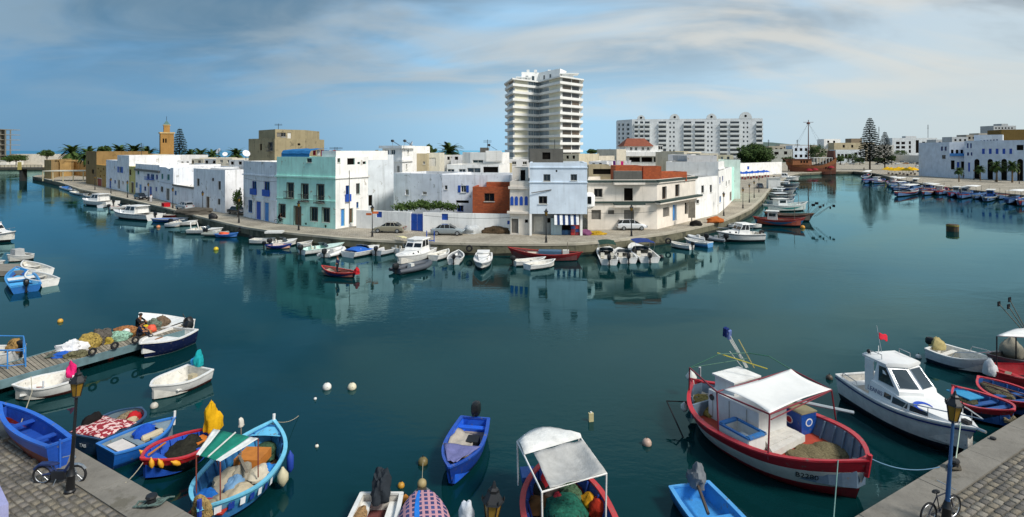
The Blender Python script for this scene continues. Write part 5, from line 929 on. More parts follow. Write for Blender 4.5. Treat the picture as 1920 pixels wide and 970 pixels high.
def rib_boat(name, label, bow, stern, B, m, fb=.45, group=None, floorm=None):
    fx, fy, rz, L = fit(bow, stern, fb * 1.5, fb); root = thing(name, label, 'inflatable boat', (fx, fy, 0), rz, group); r = B * .13; w = B / 2 - r
    pts = [(-L / 2, w, fb * .7), (-L * .1, w, fb * .7), (L * .22, w * .92, fb * .78), (L * .38, w * .6, fb * .95), (L * .47, w * .2, fb * 1.1), (L * .47, -w * .2, fb * 1.1), (L * .38, -w * .6, fb * .95), (L * .22, -w * .92, fb * .78), (-L * .1, -w, fb * .7), (-L / 2, -w, fb * .7)]
    MB().tube(pts, [r * .6] + [r] * 8 + [r * .6], 9).build('tube', m, root, smooth=True); q = MB(); q.add([(-L * .42, w, .1), (L * .25, w * .85, .12), (L * .42, 0, .2), (L * .25, -w * .85, .12), (-L * .42, -w, .1), (-L * .4, 0, -.3), (L * .3, 0, -.2)], ((0, 1, 2, 3, 4), (0, 5, 6, 1), (1, 6, 2), (2, 6, 3), (3, 6, 5, 4), (4, 5, 0))); q.build('floor', floorm or plain('#8a8d90'), root); q = MB().box((-L * .43, 0, .32), (.07, 2 * w - .2, .5)); q.build('transom', m, root); q = MB().box((-L * .05, 0, .45), (.5, B * .3, .7), taper=.8); q.build('console', plain('#c9c9c4'), root); outboard(root, -L * .46, .5, None, 1.2); return root
def rope(name, label, pts, r=.018, m=None, sag=0.0, n=10, group=None):
    a = [Vector(p) for p in pts]
    if len(a) == 2: a = [a[0].lerp(a[1], i / n) - Vector((0, 0, sag * 4 * (i / n) * (1 - i / n))) for i in range(n + 1)]
    o = tag(MB().tube(a, r, 5).build(name, m or ROPE, origin=tuple(a[0])), label, 'rope', group); o.location = a[0]; return o
# ---------------------------------------------------------------- boats moored along the far quay
def far_boats():
    W_ = lambda inside='#d3d0c6', rim='#e6e5e0', bottom='#30343a', body='#e6e5e0', band=None: cset(body, bottom, band or body, rim, inside); G = 'boats moored along the island quay'
    skiff('dinghy', 'small white dinghy nearest the fort tip', (125, 346), (110, 341), 2.0, c=W_(), group=G); runabout('motorboat', 'white motorboat with blue cover near the fort tip', (148, 357), (118, 350), 2.2, c=W_(), group=G, cover='#3a70b4', motor=False); skiff('dinghy', 'white dinghy left of the first big white cruiser', (166, 364), (137, 359), 2.2, c=W_(body='#cfd3d6'), group=G, motor=True)
    cruiser('cabin_cruiser', 'large white cabin cruiser farthest along the left quay', (155, 372), (212, 378), 3.4, 1.1, group=G, stripe=None, ch=1.5)
    runabout('motorboat', 'white speedboat with maroon seats between the two left cruisers', (244, 384), (206, 388), 2.4, group=G, c=W_('#8d4a55')); cruiser('cabin_cruiser', 'long white cabin cruiser with row of portholes on the left quay', (213, 393), (290, 402), 3.4, 1.1, group=G, stripe='#2a3a55', ch=1.3)
    skiff('dinghy', 'white open boat with blue tarp against the left cruiser', (311, 401), (262, 405), 1.9, c=W_('#4f7fb0'), group=G, motor=True); skiff('blue_boat', 'dark blue boat with white gunwale stripe on the left quay', (354, 409), (282, 410), 2.0, c=cset('#1f3f8c', '#1a2030', '#c9ccd2', '#d6d8da', '#2f66b0'), kind='double', group=G); skiff('red_boat', 'slim maroon open boat behind the dark blue boat', (346, 401.5), (300, 403), 1.7, c=cset('#7a2a2c', '#2a1a1a', '#a83a34', '#c9c4ba', '#8d8a84'), kind='double', group=G)
    runabout('motorboat', 'white speedboat with black outboard left of the radar arch boat', (371, 413), (322, 416.5), 2.3, group=G); runabout('motorboat', 'white speedboat with sloping radar arch', (418, 427), (356, 430), 2.5, group=G, arch=True, motor=False); rib_boat('inflatable', 'grey inflatable tied beside the radar arch speedboat', (427, 434), (384, 436), 1.9, plain('#8f948c'), group=G); r, H = skiff('blue_boat', 'small blue rowing boat with orange lifejackets', (447, 437), (402, 439.5), 1.6, .45, c=cset('#2c66b8', '#1b2c50', '#3b78c8', '#4a86d0', '#3f6fae'), kind='double', group=G, thw=(.35, .65)); lump('lifejackets', plain('#d2542a'), (-.4, 0, .35), (.7, .35, .3), r)
    skiff('dinghy', 'white dinghy under the floating plank left of the speedboat', (516, 447), (472, 449), 1.8, c=W_(), group=G, motor=True); runabout('motorboat', 'white cuddy speedboat near the mint house', (557, 445), (508, 455), 2.3, group=G, zb=1.0); r, H = skiff('blue_boat', 'dark blue dinghy with yellow fender before the cuddy speedboat', (547, 458), (497, 460), 1.6, .42, c=cset('#22388c', '#1a2040', '#22388c', '#2f4ca0', '#c9a08a'), kind='double', group=G, motor=True)
    runabout('motorboat', 'white motorboat with teal trim near the lamp post', (645, 454), (566, 468), 2.3, group=G, c=cset('#e4e6e2', '#30343a', '#dfe6e2', '#cfe6df', '#b9ddd2'), zb=.9); rib_boat('inflatable', 'white inflatable with black outboard beside the teal trimmed boat', (643, 463), (607, 477), 2.1, plain('#dcdcd8'), group=G); runabout('motorboat', 'white runabout under a bright blue cover', (711, 456), (652, 473), 2.7, group=G, cover='#2d62b4', motor=False, zb=1.0); skiff('dinghy', 'light grey dinghy between the blue cover and the cabin boat', (750, 458), (706, 471), 1.9, c=W_(body='#c9ced2', inside='#b9bcc0'), group=G, motor=True); runabout('motorboat', 'cream topped motorboat half hidden behind the cabin boat', (768, 459), (742, 466), 2.0, group=G, bim='#d8cfa0', motor=False)
    cruiser('cabin_cruiser', 'white cabin boat with square wheelhouse windows at the quay centre', (745, 481), (800, 464), 2.9, .95, group=G, stripe=None, ch=1.35, cab=(.22, .52), motor=False); rib_boat('inflatable', 'dark grey rigid inflatable with twin black outboards', (806, 488), (740, 505), 2.3, plain('#4a5058'), .5, group=G, floorm=plain('#b5b5b0'))
    skiff('dinghy', 'white covered dinghy right of the rigid inflatable', (841, 468), (812, 480), 1.7, c=W_(), group=G); skiff('dinghy', 'white dinghy with black outboard in the corner by the ladder', (860, 470), (851, 487), 1.8, c=W_('#8e9296'), motor=True, group=G); cruiser('cabin_cruiser', 'small white cuddy boat pointing at the camera', (903, 494), (908, 474), 2.0, .7, group=G, stripe='#7a8088', ch=.55, cab=(.32, .5), motor=False)
    r, H = skiff('long_boat', 'long dark red fishing boat tied under the quay wall', (952, 461), (1092, 473), 2.6, .75, c=cset('#8c2128', '#16233c', '#a02a2e', '#b23a36', '#5a3030'), kind='double', group=G, zb=1.5, zs=.95, br=.8, sr=.3, thw=(.2, .35, .75)); q = MB(); q.box((-.6, 0, .75), (2.6, 1.3, .65)); q.build('engine_box', plain('#3f5f78'), r); q = MB(); q.box((1.6, 0, .6), (1.8, 1.4, .3)); q.build('hatch', plain('#c9c2ae'), r); q = MB(); q.box((-2.4, 0, .85), (.7, .7, .6)); q.build('locker', plain('#d0cdc4'), r); MB().tube([(-2.6, .3, .6), (-2.6, .3, 2.1)], .04, 5).build('mast', WOODG, r)
    skiff('dinghy', 'white dinghy nearest the long red boat', (1023, 483), (964, 490), 1.7, .5, c=W_(), motor=True, group=G); skiff('dinghy', 'white dinghy lying in front of the other dinghy', (1041, 487), (988, 497), 1.8, .5, c=W_(), group=G, thw=(.3,))
    runabout('motorboat', 'white motorboat with dark green bimini', (1132, 455), (1142, 487), 2.2, group=G, bim='#27433a', zb=.95); runabout('motorboat', 'white motorboat with huge black outboards in the middle of three', (1160, 463), (1178, 484), 2.3, group=G, zb=.9); runabout('motorboat', 'white motorboat with navy blue bimini', (1186, 452), (1218, 483), 2.6, group=G, bim='#2b3f78', zb=1.0)
    skiff('dinghy', 'slim white dinghy lying along the right wall', (1256, 453), (1297, 461), 1.5, .5, c=W_(), motor=True, group=G); skiff('dinghy', 'white dinghy with light blue side', (1284, 447), (1332, 456), 1.8, .55, c=cset('#5a9ad0', '#3f6f9c', '#e4e4e0', '#e6e5e0', '#d6d4cc'), group=G); rib_boat('inflatable', 'pale grey tender behind the light blue dinghy', (1290, 440), (1325, 447), 1.7, plain('#c2c6c8'), group=G); rib_boat('inflatable', 'grey tender with dark hull by the long cruiser', (1320, 441), (1362, 448), 1.7, plain('#8a9096'), group=G)
    cruiser('cabin_cruiser', 'sleek white cabin cruiser with dark stripe at the quay bend', (1344, 434), (1426, 437), 3.0, 1.05, group=G, stripe='#2a2f3a', ch=1.3, cab=(.34, .60)); skiff('dinghy', 'small white dinghy behind the sleek cruiser', (1400, 420), (1423, 421), 1.6, c=W_(), group=G)
far_boats()
def more_dinghies():
    G = 'boats moored along the island quay'
    for i, (bow, stern, c, lb) in enumerate((((176, 369), (160, 364), '#d6d8d8', 'pale dinghy close behind the first big cruiser'), ((205, 381), (188, 386), '#c9ced2', 'grey-white tender beside the first big cruiser stern'), ((256, 391), (240, 387), '#e0e0dc', 'white dinghy wedged above the porthole cruiser'), ((338, 418), (312, 420), '#b9c4cc', 'pale blue-grey dinghy before the black outboard speedboat'), ((138, 354.5), (124, 350), '#3a6ab0', 'small blue dinghy in the fort end group'), ((586, 452), (560, 457), '#dcdcd8', 'white dinghy left of the teal trimmed boat'), ((690, 452.8), (668, 456), '#e0dfd8', 'white dinghy tucked behind the blue cover'), ((876, 463), (850, 465), '#d0d0ca', 'flat white punt under the quay wall'), ((1118, 463), (1100, 467), '#8a3a34', 'small red dinghy right of the long red boat'), ((1378, 419), (1362, 421), '#c4c9cc', 'grey dinghy hidden behind the sleek cruiser'))): skiff('dinghy', lb, bow, stern, 1.6, .5, c=cset(c, '#30343a', inside='#b9b6ac'), group=G, motor=i % 2 == 0)
more_dinghies()
HC = [('blue', '#22509c'), ('navy', '#1f2f5c'), ('turquoise', '#3f9aa8'), ('white', '#d4d6d4'), ('grey', '#8d949a'), ('red', '#9c2a2a'), ('light blue', '#4f8cc4'), ('dark', '#2a2d33')]
def fisher(label, bow, stern, B, fb, c, group, house_='canopy', hc='#d8d8d2', seed=0, name='fishing_boat', zb=None, zs=None):
    rnd = random.Random(seed); r, H = skiff(name, label, bow, stern, B, fb, 'double', c, None, (), (), group, .25, zb, zs, 12, br=.5, sr=.3)
    L = H.L
    if house_ == 'cabin':
        q = MB(); q.box((-L * .12, 0, fb + .55), (L * .2, B * .5, 1.5), taper=.92); o = q.build('wheelhouse', boatp(hc), r); q = MB(); q.box((-L * .12, 0, fb + 1.36), (L * .26, B * .58, .1)); q.build('wheelhouse_roof', boatp('#d8d8d2'), r)
        for sg in (-1, 1): q = MB(); q.box((-L * .12, sg * B * .248, fb + .8), (L * .13, .04, .5)); q.build('window', GLASS, o)
        q = MB(); q.box((-L * .015, 0, fb + .8), (.04, B * .36, .5)); q.build('window', GLASS, o)
    if house_ == 'canopy':
        q = MB(); w = B * .42; x0, x1 = -L * .32, L * .12; q.loft([[(x0 + (x1 - x0) * i / 3, y * w, fb + 1.75 + .1 * (1 - y * y)) for y in (-1, -.5, 0, .5, 1)] for i in range(4)], 0, False, False, False); o = q.build('canopy', cloth(hc), r); o.modifiers.new('s', 'SOLIDIFY').thickness = .05
        for x in (x0, x1):
            for sg in (-1, 1): MB().tube([(x, sg * w, fb * .9), (x, sg * w, fb + 1.78)], .035, 5).build('canopy_post', IRON, r)
    for k in range(4): lump('gear', rnd.choice([plain('#c98a2a'), netm('#4a5a4c'), plain('#b23a30'), netm('#5c5348'), plain('#2f5f9c')]), (L * rnd.uniform(-.3, .34), rnd.uniform(-.2, .2) * B, fb * .55), (L * .07, B * .14, .3), r, seed=seed * 7 + k, n=8, mm=5)
    MB().tube([(L * .3, 0, fb * .5), (L * .3, 0, fb + rnd.uniform(1.2, 2.4))], .04, 5).build('mast', WOODG, r); return r
def quay_fishers():
    G = 'fishing boats beyond the quay bend'
    fisher('blue fishing boat with red deck and buoys nearest the quay bend', (1510, 409.5), (1412, 407), 3.4, 1.0, cset('#2f6f9c', '#1a2a38', '#a83a34', '#a83a34', '#8a4030'), G, 'cabin', '#c9c9c2', 1, zb=1.4, zs=1.2)
    r = fisher('dark fishing boat carrying bundles of black marker flags', (1527, 402), (1432, 399), 3.4, 1.0, cset('#24303c', '#161a20', '#6a3a30', '#8a6a50', '#5a5048'), G, None, seed=2, zb=1.3, zs=1.1)
    for k in range(7):
        a = Vector((2.5 + .3 * k, .1, .9)); b = a + Vector((1.2 + .22 * k, .3 * math.sin(k), 2.2 + .35 * math.sin(k * 2.1))); MB().tube([a, b], .025, 4).build('flag_pole', WOODG, r); MB().box(b + Vector((.2, 0, -.2)), (.55, .05, .42), rz=.4 * k).build('flag', cloth('#17181c'), r)
    fisher('white and turquoise fishing boat with long white canopy', (1514, 379), (1430, 385), 3.6, 1.2, cset('#4fa39c', '#24443f', '#dfe3e0', '#e3e3de', '#b9c4c0'), G, 'cabin', '#d4d8d8', 3, zb=1.7, zs=1.3); fisher('light blue work boat behind the turquoise fishing boat', (1490, 374), (1436, 377.5), 3.2, 1.0, cset('#6fa0bc', '#2a3f50', '#c9d0d2', '#c4c9cc', '#8a949a'), G, 'canopy', '#c4c9cc', 4)
    for i, (u0, u1, v, hx) in enumerate([(1440, 1492, 366, 1), (1446, 1490, 358, 3), (1452, 1496, 351, 0), (1462, 1500, 344, 4)]):
        fisher(HC[hx][0] + ' fishing boat, %s past the turquoise one towards the kiosk' % ORD[i], (u1, v), (u0, v), 3.2, .95, cset(HC[hx][1], '#20242c', '#c9ccca', '#d0d0ca', '#7a8084'), G, ('canopy', 'cabin')[i % 2], '#cfd2d2', 10 + i)
    cruiser('cabin_cruiser', 'white motor yacht moored left of the galleon', (1500, 331), (1452, 332), 4.2, 1.5, ch=1.6, stripe=None); cruiser('cabin_cruiser', 'smaller white yacht tucked behind the kiosk', (1462, 326), (1440, 327), 3.6, 1.4, ch=1.6, stripe=None)
    # right bank fleet
    G = 'fishing boats along the right bank'; rnd = random.Random(9)
    spots = [(1608, 1640, 329, 7, 'canopy'), (1618, 1652, 336, 4, 'cabin'), (1633, 1664, 338, 3, 'canopy'), (1655, 1690, 339, 3, 'cabin'), (1664, 1702, 343, 2, 'canopy'), (1684, 1716, 341, 6, 'canopy'), (1700, 1730, 343, 0, 'cabin'), (1668, 1712, 351, 7, 'canopy'), (1678, 1724, 358, 1, 'canopy'), (1700, 1738, 354, 0, 'cabin'), (1722, 1756, 352, 0, 'canopy'), (1728, 1764, 357, 5, 'canopy'), (1748, 1782, 356, 1, 'cabin'), (1764, 1798, 355, 3, 'cabin'), (1776, 1810, 359, 5, 'canopy'), (1790, 1826, 361, 6, 'cabin'), (1806, 1838, 361, 0, 'canopy'), (1822, 1866, 363, 4, 'canopy'), (1838, 1872, 366, 7, 'canopy'), (1868, 1906, 364, 4, None), (1886, 1925, 370, 1, 'canopy'), (1902, 1944, 373, 5, 'cabin')]
    for i, (u0, u1, v, hx, hs) in enumerate(spots):
        hs = (hs, None, 'cabin', hs)[i % 4]; j = rnd.uniform(-3, 3); b, s = ((u0 + j, v + 2 + rnd.uniform(-1, 1.5)), (u1 - 4 - j, v - 2)) if i % 3 else ((u0 + 8, v + 4), (u1 - 8, v - 4))
        if i % 5 == 2: b, s = s, b
        fisher('%s fishing boat, %s from the left along the right bank' % (HC[hx][0], ORD[i]), b, s, rnd.uniform(2.8, 3.4), 1.0, cset(HC[hx][1], '#1d2028', rnd.choice(['#d0d0ca', '#2f5fa8', '#a83a34']), rnd.choice(['#d0d0ca', '#3f78b8', '#b03a34']), '#4a6a94'), G, hs, rnd.choice(['#d8d8d2', '#e0e0dc', '#2f5fa8', '#24427c']), 30 + i)
quay_fishers()
def galleon():
    Y = 290.0; x0, x1 = xat(1472, Y), xat(1563, Y); cx = (x0 + x1) / 2; L = x1 - x0; root = thing('galleon', 'brown wooden galleon restaurant moored at the channel end', 'ship', (cx, Y, 0), 0); H = Hull(L, 8.0, 4.6, 'transom', br=.45, sr=.9, ts=.7, p=2.6, rake=.12, draft=.6)
    WD = mat('#6f3c25', .7, .2, 1.5, .3, streak=.3); WD2 = mat('#582c1c', .7, .2, 1.5, .3); WD3 = mat('#84502a', .7, .2, 1.5, .3); root.rotation_euler = (0, 0, math.pi + .03)
    hull_parts(root, H, dict(bottom=WD2, body=WD, band=WD3, rim=WD2, inside=WD), 3.2, .3, 16, [(.02, .98, -.4, 'deck', WOODG)])
    q = MB(); q.box((-L * .46, 0, 10.3), (1.0, 6.4, 4.0), taper=.85); q.build('stern_castle', WD2, root); q = MB(); q.box((L * .22, 0, 6.4), (L * .40, 6.6, 2.8), taper=.97); o = q.build('deck_house', WD3, root)
    for k in range(3): q = MB(); q.box((L * .12 + 1.5 * k, 3.26, 6.6), (.8, .14, 1.1)); q.build('window', DARK, o)
    q = MB(); q.box((L * .22, 0, 7.9), (L * .43, 7.2, .25)); q.build('deck_house_roof', WD2, root)
    for k in range(8): q = MB(); q.box((-L * .38 + 1.45 * k, H.h(.2) * .96, 3.6), (.7, .35, .8)); q.build('gun_port', DARK, root)
    q = MB(); q.box((-L * .22, 0, 8.6), (L * .40, 6.0, .25)); q.build('awning', plain('#dcdcd6'), root)
    for k in range(7):
        for sg in (-1, 1): MB().box((-L * .41 + L * .063 * k, sg * 2.8, 7.0), (.22, .22, 3.1)).build('awning_post', plain('#d4d4ce'), root)
    MB().tube([(L * .02, 0, 4), (L * .02, 0, 28.2)], [.32, .16], 8).build('mast', WD2, root); MB().tube([(L * .02 - 2.6, 0, 27), (L * .02 + 2.6, 0, 27)], .12, 6).build('yard', WD2, root); MB().tube([(L * .46, 0, 6.6), (L * .56, 0, 8.6)], [.25, .12], 6).build('bowsprit', WD2, root); lump('crow_nest', WD2, (L * .02, 0, 26.0), (.9, .9, .8), root, 0.02)
    for k, (sx, sy) in enumerate(((-.42, 3), (-.42, -3), (.44, 2), (.44, -2))): MB().tube([(L * sx, sy, 7.5), (L * .02, 0, 26.5)], .035, 4).build('shroud', IRON, root)
    for i, (u, v) in enumerate(((1517, 320), (1528, 319), (1558, 315))):
        p = PY(u, v, 284.0); q = MB(); q.lathe((0, 0, 0), [(1.7, 0), (1.1, .7), (.08, 1.1)], 10); rr = thing('parasol', ('left', 'middle', 'right')[i] + ' dark red parasol beside the galleon', 'parasol', (p.x, p.y, 0), 0, 'galleon parasols'); o = q.build('canopy', cloth('#8c2a34'), rr); o.location = (0, 0, p.z); MB().tube([(0, 0, -.2), (0, 0, p.z + 1.0)], .06, 5).build('pole', WOODG, rr)
galleon()
# ---------------------------------------------------------------- boats and things on the near water
def near_boat(name, label, bow, stern, zb, zs, fb, sides, c, kind='transom', hk=None, floor=.15, rim=.12, deck=None, thw=(), ribs=0, n=22, L=None, maxB=None, floor_mat=None, stripe=None, cat='boat', z=0.0, B=None, **k):
    fx, fy, rz, L0 = fit(bow, stern, zb + z, zs + z)
    if L:                                                              # anchored at the stern, the bow lies outside the picture
        s = P(*stern, zs + z); fx, fy = s.x + math.cos(rz) * L / 2, s.y + math.sin(rz) * L / 2
    L = L or L0; hk = dict(hk or {}); H = Hull(L, 1.0, fb, kind, **hk); Bs = []
    Mi = (Matrix.Translation((fx, fy, 0)) @ Matrix.Rotation(rz, 4, 'Z')).inverted()
    for u, v in sides:
        q = Mi @ P(u, v, fb + z); t = min(.93, max(.03, q.x / L + .5)); Bs.append(abs(q.y) / H.h(t))
    B = B or sum(Bs) / len(Bs)
    if maxB: B = min(B, maxB)
    H = Hull(L, B, fb, kind, **hk); root = thing(name, label, cat, (fx, fy, z), rz); hull_parts(root, H, c, floor, rim, n, deck, thw, stripe, ribs, floor_mat=floor_mat)
    bpy.context.view_layer.update(); return root, H
def lc(root, u, v, z): return (Matrix.Translation(root.location) @ root.rotation_euler.to_matrix().to_4x4()).inverted() @ P(u, v, z)
def wrapped(root, m, loc, size, seed, name='motor_cover', h=1.0): return lump(name, m, loc, size, root, .22, seed, 14, 9)
def cloth_sheet(name, m, corners, root, sag=.12, n=10, waves=0.0, thick=.015, scallop=0.0, seed=0):
    a, b, c_, d = [Vector(q) for q in corners]; q = MB(); rnd = random.Random(seed); rows = []
    for i in range(n + 1):
        r = []
        for j in range(n + 1):
            s, t = i / n, j / n
            if scallop: s2 = s + scallop * (0.5 - s) * 4 * t * (1 - t); t2 = t + scallop * (0.5 - t) * 4 * s * (1 - s)
            else: s2, t2 = s, t
            p = a.lerp(b, s2).lerp(d.lerp(c_, s2), t2); e = 16 * s * (1 - s) * t * (1 - t); p.z -= sag * e; p.z += waves * math.sin(s * 9 + t * 4 + seed) * math.sin(t * 7 - s * 3) + waves * .4 * rnd.uniform(-1, 1); r.append(p)
        rows.append(r)
    q.loft(rows, 0, False, False, False); o = q.build(name, m, root, smooth=True); md = o.modifiers.new('solidify', 'SOLIDIFY'); md.thickness = thick; return o
def pole(root, name, a, b, r=.025, m=None): return MB().tube([a, b], r, 6).build(name, m or IRON, root)
def fender(root, loc, r, L_, m): return MB().lathe((0, 0, 0), [(r * .35, -L_ / 2), (r, -L_ / 2 + r), (r, L_ / 2 - r), (r * .35, L_ / 2), (r * .2, L_ / 2 + .06)], 10).build('fender', m, root, smooth=True)
BL = dict(body='#1c50ae', bottom='#7a2418', rim='#2a66c8', inside='#1f55b4')

def left_near():
    # blue boat hauled out on the left quay
    r, H = near_boat('beached_boat', 'blue wooden boat with red bottom standing on the left quay', (-105, 690), (112, 833), .62, .52, .5, [(60, 795)], cset('#1c50ae', '#7a2418', '#1c50ae', '#2a66c8', '#1a4aa4'), 'transom', dict(br=.3, ts=.72, draft=.42, sr=.15), .0, thw=(.25, .6), z=QUAY + .34, B=1.05, L=5.6)
    text_part('TAB61', .14, frame((H.x(.1), -H.h(.1) * .985 - .03, .33), (1, -.06, 0), (0, -.12, 1)), plain('#14181c'), r); pole(r, 'rudder_post', (H.x(0) - .03, 0, -.5), (H.x(0) - .03, 0, .7), .035, plain('#2a66c8'))
    for k in range(2):
        q = MB(); x = (-1.6, 1.2)[k]; q.box((x, 0, -.31), (.22, .9, .06)); q.box((x, .3, -.28), (.2, .2, .14)); q.box((x, -.3, -.28), (.2, .2, .14)); o = q.build('chock', WOODG, r)
    # boats by the pontoon
    WI = lambda **k: cset('#e3e2de', '#6d3a34', inside='#d6d3ca', **k)
    r, H = near_boat('white_boat', 'white open boat with bright pink cover on its motor', (23, 722), (139, 704), .75, .62, .6, [(128, 691), (150, 718)], WI(), hk=dict(ts=.86, br=.25), floor=.05, maxB=2.3, thw=()); wrapped(r, cloth('#d8266e'), (H.x(0) + .1, -.1, .55), (.22, .26, .55), 3); q = MB(); q.box((H.x(.75), 0, .32), (.6, H.h(.75) * 1.6, .05)); q.build('bow_seat', WHITE, r); pole(r, 'rowlock', (H.x(.5), H.h(.5), .7), (H.x(.5), H.h(.5), 1.0), .05, plain('#c9ccd0'))
    r, H = near_boat('white_boat', 'white open boat with turquoise bag on its motor', (282, 722), (376, 690), .8, .62, .6, [(359, 682), (393, 698)], WI(), hk=dict(ts=.9, br=.25), floor=.05, maxB=2.3); wrapped(r, cloth('#1f9aa0'), (H.x(0) + .05, -.05, .75), (.26, .24, .55), 5); o = wrapped(r, cloth('#3a9ad0'), (H.x(0) - .15, -.55, .72), (.24, .24, .3), 6, 'blue_bag'); q = MB(); q.box((H.x(.14), -.1, .2), (.3, .34, .42)); q.build('fuel_box', plain('#b5a98c'), r)
    for t in (.3, .62): q = MB(); q.box((H.x(t), H.h(t) * .76, .3), (.5, .2, .06)); q.build('side_bench', WHITE, r)
    r, H = near_boat('navy_boat', 'navy hulled boat with white deck moored at the pontoon end', (262, 645), (347, 618), .95, .8, .8, [(328, 613.5), (366, 623.5)], cset('#16204a', '#d4d4d0', '#16204a', '#e0deda', '#dcdad4'), hk=dict(ts=.9, br=.2), floor=.3, rim=.16, maxB=2.4, deck=[(.50, .97, -.02, 'foredeck', WHITE)], stripe=[0, 0, 1, 1, 1]); q = MB(); q.box((H.x(.42), 0, .5), (.5, H.h(.4) * 1.5, .4)); q.build('thwart_box', WHITE, r); outboard(r, H.x(0) - .1, .75, None, 1.1, -.5)
    q = MB(); q.prism([(.30 * math.cos(R(a)), .07 * math.sin(R(a))) for a in range(0, 360, 24)], .03, Matrix.Translation((H.x(.60), 0, H.zs(.6) + .028))); q.build('oar_slot', plain('#8a5a2c'), r)
    r, H = near_boat('white_boat', 'white decked boat with tipped up black motor behind the pontoon', (262, 586), (345, 606), 1.2, .85, .75, [(300, 590), (352, 612)], WI(), hk=dict(ts=.8, br=.55), floor=.3, maxB=2.2, deck=[(.1, .97, .0, 'deck', WHITE)]); outboard(r, H.x(0) - .15, .85, None, 1.15, -.9)
    # boats between the lamp and the canopy boat
    r, H = near_boat('fishing_boat', 'dark blue boat heaped with red flowered cloth', (264, 764), (155, 820), .7, .65, .6, [(205, 832), (182, 775)], cset('#1f3a5a', '#14202c', '#28486c', '#2f4a66', '#5a6a74'), hk=dict(ts=.8, p=4.5, br=.15), floor=.12, maxB=2.1)
    FL = bpy.data.materials.new('flower_cloth'); FL.use_nodes = True; nt = FL.node_tree; b = nt.nodes['Principled BSDF']; b.inputs['Roughness'].default_value = .9; tc = nt.nodes.new('ShaderNodeTexCoord'); vo = nt.nodes.new('ShaderNodeTexNoise'); vo.inputs['Scale'].default_value = 7; vo.inputs['Detail'].default_value = 1.5; nt.links.new(tc.outputs['Object'], vo.inputs['Vector']); cr = nt.nodes.new('ShaderNodeValToRGB'); cr.color_ramp.interpolation = 'CONSTANT'; e = cr.color_ramp.elements; e[0].position = 0; e[0].color = (*lin('#8c1f2c'), 1); e[1].position = .52; e[1].color = (*lin('#d9b8b4'), 1); nt.links.new(vo.outputs[0], cr.inputs[0]); nt.links.new(cr.outputs[0], b.inputs['Base Color'])
    L_ = H.L; cloth_sheet('flowered_cloth', FL, [(-L_ * .47, -H.h(.1) * 1.02, .66), (L_ * .08, -H.h(.55) * 1.0, .66), (L_ * .08, H.h(.55) * .9, .74), (-L_ * .47, H.h(.1) * .98, .72)], r, -.12, 12, .05); lump('black_tarp', cloth('#1c1a1a'), (-L_ * .12, H.h(.4) * .7, .6), (.4, .3, .35), r, seed=4); lump('red_bundle', cloth('#b02228'), (L_ * .34, -.1, .3), (.34, .3, .3), r, seed=8); lump('sacking', cloth('#b5a384'), (L_ * .2, -.3, .25), (.42, .3, .25), r, seed=9); lump('rope_coil', netm('#8a7a62'), (L_ * .36, .35, .3), (.5, .26, .22), r, seed=10)
    text_part('TAB', .2, frame((-L_ * .5 - .04, -.05, .32), (0, -1, 0), (0, 0, 1)), plain('#c4ccd0'), r)
    r, H = near_boat('fishing_boat', 'bright blue boat with grey interior and white board', (328, 781), (197, 843), .85, .65, .6, [(184, 829), (211, 857)], cset('#1f62b8', '#123a74', '#1f62b8', '#3a7cc8', '#76868e'), hk=dict(ts=.78, br=.35), floor=.12, maxB=1.9, thw=(.42, .62), deck=[(.74, .97, -.06, 'foredeck', mat('#7c8c94', .6, .15, 4))]); L_ = H.L
    q = MB(); q.box((-L_ * .30, -.05, .56), (L_ * .22, H.h(.2) * 1.15, .05)); q.build('white_board', plain('#cfc8c2'), r); lump('blue_bag', cloth('#1d4cb0'), (L_ * .10, .35, .3), (.5, .3, .4), r, seed=3); q = MB(); q.lathe((0, 0, 0), [(.10, -.4), (.16, -.34), (.16, .34), (.10, .4)], 10); o = q.build('cream_fender', plain('#b9ac90'), r); o.location = (L_ * .13, -.15, .5); o.rotation_euler = (R(80), 0, R(70)); pole(r, 'stem_post', H.pt(.985, 0, 0, -.3), H.pt(1, 0, 0, .28), .05, WHITE)
    r, H = near_boat('fishing_boat', 'red and blue boat with yellow wrapped motor', (264, 862), (396, 806), .85, .8, .68, [(312, 817), (336, 866)], cset('#10141c', '#0c0e14', '#b0222a', '#c02a30', '#1c50b4'), 'double', dict(br=.3, sr=.3, full=2.3), floor=.12, maxB=2.2, rim=.14, thw=(.3,), ribs=6, deck=[(.72, .97, -.12, 'foredeck', boatp('#1f58c0'))]); L_ = H.L
    wrapped(r, cloth('#d8a518'), (-L_ * .5, .1, .8), (.3, .3, .85), 12); lump('dark_net', netm('#2c2c26'), (-L_ * .12, 0, .2), (.85, .55, .5), r, seed=14); q = MB(); q.box((-L_ * .3, .15, .55), (.55, .55, .3)); q.build('orange_box', plain('#c9701f'), r)
    for k, (t, sg) in enumerate(((.93, 1), (.86, 1), (.84, -1), (.72, 1))): o = fender(r, None, .09, .34, plain('#d89a1f')); p = H.pt(t, sg, -.06, -.12); o.location = p; o.rotation_euler = (.2, .3 * k, 0)
    pole(r, 'oar', (L_ * .05, -H.h(.55) * .6, .75), (L_ * .42, .1, .95), .04, plain('#b0702c')); text_part('TABS7', .13, frame((H.x(.8), -H.h(.8) - .02, .5), (.9, .5, 0), (0, -.1, 1)), plain('#c4ccd0'), r)
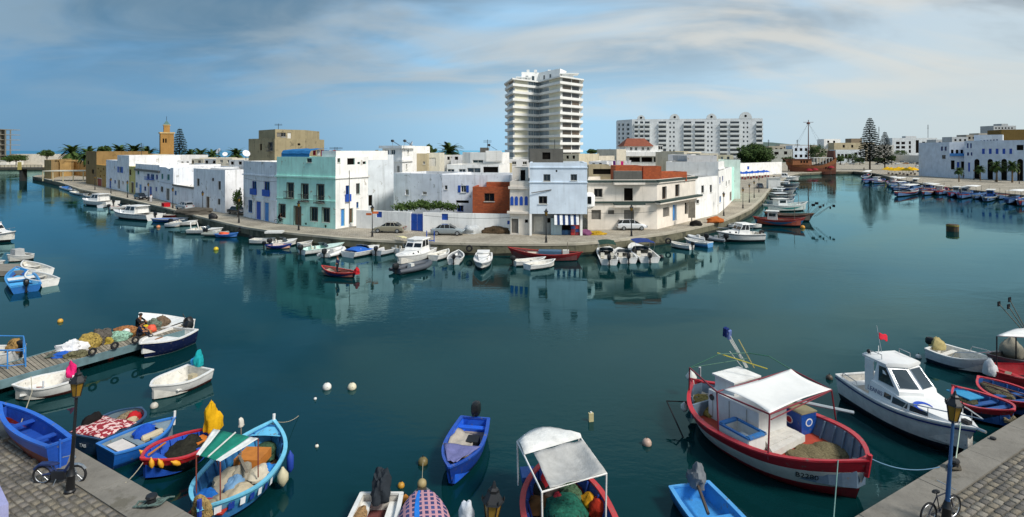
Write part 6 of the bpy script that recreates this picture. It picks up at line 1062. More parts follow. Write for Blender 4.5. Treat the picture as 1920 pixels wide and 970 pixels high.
    # light blue fishing boat with green canopy
    r, H = near_boat('fishing_boat', 'light blue fishing boat under a green and white canopy', (514, 788), (374, 958), 1.35, .85, .8, [(402, 853), (505, 884)], cset('#3f8fc0', '#1a2f5c', '#5fb0d4', '#6fbcd8', '#2c6aa0'), 'double', dict(br=.7, sr=.15, full=2.6, rake=.09), floor=.2, maxB=2.7, rim=.13, ribs=8, deck=[(.86, .975, -.10, 'foredeck', boatp('#5fb0d4'))], floor_mat=mat('#7a5a3a', .85, .25, 3)); L_ = H.L; B_ = H.B
    for sg in (-1, 1):
        for k in range(7): t = .05 + .06 * k; q = MB(); q.add([(H.x(t), sg * (H.h(t) * .985 + .018), H.zs(t) - .10), (H.x(t + .03), sg * (H.h(t + .03) * .985 + .018), H.zs(t) - .10), (H.x(t + .03), sg * (H.h(t + .03) * .955 + .018), H.zs(t) - .34), (H.x(t), sg * (H.h(t) * .955 + .018), H.zs(t) - .34)], ((0, 1, 2, 3),)); q.build('painted_block', boatp('#1f3f9c' if k % 2 else '#dfe3e6'), r)
    q = MB(); q.box((-L_ * .36, 0, .55), (L_ * .16, H.h(.14) * 1.5, .05)); q.build('stern_deck', boatp('#b8331c'), r); q = MB(); q.box((L_ * .20, .1, .62), (.95, 1.0, .35)); q.build('engine_cover', mat('#b5702a', .8, .2, 3), r)
    cr_ = [lc(r, 368, 853, 2.0), lc(r, 400, 805, 2.0), lc(r, 484, 823, 2.0), lc(r, 413, 866, 2.0)]; cr_[2] = lc(r, 484, 823, 2.0)
    a, b, c2, d = cr_
    for (s0, s1, m_) in ((0, .16, '#d8dad6'), (.16, .82, '#1f7a68'), (.82, 1, '#d8dad6')): cloth_sheet('canopy', cloth(m_), [a.lerp(d, s0), a.lerp(d, s1), b.lerp(c2, s1), b.lerp(c2, s0)], r, .02, 6, .012)
    for p in cr_: pole(r, 'canopy_post', p, (p.x, max(-H.h(.5) * .85, min(H.h(.5) * .85, p.y)), .6), .025, plain('#7a3a30'))
    pole(r, 'canopy_ridge', a.lerp(d, .5) + Vector((0, 0, .05)), b.lerp(c2, .5) + Vector((0, 0, .05)), .03, plain('#c9c9c4'))
    for k, (dx, dy, m_, s_) in enumerate(((-.2, -.3, '#b9ac92', (.5, .5, .35)), (-.05, .25, '#a39a86', (.6, .45, .35)), (-.24, .35, '#1f62b0', (.34, .34, .3)), (.06, -.35, '#c4bca8', (.5, .4, .3)), (.02, .05, '#8f8a7c', (.5, .4, .4)), (-.28, 0, '#9c917a', (.45, .5, .25)), (.10, -.5, '#2a78c4', (.3, .3, .28)), (.33, 0, '#3f5a44', (.7, .5, .3)), (-.12, -.05, '#6f95b8', (.4, .35, .4)))): lump('gear', netm(m_) if k == 7 else cloth(m_), (L_ * dx, dy * B_ * .6, .3), s_, r, seed=20 + k)
    q = MB(); q.box((L_ * .02, .0, .9), (1.3, .10, .08), rz=.7); q.build('plank', WOODG, r); lump('hanging_net', netm('#a38a5a'), (-L_ * .47, .0, .5), (.18, .34, .5), r, seed=31)
    o = fender(r, None, .2, .62, plain('#c4bc9c')); o.location = (L_ * .02, -H.h(.5) - .16, .45); o = fender(r, None, .13, .75, plain('#1d3f9c')); o.location = (L_ * .2, -H.h(.68) - .12, .5)
    pole(r, 'tiller_post', (-L_ * .5, 0, -.3), (-L_ * .5, 0, 1.2), .08, plain('#1f3f9c')); pole(r, 'stem_post', H.pt(.985, 0, 0, -.5), H.pt(1, 0, 0, .25), .06, WHITE); e = lc(r, 452, 800, 1.9); pole(r, 'flag_pole', (e.x, e.y, .5), e, .025, WOODG); lump('white_bundle', cloth('#c9c4b8'), e, (.12, .09, .22), r, seed=40)
left_near()

def centre_near():
    r, H = near_boat('fishing_boat', 'small blue boat with lavender tarp alone in mid harbour', (842, 876), (891, 784), .95, .7, .66, [(830, 848), (916, 806)], cset('#1c3f9c', '#101a4a', '#203f94', '#1f4ca8', '#1a5cd0'), hk=dict(ts=.8, br=.4, p=2.1), floor=.12, maxB=2.1, thw=(.12,), floor_mat=mat('#9a8e80', .9, .2, 3)); L_ = H.L
    cloth_sheet('lavender_tarp', cloth('#6d6f9c'), [(L_ * .05, -H.h(.55) * .97, .74), (L_ * .40, -H.h(.9) * .7, .92), (L_ * .40, H.h(.9) * .7, .92), (L_ * .05, H.h(.55) * .97, .74)], r, .06, 10, .04); cloth_sheet('grey_sheet', cloth('#a8a094'), [(-L_ * .34, -H.h(.2) * .9, .55), (L_ * .08, -H.h(.6) * .9, .66), (L_ * .08, H.h(.6) * .6, .6), (-L_ * .34, H.h(.2) * .1, .3)], r, .05, 9, .05); outboard(r, H.x(0) - .12, H.zs(0) + .05, None, 1.1)
    q = MB(); q.box((-L_ * .20, H.h(.3) * .25, .3), (.55, .5, .35)); q.build('engine_box', plain('#17191c'), r)
    # canvas canopy boat running out of the bottom of the picture
    r, H = near_boat('fishing_boat', 'red fishing boat under a pale canvas canopy at the bottom of the view', (1112, 1105), (1035, 858), .95, 1.0, .85, [(976, 896), (1098, 903)], cset('#8c2028', '#14161c', '#a82a30', '#b83a3c', '#1f3f88'), 'double', dict(br=.3, sr=.35, full=2.8), L=6.4, maxB=3.0, rim=.16, floor=.2, ribs=8, floor_mat=mat('#3a3430', .9, .3, 3)); z = 2.25
    c0, c1, c2, c3 = lc(r, 1016, 923, z), lc(r, 1137, 888, z), lc(r, 1085, 816, z), lc(r, 970, 828, z); top = [c3.lerp(c2, s) + Vector((0, 0, 0)) + (c3.lerp(c2, .5) - c0.lerp(c1, .5)).normalized() * (.75 * math.sin(math.pi * s)) for s in [i / 8 for i in range(9)]]
    fr = MB(); fr.tube([c3, c0, c1, c2], .035, 6); fr.build('canopy_frame', WHITE, r); MB().tube(top, .035, 6).build('canopy_hoop', WHITE, r)
    cloth_sheet('canvas', cloth('#a9a9a6'), [c0.lerp(c1, .12) + Vector((0, 0, .03)), c1 + Vector((0, 0, .03)), c2.lerp(c1, .15) + Vector((0, 0, .03)), c3.lerp(c0, .35).lerp(c2, .15) + Vector((0, 0, .03))], r, .28, 14, .035, seed=2)
    q = MB(); K = 8; rows = []
    for i in range(5):
        f = i / 4; lo = [c3.lerp(c0, .32 * (1 - 0)).lerp(c2.lerp(c1, .12), s) for s in [k / K for k in range(K + 1)]]; rows.append([lo[k].lerp(top[k], f) + Vector((0, 0, .05 + .10 * math.sin(math.pi * f) * (1 + .3 * math.sin(k * 2.0)))) for k in range(K + 1)])
    q.loft(rows, 0, False, False, False); o = q.build('canvas_front', cloth('#d6d6d2'), r, smooth=True); o.modifiers.new('s', 'SOLIDIFY').thickness = .015
    for p in (c0, c1, c2, c3): pole(r, 'canopy_post', p, (p.x, p.y * .98, .7), .03, WHITE)
    for k, (u, v, m_, s_) in enumerate(((1060, 955, '#2a6a58', (.85, .75, .45)), (1105, 930, '#c08a1f', (.4, .3, .3)), (1125, 945, '#a8301f', (.4, .35, .4)), (1070, 918, '#4f6a50', (.5, .4, .35)), (1010, 935, '#6a4a2c', (.4, .5, .3)), (1000, 905, '#2a2a2c', (.45, .4, .3)), (1045, 938, '#b83a44', (.14, .2, .4)))): p = lc(r, u, v, .6); lump('gear', netm(m_) if k in (0, 3) else cloth(m_), (p.x, p.y, .25), s_, r, seed=50 + k)
    q = MB(); q.box(lc(r, 990, 890, .75), (.7, .5, .2)); q.build('blue_crate', plain('#2f5fa8'), r)
    # white skiff and plaid covered boat at the bottom edge
    r, H = near_boat('white_skiff', 'white skiff with dark bagged motor at the bottom of the view', (640, 1120), (716, 925), .8, .65, .6, [(679, 918), (753, 933)], cset('#d8d8d4', '#5a2a2a', inside='#cfccc4'), hk=dict(ts=.9), L=4.6, maxB=1.9, floor=.1, floor_mat=mat('#6a3a38', .8, .2, 3)); wrapped(r, cloth('#2c3238'), (H.x(0) + .12, 0, .55), (.42, .34, .7), 60)
    for sg in (1, -1): q = MB(); q.box((H.x(.2), sg * H.h(.2) * .66, .42), (1.5, .42, .10)); q.build('side_bench', WHITE, r)
    lump('rope_coil', netm('#a0805a'), (H.x(.24), -H.h(.2) * .62, .47), (.6, .2, .12), r, seed=61)
    PL = bpy.data.materials.new('plaid_cloth'); PL.use_nodes = True; nt = PL.node_tree; b = nt.nodes['Principled BSDF']; b.inputs['Roughness'].default_value = .9; tc = nt.nodes.new('ShaderNodeTexCoord'); mp = nt.nodes.new('ShaderNodeMapping'); mp.inputs['Scale'].default_value = (1, 1, 0); nt.links.new(tc.outputs['Object'], mp.inputs[0]); br = nt.nodes.new('ShaderNodeTexBrick'); br.offset = 0; nt.links.new(mp.outputs[0], br.inputs[0]); br.inputs['Color1'].default_value = (*lin('#2a2f5c'), 1); br.inputs['Color2'].default_value = (*lin('#3a4478'), 1); br.inputs['Mortar'].default_value = (*lin('#b98a94'), 1); br.inputs['Scale'].default_value = 1; br.inputs['Brick Width'].default_value = .26; br.inputs['Row Height'].default_value = .2; br.inputs['Mortar Size'].default_value = .045; nt.links.new(br.outputs[0], b.inputs['Base Color'])
    r, H = near_boat('covered_boat', 'boat under a plaid blanket with blue strap at the bottom of the view', (802, 1120), (791, 916), .8, .75, .65, [(755, 962), (840, 962)], cset('#5a5f66', '#20242a', '#4a5058', '#6a6f74', '#4a4a48'), 'double', dict(br=.25, sr=.3, full=2.6), L=4.4, maxB=1.75); q = MB(); rows = []
    for i in range(13):
        t = .10 + .8 * i / 12; hh = H.h(t) + .05; z_ = H.zs(t) + .05; k = .38 * math.sin(math.pi * (i + 1) / 14) ** .7; rows.append([(H.x(t), hh, z_ - .12), (H.x(t), hh * .98, z_), (H.x(t), hh * .6, z_ + k * .85), (H.x(t), 0, z_ + k), (H.x(t), -hh * .6, z_ + k * .85), (H.x(t), -hh * .98, z_), (H.x(t), -hh, z_ - .12)])
    q.loft(rows, 0, False, True, True); q.build('blanket', PL, r, smooth=True); 
    st = MB(); st.loft([[Vector(row[3]).lerp(Vector(row[4]), .25) + Vector((0, 0, .015)), Vector(row[3]).lerp(Vector(row[4]), .55) + Vector((0, 0, .015))] for row in rows], 0, False, False, False); o = st.build('strap', cloth('#2a78d0'), r); o.modifiers.new('s', 'SOLIDIFY').thickness = .02
    q = MB(); q.box((H.x(0) + .15, 0, .8), (.5, .3, .25)); q.build('stern_block', plain('#3a342c'), r); q = MB().ball((H.x(.03), 0, 1.0), .16, 10, 7); q.build('gourd_float', plain('#9a8a60'), r, smooth=True)
    # light blue tender
    r, H = near_boat('tender', 'light blue square tender with grey bagged motor, bottom right', (1412, 1040), (1292, 908), .65, .6, .55, [(1260, 920), (1323, 896)], cset('#2f78b8', '#16284a', '#3a88c8', '#4f9ad4', '#3f8fcc'), hk=dict(ts=.88, br=.15, p=3), L=3.9, maxB=2.0, floor=.1, thw=(.42, .66)); wrapped(r, cloth('#6d7276'), (H.x(0) + .1, .25, .6), (.35, .3, .55), 70); pole(r, 'motor_shaft', (H.x(0) + .1, .2, .8), (H.x(.36), -.1, .45), .06, plain('#4a4038'))
centre_near()

def big_red():
    r, H = near_boat('fishing_boat', 'large red and white fishing boat with white sheet canopy', (1631, 862), (1300, 713), 1.65, 1.45, 1.12, [(1353, 827), (1441, 864), (1525, 784)], cset('#c9c8c2', '#0f1114', '#a82430', '#b42a36', '#5f7488'), 'double', dict(br=.45, sr=.3, full=2.9, rake=.06, draft=.5), floor=.55, rim=.22, n=28, ribs=13, stripe=[0, 0, 2, 1, 2], floor_mat=mat('#a8402a', .7, .15, 2.5, .1, streak=.2)); L = H.L; B = H.B; Wp = mat('#dcdcd8', .6, .08, 2, patch='#8f8a80', amount=.2, pscale=2, streak=.3)
    def box(nm, u, v, zf, size, m, rz=0.0, tz=1.0):
        p = lc(r, u, v, zf); q = MB(); q.box((0, 0, size[2] / 2), size, taper=tz); o = q.build(nm, m, r); o.location = (p.x, p.y, zf); o.rotation_euler = (0, 0, rz); return o
    # cabin: engine casing plus raised wheel box towards the stern
    zf = .56; x0, x1 = -L * .30, L * .02; q = MB(); q.box(((x0 + x1) / 2, B * .02, zf + .62), (x1 - x0, B * .34, 1.24)); cab = q.build('cabin', Wp, r)
    q = MB(); q.box((-L * .235, B * .08, zf + 1.24 + .28), (L * .13, B * .30, .55)); q.build('wheel_box', Wp, cab); q = MB(); q.box((-L * .235, B * .08, zf + 1.83), (L * .15, B * .34, .07)); hr = q.build('wheel_box_roof', WHITE, cab)
    for k in range(3): q = MB(); q.box((x0 + .25 + k * .9, B * .02 - B * .172, zf + .6), (.03, .03, 1.1)); q.build('seam', plain('#a8a8a2'), cab)
    q = MB(); q.prism([(.13 * math.cos(R(a)), .13 * math.sin(R(a))) for a in range(0, 360, 30)], .03, frame((x0 + .2, -B * .152, zf + .95), (1, 0, 0), (0, 0, 1))); q.build('porthole', GLASS, cab)
    # white tub with blue rim
    p = lc(r, 1391, 838, .56); t = thing_part('fish_tub', r, (p.x, p.y, .56)); q = MB(); w, d, h = 1.35, .95, .72
    for a, b, c_, e in ((0, -d / 2, w, .05), (0, d / 2, w, .05), (-w / 2, 0, .05, d), (w / 2, 0, .05, d)): q.box((a, b, h / 2), (c_ + .05, e, h))
    q.box((0, 0, .1), (w, d, .05)); q.build('tub_wall', Wp, t); q = MB()
    for a, b, c_, e in ((0, -d / 2, w, .11), (0, d / 2, w, .11), (-w / 2, 0, .11, d), (w / 2, 0, .11, d)): q.box((a, b, h + .03), (c_ + .11, e, .07))
    q.build('tub_rim', boatp('#2f78bc'), t); q = MB(); q.box((.05, 0, .35), (.5, .5, .04), M=Matrix.Rotation(.5, 3, 'X')); q.build('tub_board', plain('#b9c4c8'), t); p = p
    # slatted platform
    c_ = [lc(r, 1414, 794, .85), lc(r, 1456, 790, .85), lc(r, 1510, 817, .85), lc(r, 1449, 850, .85)]; t = thing_part('platform', r, (0, 0, .6)); t.location = ((c_[0].x + c_[2].x) / 2, (c_[0].y + c_[2].y) / 2, .62); o_ = Vector(t.location)
    for k in range(5):
        s0, s1 = k / 5 + .008, (k + 1) / 5 - .008; a, b, c2, d = c_[0].lerp(c_[3], s0), c_[1].lerp(c_[2], s0), c_[1].lerp(c_[2], s1), c_[0].lerp(c_[3], s1); q = MB(); lo = [Vector((p.x, p.y, .60)) - o_ for p in (a, b, c2, d)]; hi = [Vector((p.x, p.y, .86 + .01 * (k % 2))) - o_ for p in (a, b, c2, d)]; q.add(lo + hi, ((3, 2, 1, 0), (4, 5, 6, 7), (0, 1, 5, 4), (1, 2, 6, 5), (2, 3, 7, 6), (3, 0, 4, 7))); q.build('plank', mat('#cdcbc4', .8, .12, 3, .2, streak=.4), t)
    # blue drinks case with round badges
    p = lc(r, 1497, 803, .56); t = MB().box((0, 0, .44), (1.05, .85, .86)).build('drinks_case', boatp('#1d4fa0'), r); t.location = (p.x, p.y, .56); t.rotation_euler = (0, 0, -.1)
    for k, (loc, xa, ya, rr, m_) in enumerate((((-.1, -.43, .42), (1, 0, 0), (0, 0, 1), .19, '#d4d6d8'), ((-.1, -.434, .42), (1, 0, 0), (0, 0, 1), .14, '#b0303a'), ((.53, 0, .48), (0, 1, 0), (0, 0, 1), .2, '#d4d6d8'), ((.534, 0, .48), (0, 1, 0), (0, 0, 1), .14, '#2a5cb0'), ((-.40, -.43, .55), (1, 0, 0), (0, 0, 1), .15, '#c9ced2'))): MB().prism([(rr * math.cos(R(a)), rr * .85 * math.sin(R(a))) for a in range(0, 360, 20)], .004, frame(loc, xa, ya)).build('badge', plain(m_), t)
    MB().box((0, 0, .89), (1.1, .9, .05)).build('case_lid', plain('#8a8264'), t)
    # nets, stones
    def net(u, v, s_, m_, sd, zz=.56): p = lc(r, u, v, zz); return lump('net_pile', m_, (p.x, p.y, zz - .02), s_, r, .12, sd, 18, 10)
    NB = mat('#7a7156', .95, .5, 16, 1.0, bscale=40, spec=.1); net(1530, 852, (.75, .62, .13), NB, 1); net(1556, 847, (.6, .6, .15), NB, 2); net(1500, 858, (.5, .42, .12), NB, 3); net(1322, 762, (.75, .7, .32), netm('#9a8a52'), 4); net(1334, 775, (.6, .5, .25), netm('#a08a4c'), 5)
    q = MB(); t_ = .17; q.box((H.x(t_), 0, .85), (.08, 2 * (H.h(t_) - .22), .6)); q.build('stern_bulkhead', boatp('#6d8090'), r)
    rnd = random.Random(4); 
    for k in range(26): o = lump('stone', mat(rnd.choice(['#8f8a7c', '#b3ab98', '#4a4a48', '#6d6658']), .9, .2, 5), (H.x(rnd.uniform(.06, .15)), rnd.uniform(-.32, .32) * B, .72 + .1 * rnd.random()), (.13, .1, .09), r, .2, k, 7, 5)
    # frame and sheet
    z = 2.65; nf, ff, fbk, nb = lc(r, 1443, 777, z), lc(r, 1559, 731.5, z), lc(r, 1483, 693, z + .15), lc(r, 1344, 735, z); sb = lc(r, 1293, 690, z); RD = plain('#7a2430', .5)
    MB().tube([nb, nf, ff, fbk], .035, 6).build('canopy_frame', RD, r); MB().tube([sb, nb], .035, 6).build('canopy_bar', RD, r)
    for p, q_ in ((nf, (1440, 862, 1.1)), (nb, (1347, 808, 1.15)), (ff, (1567, 787, 1.15)), (sb, (1292, 733, 1.35))): pole(r, 'canopy_post', p, lc(r, *q_), .032, RD)
    pole(r, 'canopy_strut', nf.lerp(ff, .02) - Vector((0, 0, .22)), ff - Vector((0, 0, .02)), .022, RD); pole(r, 'canopy_strut', nb, nb.lerp(fbk, .95), .025, RD)
    cloth_sheet('sheet', mat('#dfdfdb', .85, .04, 1.5, .3, bscale=3, spec=.2), [nf + Vector((0, 0, .02)), ff + Vector((0, 0, .02)), fbk + Vector((0, 0, .02)), nb.lerp(fbk, .08) + Vector((0, 0, .02))], r, .10, 16, .008, .012, .10)
    g = plain('#1f5a48', .5); top = lc(r, 1402, 662, 3.2); MB().tube([sb, sb.lerp(top, .5) + Vector((0, 0, .28)), top, top.lerp(fbk, .5) + Vector((0, 0, .22)), fbk], .025, 6).build('green_hoop', g, r); pole(r, 'green_bar', sb, top - Vector((0, 0, .25)), .02, g); pole(r, 'yellow_bar', lc(r, 1345, 662, 3.2), lc(r, 1439, 692, 2.9), .025, plain('#b5a83a'))
    base = lc(r, 1399, 690, 2.5)
    for k, (u, v) in enumerate(((1359, 622), (1363, 624), (1368, 628))):
        e = lc(r, u, v, 4.0); pole(r, 'flag_pole', base + Vector((0, .06 * k, 0)), e, .02, plain('#c9c9c2')); o = MB().box((0, 0, 0), (.08, .16, .5)).build('furled_flag', cloth(('#1f2f6a', '#24356f', '#6a7cb0')[k]), r); o.location = e; o.rotation_euler = (.3, .35, 0)
    pole(r, 'boat_hook', lc(r, 1414, 690, 2.4), lc(r, 1385, 637, 3.9), .02, plain('#b9ac6a')); pole(r, 'boat_hook', lc(r, 1392, 689, 2.4), lc(r, 1368, 659, 3.2), .018, plain('#c9c9c2')); pole(r, 'outrigger', lc(r, 1485, 750, 1.6), lc(r, 1601, 774, 1.4), .07, plain('#9aa4aa'))
    pole(r, 'stern_post', lc(r, 1312, 706, 1.3), lc(r, 1312, 688, 1.9), .06, plain('#b9bcc0')); pole(r, 'stem_post', H.pt(.985, 0, 0, -.6), H.pt(1, 0, 0, .2), .09, boatp('#b42a36'))
    o = fender(r, None, .28, .6, plain('#cfcfc8')); o.location = lc(r, 1296, 707, 1.0); o = fender(r, None, .16, .5, plain('#cfcfc8')); o.location = lc(r, 1283, 764, .85); o.rotation_euler = (.3, .3, 0)
    t = .84; sl = (H.h(.80) - H.h(.88)) / (.08 * L); text_part('B2280', .30, frame((H.x(t, .5) + .03, -H.h(t) * .80 - .07, H.zs(t) * .52), (1, sl, 0), (0, -.4, 1)), plain('#14181a'), r)
    o = MB().tube([lc(r, 1289, 754, .9), lc(r, 1250, 752, .9), lc(r, 1268, 792, .5), lc(r, 1286, 832, -.2)], .035, 5).build('mooring_rope', RUB, r)
    return r, H
RED = big_red()
def cruiser_q():
    r, H = near_boat('cabin_cruiser', 'white cabin cruiser with blue crescent on its bow, right of the red fishing boat', (1832, 801), (1608, 702), 1.55, 1.2, 1.15, [(1640, 754), (1690, 780), (1765, 713)], cset('#d9d9d6', '#1c2030', '#d9d9d6', '#e0e0dd', '#d3d0c8'), 'transom', dict(ts=.9, br=.3, p=2.6, tm=.4, rake=.12), floor=.5, rim=.14, n=22, maxB=2.75, deck=[(.33, .985, .02, 'deck', mat('#dad9d3', .5, .05, 2))]); L, B = H.L, H.B; GW = mat('#e2e2df', .35, .05, 2, spec=.5)
    for sg in (1, -1):
        q = MB(); q.loft([[(H.x(t), sg * (H.h(t) + .034), H.zs(t) - .16), (H.x(t), sg * (H.h(t) + .034), H.zs(t) - .09)] for t in [i / 18 for i in range(19)]], 0, False, False, False); q.build('blue_stripe', plain('#1f2c66', .4), r)
    # raised side and sloping foredeck
    rows = []
    for i in range(10):
        t = .34 + .56 * i / 9; hh = H.h(t) * (.90 - .10 * i / 9); z = H.zs(t) + .03; k = .68 * (1 - (i / 9) ** 1.3) + .03; rows.append([(H.x(t), hh, z), (H.x(t), hh * .90, z + k * .9), (H.x(t), hh * .5, z + k * 1.05), (H.x(t), 0, z + k * 1.1), (H.x(t), -hh * .5, z + k * 1.05), (H.x(t), -hh * .90, z + k * .9), (H.x(t), -hh, z)])
    q = MB(); q.loft(rows, 0, False, True, True); trunk = q.build('cabin_trunk', GW, r, smooth=True)
    def side_pane(i0, i1, f0, f1, nm, sg=-1):
        a, b = rows[i0], rows[i1]; j0, j1 = (6, 5) if sg < 0 else (0, 1); pa, pb = Vector(a[j0]).lerp(Vector(a[j1]), f0), Vector(b[j0]).lerp(Vector(b[j1]), f0); pc, pd = Vector(b[j0]).lerp(Vector(b[j1]), f1), Vector(a[j0]).lerp(Vector(a[j1]), f1); cc = (pa + pb + pc + pd) / 4; n = (pb - pa).cross(pd - pa).normalized(); n = n if n.y * sg > 0 else -n; e = [cc + (v - cc) * .86 for v in (pa, pb, pc, pd)]; g = MB(); g.loft([[v + n * .008 for v in e], [v + n * .022 for v in e]], 0, True, False, True); return g.build(nm, GLASS, trunk)
    for sg in (-1, 1): side_pane(3, 5, .18, .82, 'side_window', sg); side_pane(5, 7, .12, .85, 'side_window', sg); side_pane(2, 3, .35, .8, 'side_window', sg)
    # wheelhouse with raked screen
    z0 = H.zs(.35) + .02; x0, x1 = H.x(.34), H.x(.62); w = H.h(.4) * .80; zt = z0 + 1.5; bot = [(x0, w), (x1 - .2, w * .92), (x1 + .12, 0), (x1 - .2, -w * .92), (x0, -w)]; xm = z0 + .68; top = [(x0 + .1, w * .80), (x1 - 1.15, w * .74), (x1 - .95, 0), (x1 - 1.15, -w * .74), (x0 + .1, -w * .80)]
    mid = [tuple(b + (t - b) * .42 for b, t in zip(p, q_)) for p, q_ in zip(bot, top)]; mid = [(x0 + .02, w * .92), (x1 - .35, w * .86), (x1 - .05, 0), (x1 - .35, -w * .86), (x0 + .02, -w * .92)]
    q = MB(); q.loft([[(*p, z0) for p in bot], [(*p, xm) for p in mid], [(*p, zt) for p in top]], 0, True, False, True); wh = q.build('wheelhouse', GW, r)
    def pane(i, j, s0, s1, nm, lo=.06, hi=.94):
        a0, a1, b0, b1 = Vector((*mid[i], xm)), Vector((*mid[j], xm)), Vector((*top[i], zt)), Vector((*top[j], zt)); e = [a0.lerp(a1, s0).lerp(b0.lerp(b1, s0), lo), a0.lerp(a1, s1).lerp(b0.lerp(b1, s1), lo), a0.lerp(a1, s1).lerp(b0.lerp(b1, s1), hi), a0.lerp(a1, s0).lerp(b0.lerp(b1, s0), hi)]; n = (e[1] - e[0]).cross(e[3] - e[0]).normalized(); n = n if n.dot(e[0] - Vector(((x0 + x1) / 2 - .4, 0, xm))) > 0 else -n; g = MB(); g.loft([[v + n * .006 for v in e], [v + n * .02 for v in e]], 0, True, False, True); o = g.build(nm, GLASSB if 'screen' in nm else GLASS, wh); MB().tube([v + n * .012 for v in e], .022, 5, closed=True).build('window_frame', STEEL, wh)
    for i, j in ((1, 2), (2, 3)): pane(i, j, .1, .9, 'windscreen', .12, .88)
    for i, j in ((0, 1), (4, 3)): pane(i, j, .22, .90, 'cabin_window', .10, .9)
    rp = [(x0 - .75, w * .82), (x1 - 1.1, w * .80), (x1 - .8, 0), (x1 - 1.1, -w * .80), (x0 - .75, -w * .82)]; q = MB(); q.loft([[(*p, zt) for p in rp], [(p[0], p[1] * 1.02, zt + .10) for p in rp], [(p[0] * .98, p[1] * .9, zt + .17) for p in rp]], 0); rf = q.build('roof', GW, r, smooth=True)
    for sg in (1, -1): MB().tube([(x0 - .4, sg * w * .7, zt + .16), (x0 - .4, sg * w * .7, zt + .38), (x1 - 1.5, sg * w * .68, zt + .38), (x1 - 1.5, sg * w * .68, zt + .16)], .018, 5).build('roof_rail', STEEL, rf); MB().box((x0 - .3, sg * w * .84, (z0 + zt) / 2), (.5, .05, zt - z0)).build('wing_panel', GW, r)
    pole(r, 'flag_pole', (x0 - .6, 0, zt + .15), (x0 - .9, 0, zt + 1.35), .015, STEEL); o = cloth_sheet('flag', cloth('#c02a3a'), [(x0 - .75, 0, zt + .75), (x0 - .75, .45, zt + .62), (x0 - .82, .5, zt + .88), (x0 - .8, .02, zt + 1.05)], r, .0, 6, .04); pole(r, 'aerial', (x0 - .3, -w * .4, zt + .15), (x0 - .3, -w * .4, zt + .6), .02, WHITE)
    q = MB().ball((x0 - .55, -w * .66, zt + .28), .1, 8, 6); q.build('horn', BLACK, r)
    MB().tube([H.pt(.62, 1, .12, .04), H.pt(.66, 1, .12, .42), H.pt(.86, 1, .1, .46), H.pt(1, 0, 0, .48) + Vector((.25, 0, 0)), H.pt(.86, -1, .1, .46), H.pt(.66, -1, .12, .42), H.pt(.62, -1, .12, .04)], .025, 6).build('bow_rail', STEEL, r)
    for t, sg in ((.78, 1), (.78, -1), (.92, 1), (.92, -1)): pole(r, 'stanchion', H.pt(t, sg, .11, .03), H.pt(t, sg, .11, .44), .018, STEEL)
    for sg in (1, -1): MB().tube([H.pt(.06, sg, .1, .04), H.pt(.07, sg, .1, .28), H.pt(.22, sg, .1, .28), H.pt(.24, sg, .1, .04)], .02, 5).build('stern_rail', STEEL, r)
    q = MB(); q.box((H.x(.10), 0, .8), (.5, B * .6, .5)); q.build('stern_bench', GW, r); o = fender(r, None, .11, .6, plain('#c4bf9a')); o.location = lc(r, 1686, 790, .6); q = MB(); q.box((H.x(.93), 0, H.zs(.93) + .12), (.3, .2, .16)); q.build('windlass', IRON, r); MB().tube([(H.x(.9), 0, H.zs(.9) + .05), (H.x(1) + .35, 0, H.zs(1) + .02)], .06, 6).build('anchor_roller', STEEL, r)
    # crescent painted on the sloping foredeck
    i = 6; a = (Vector(rows[5][4]) + Vector(rows[7][4])) / 2 ; xa = (Vector(rows[7][4]) - Vector(rows[5][4])); ya = (Vector(rows[6][3]) - Vector(rows[6][5])); c = (Vector(rows[6][4]) + Vector(rows[6][5])) / 2; M = frame(c + Vector((0, 0, .02)), xa, ya); ro = .36
    pts = [(ro * math.cos(R(g)), ro * math.sin(R(g))) for g in range(60, 301, 15)] + [(.12 + .30 * math.cos(R(g)), .30 * math.sin(R(g))) for g in range(285, 74, -15)]; MB().prism(pts, .012, M @ Matrix.Translation((0, 0, .0))).build('crescent', plain('#1f4cb8', .4), trunk)
    text_part('LEANIS', .27, frame((H.x(.40), -H.h(.4) * .86 - .055, H.zs(.4) + .36), (1, 0, 0), (0, .10, 1)), plain('#24346c'), r)
    return r, H
CQ = cruiser_q()
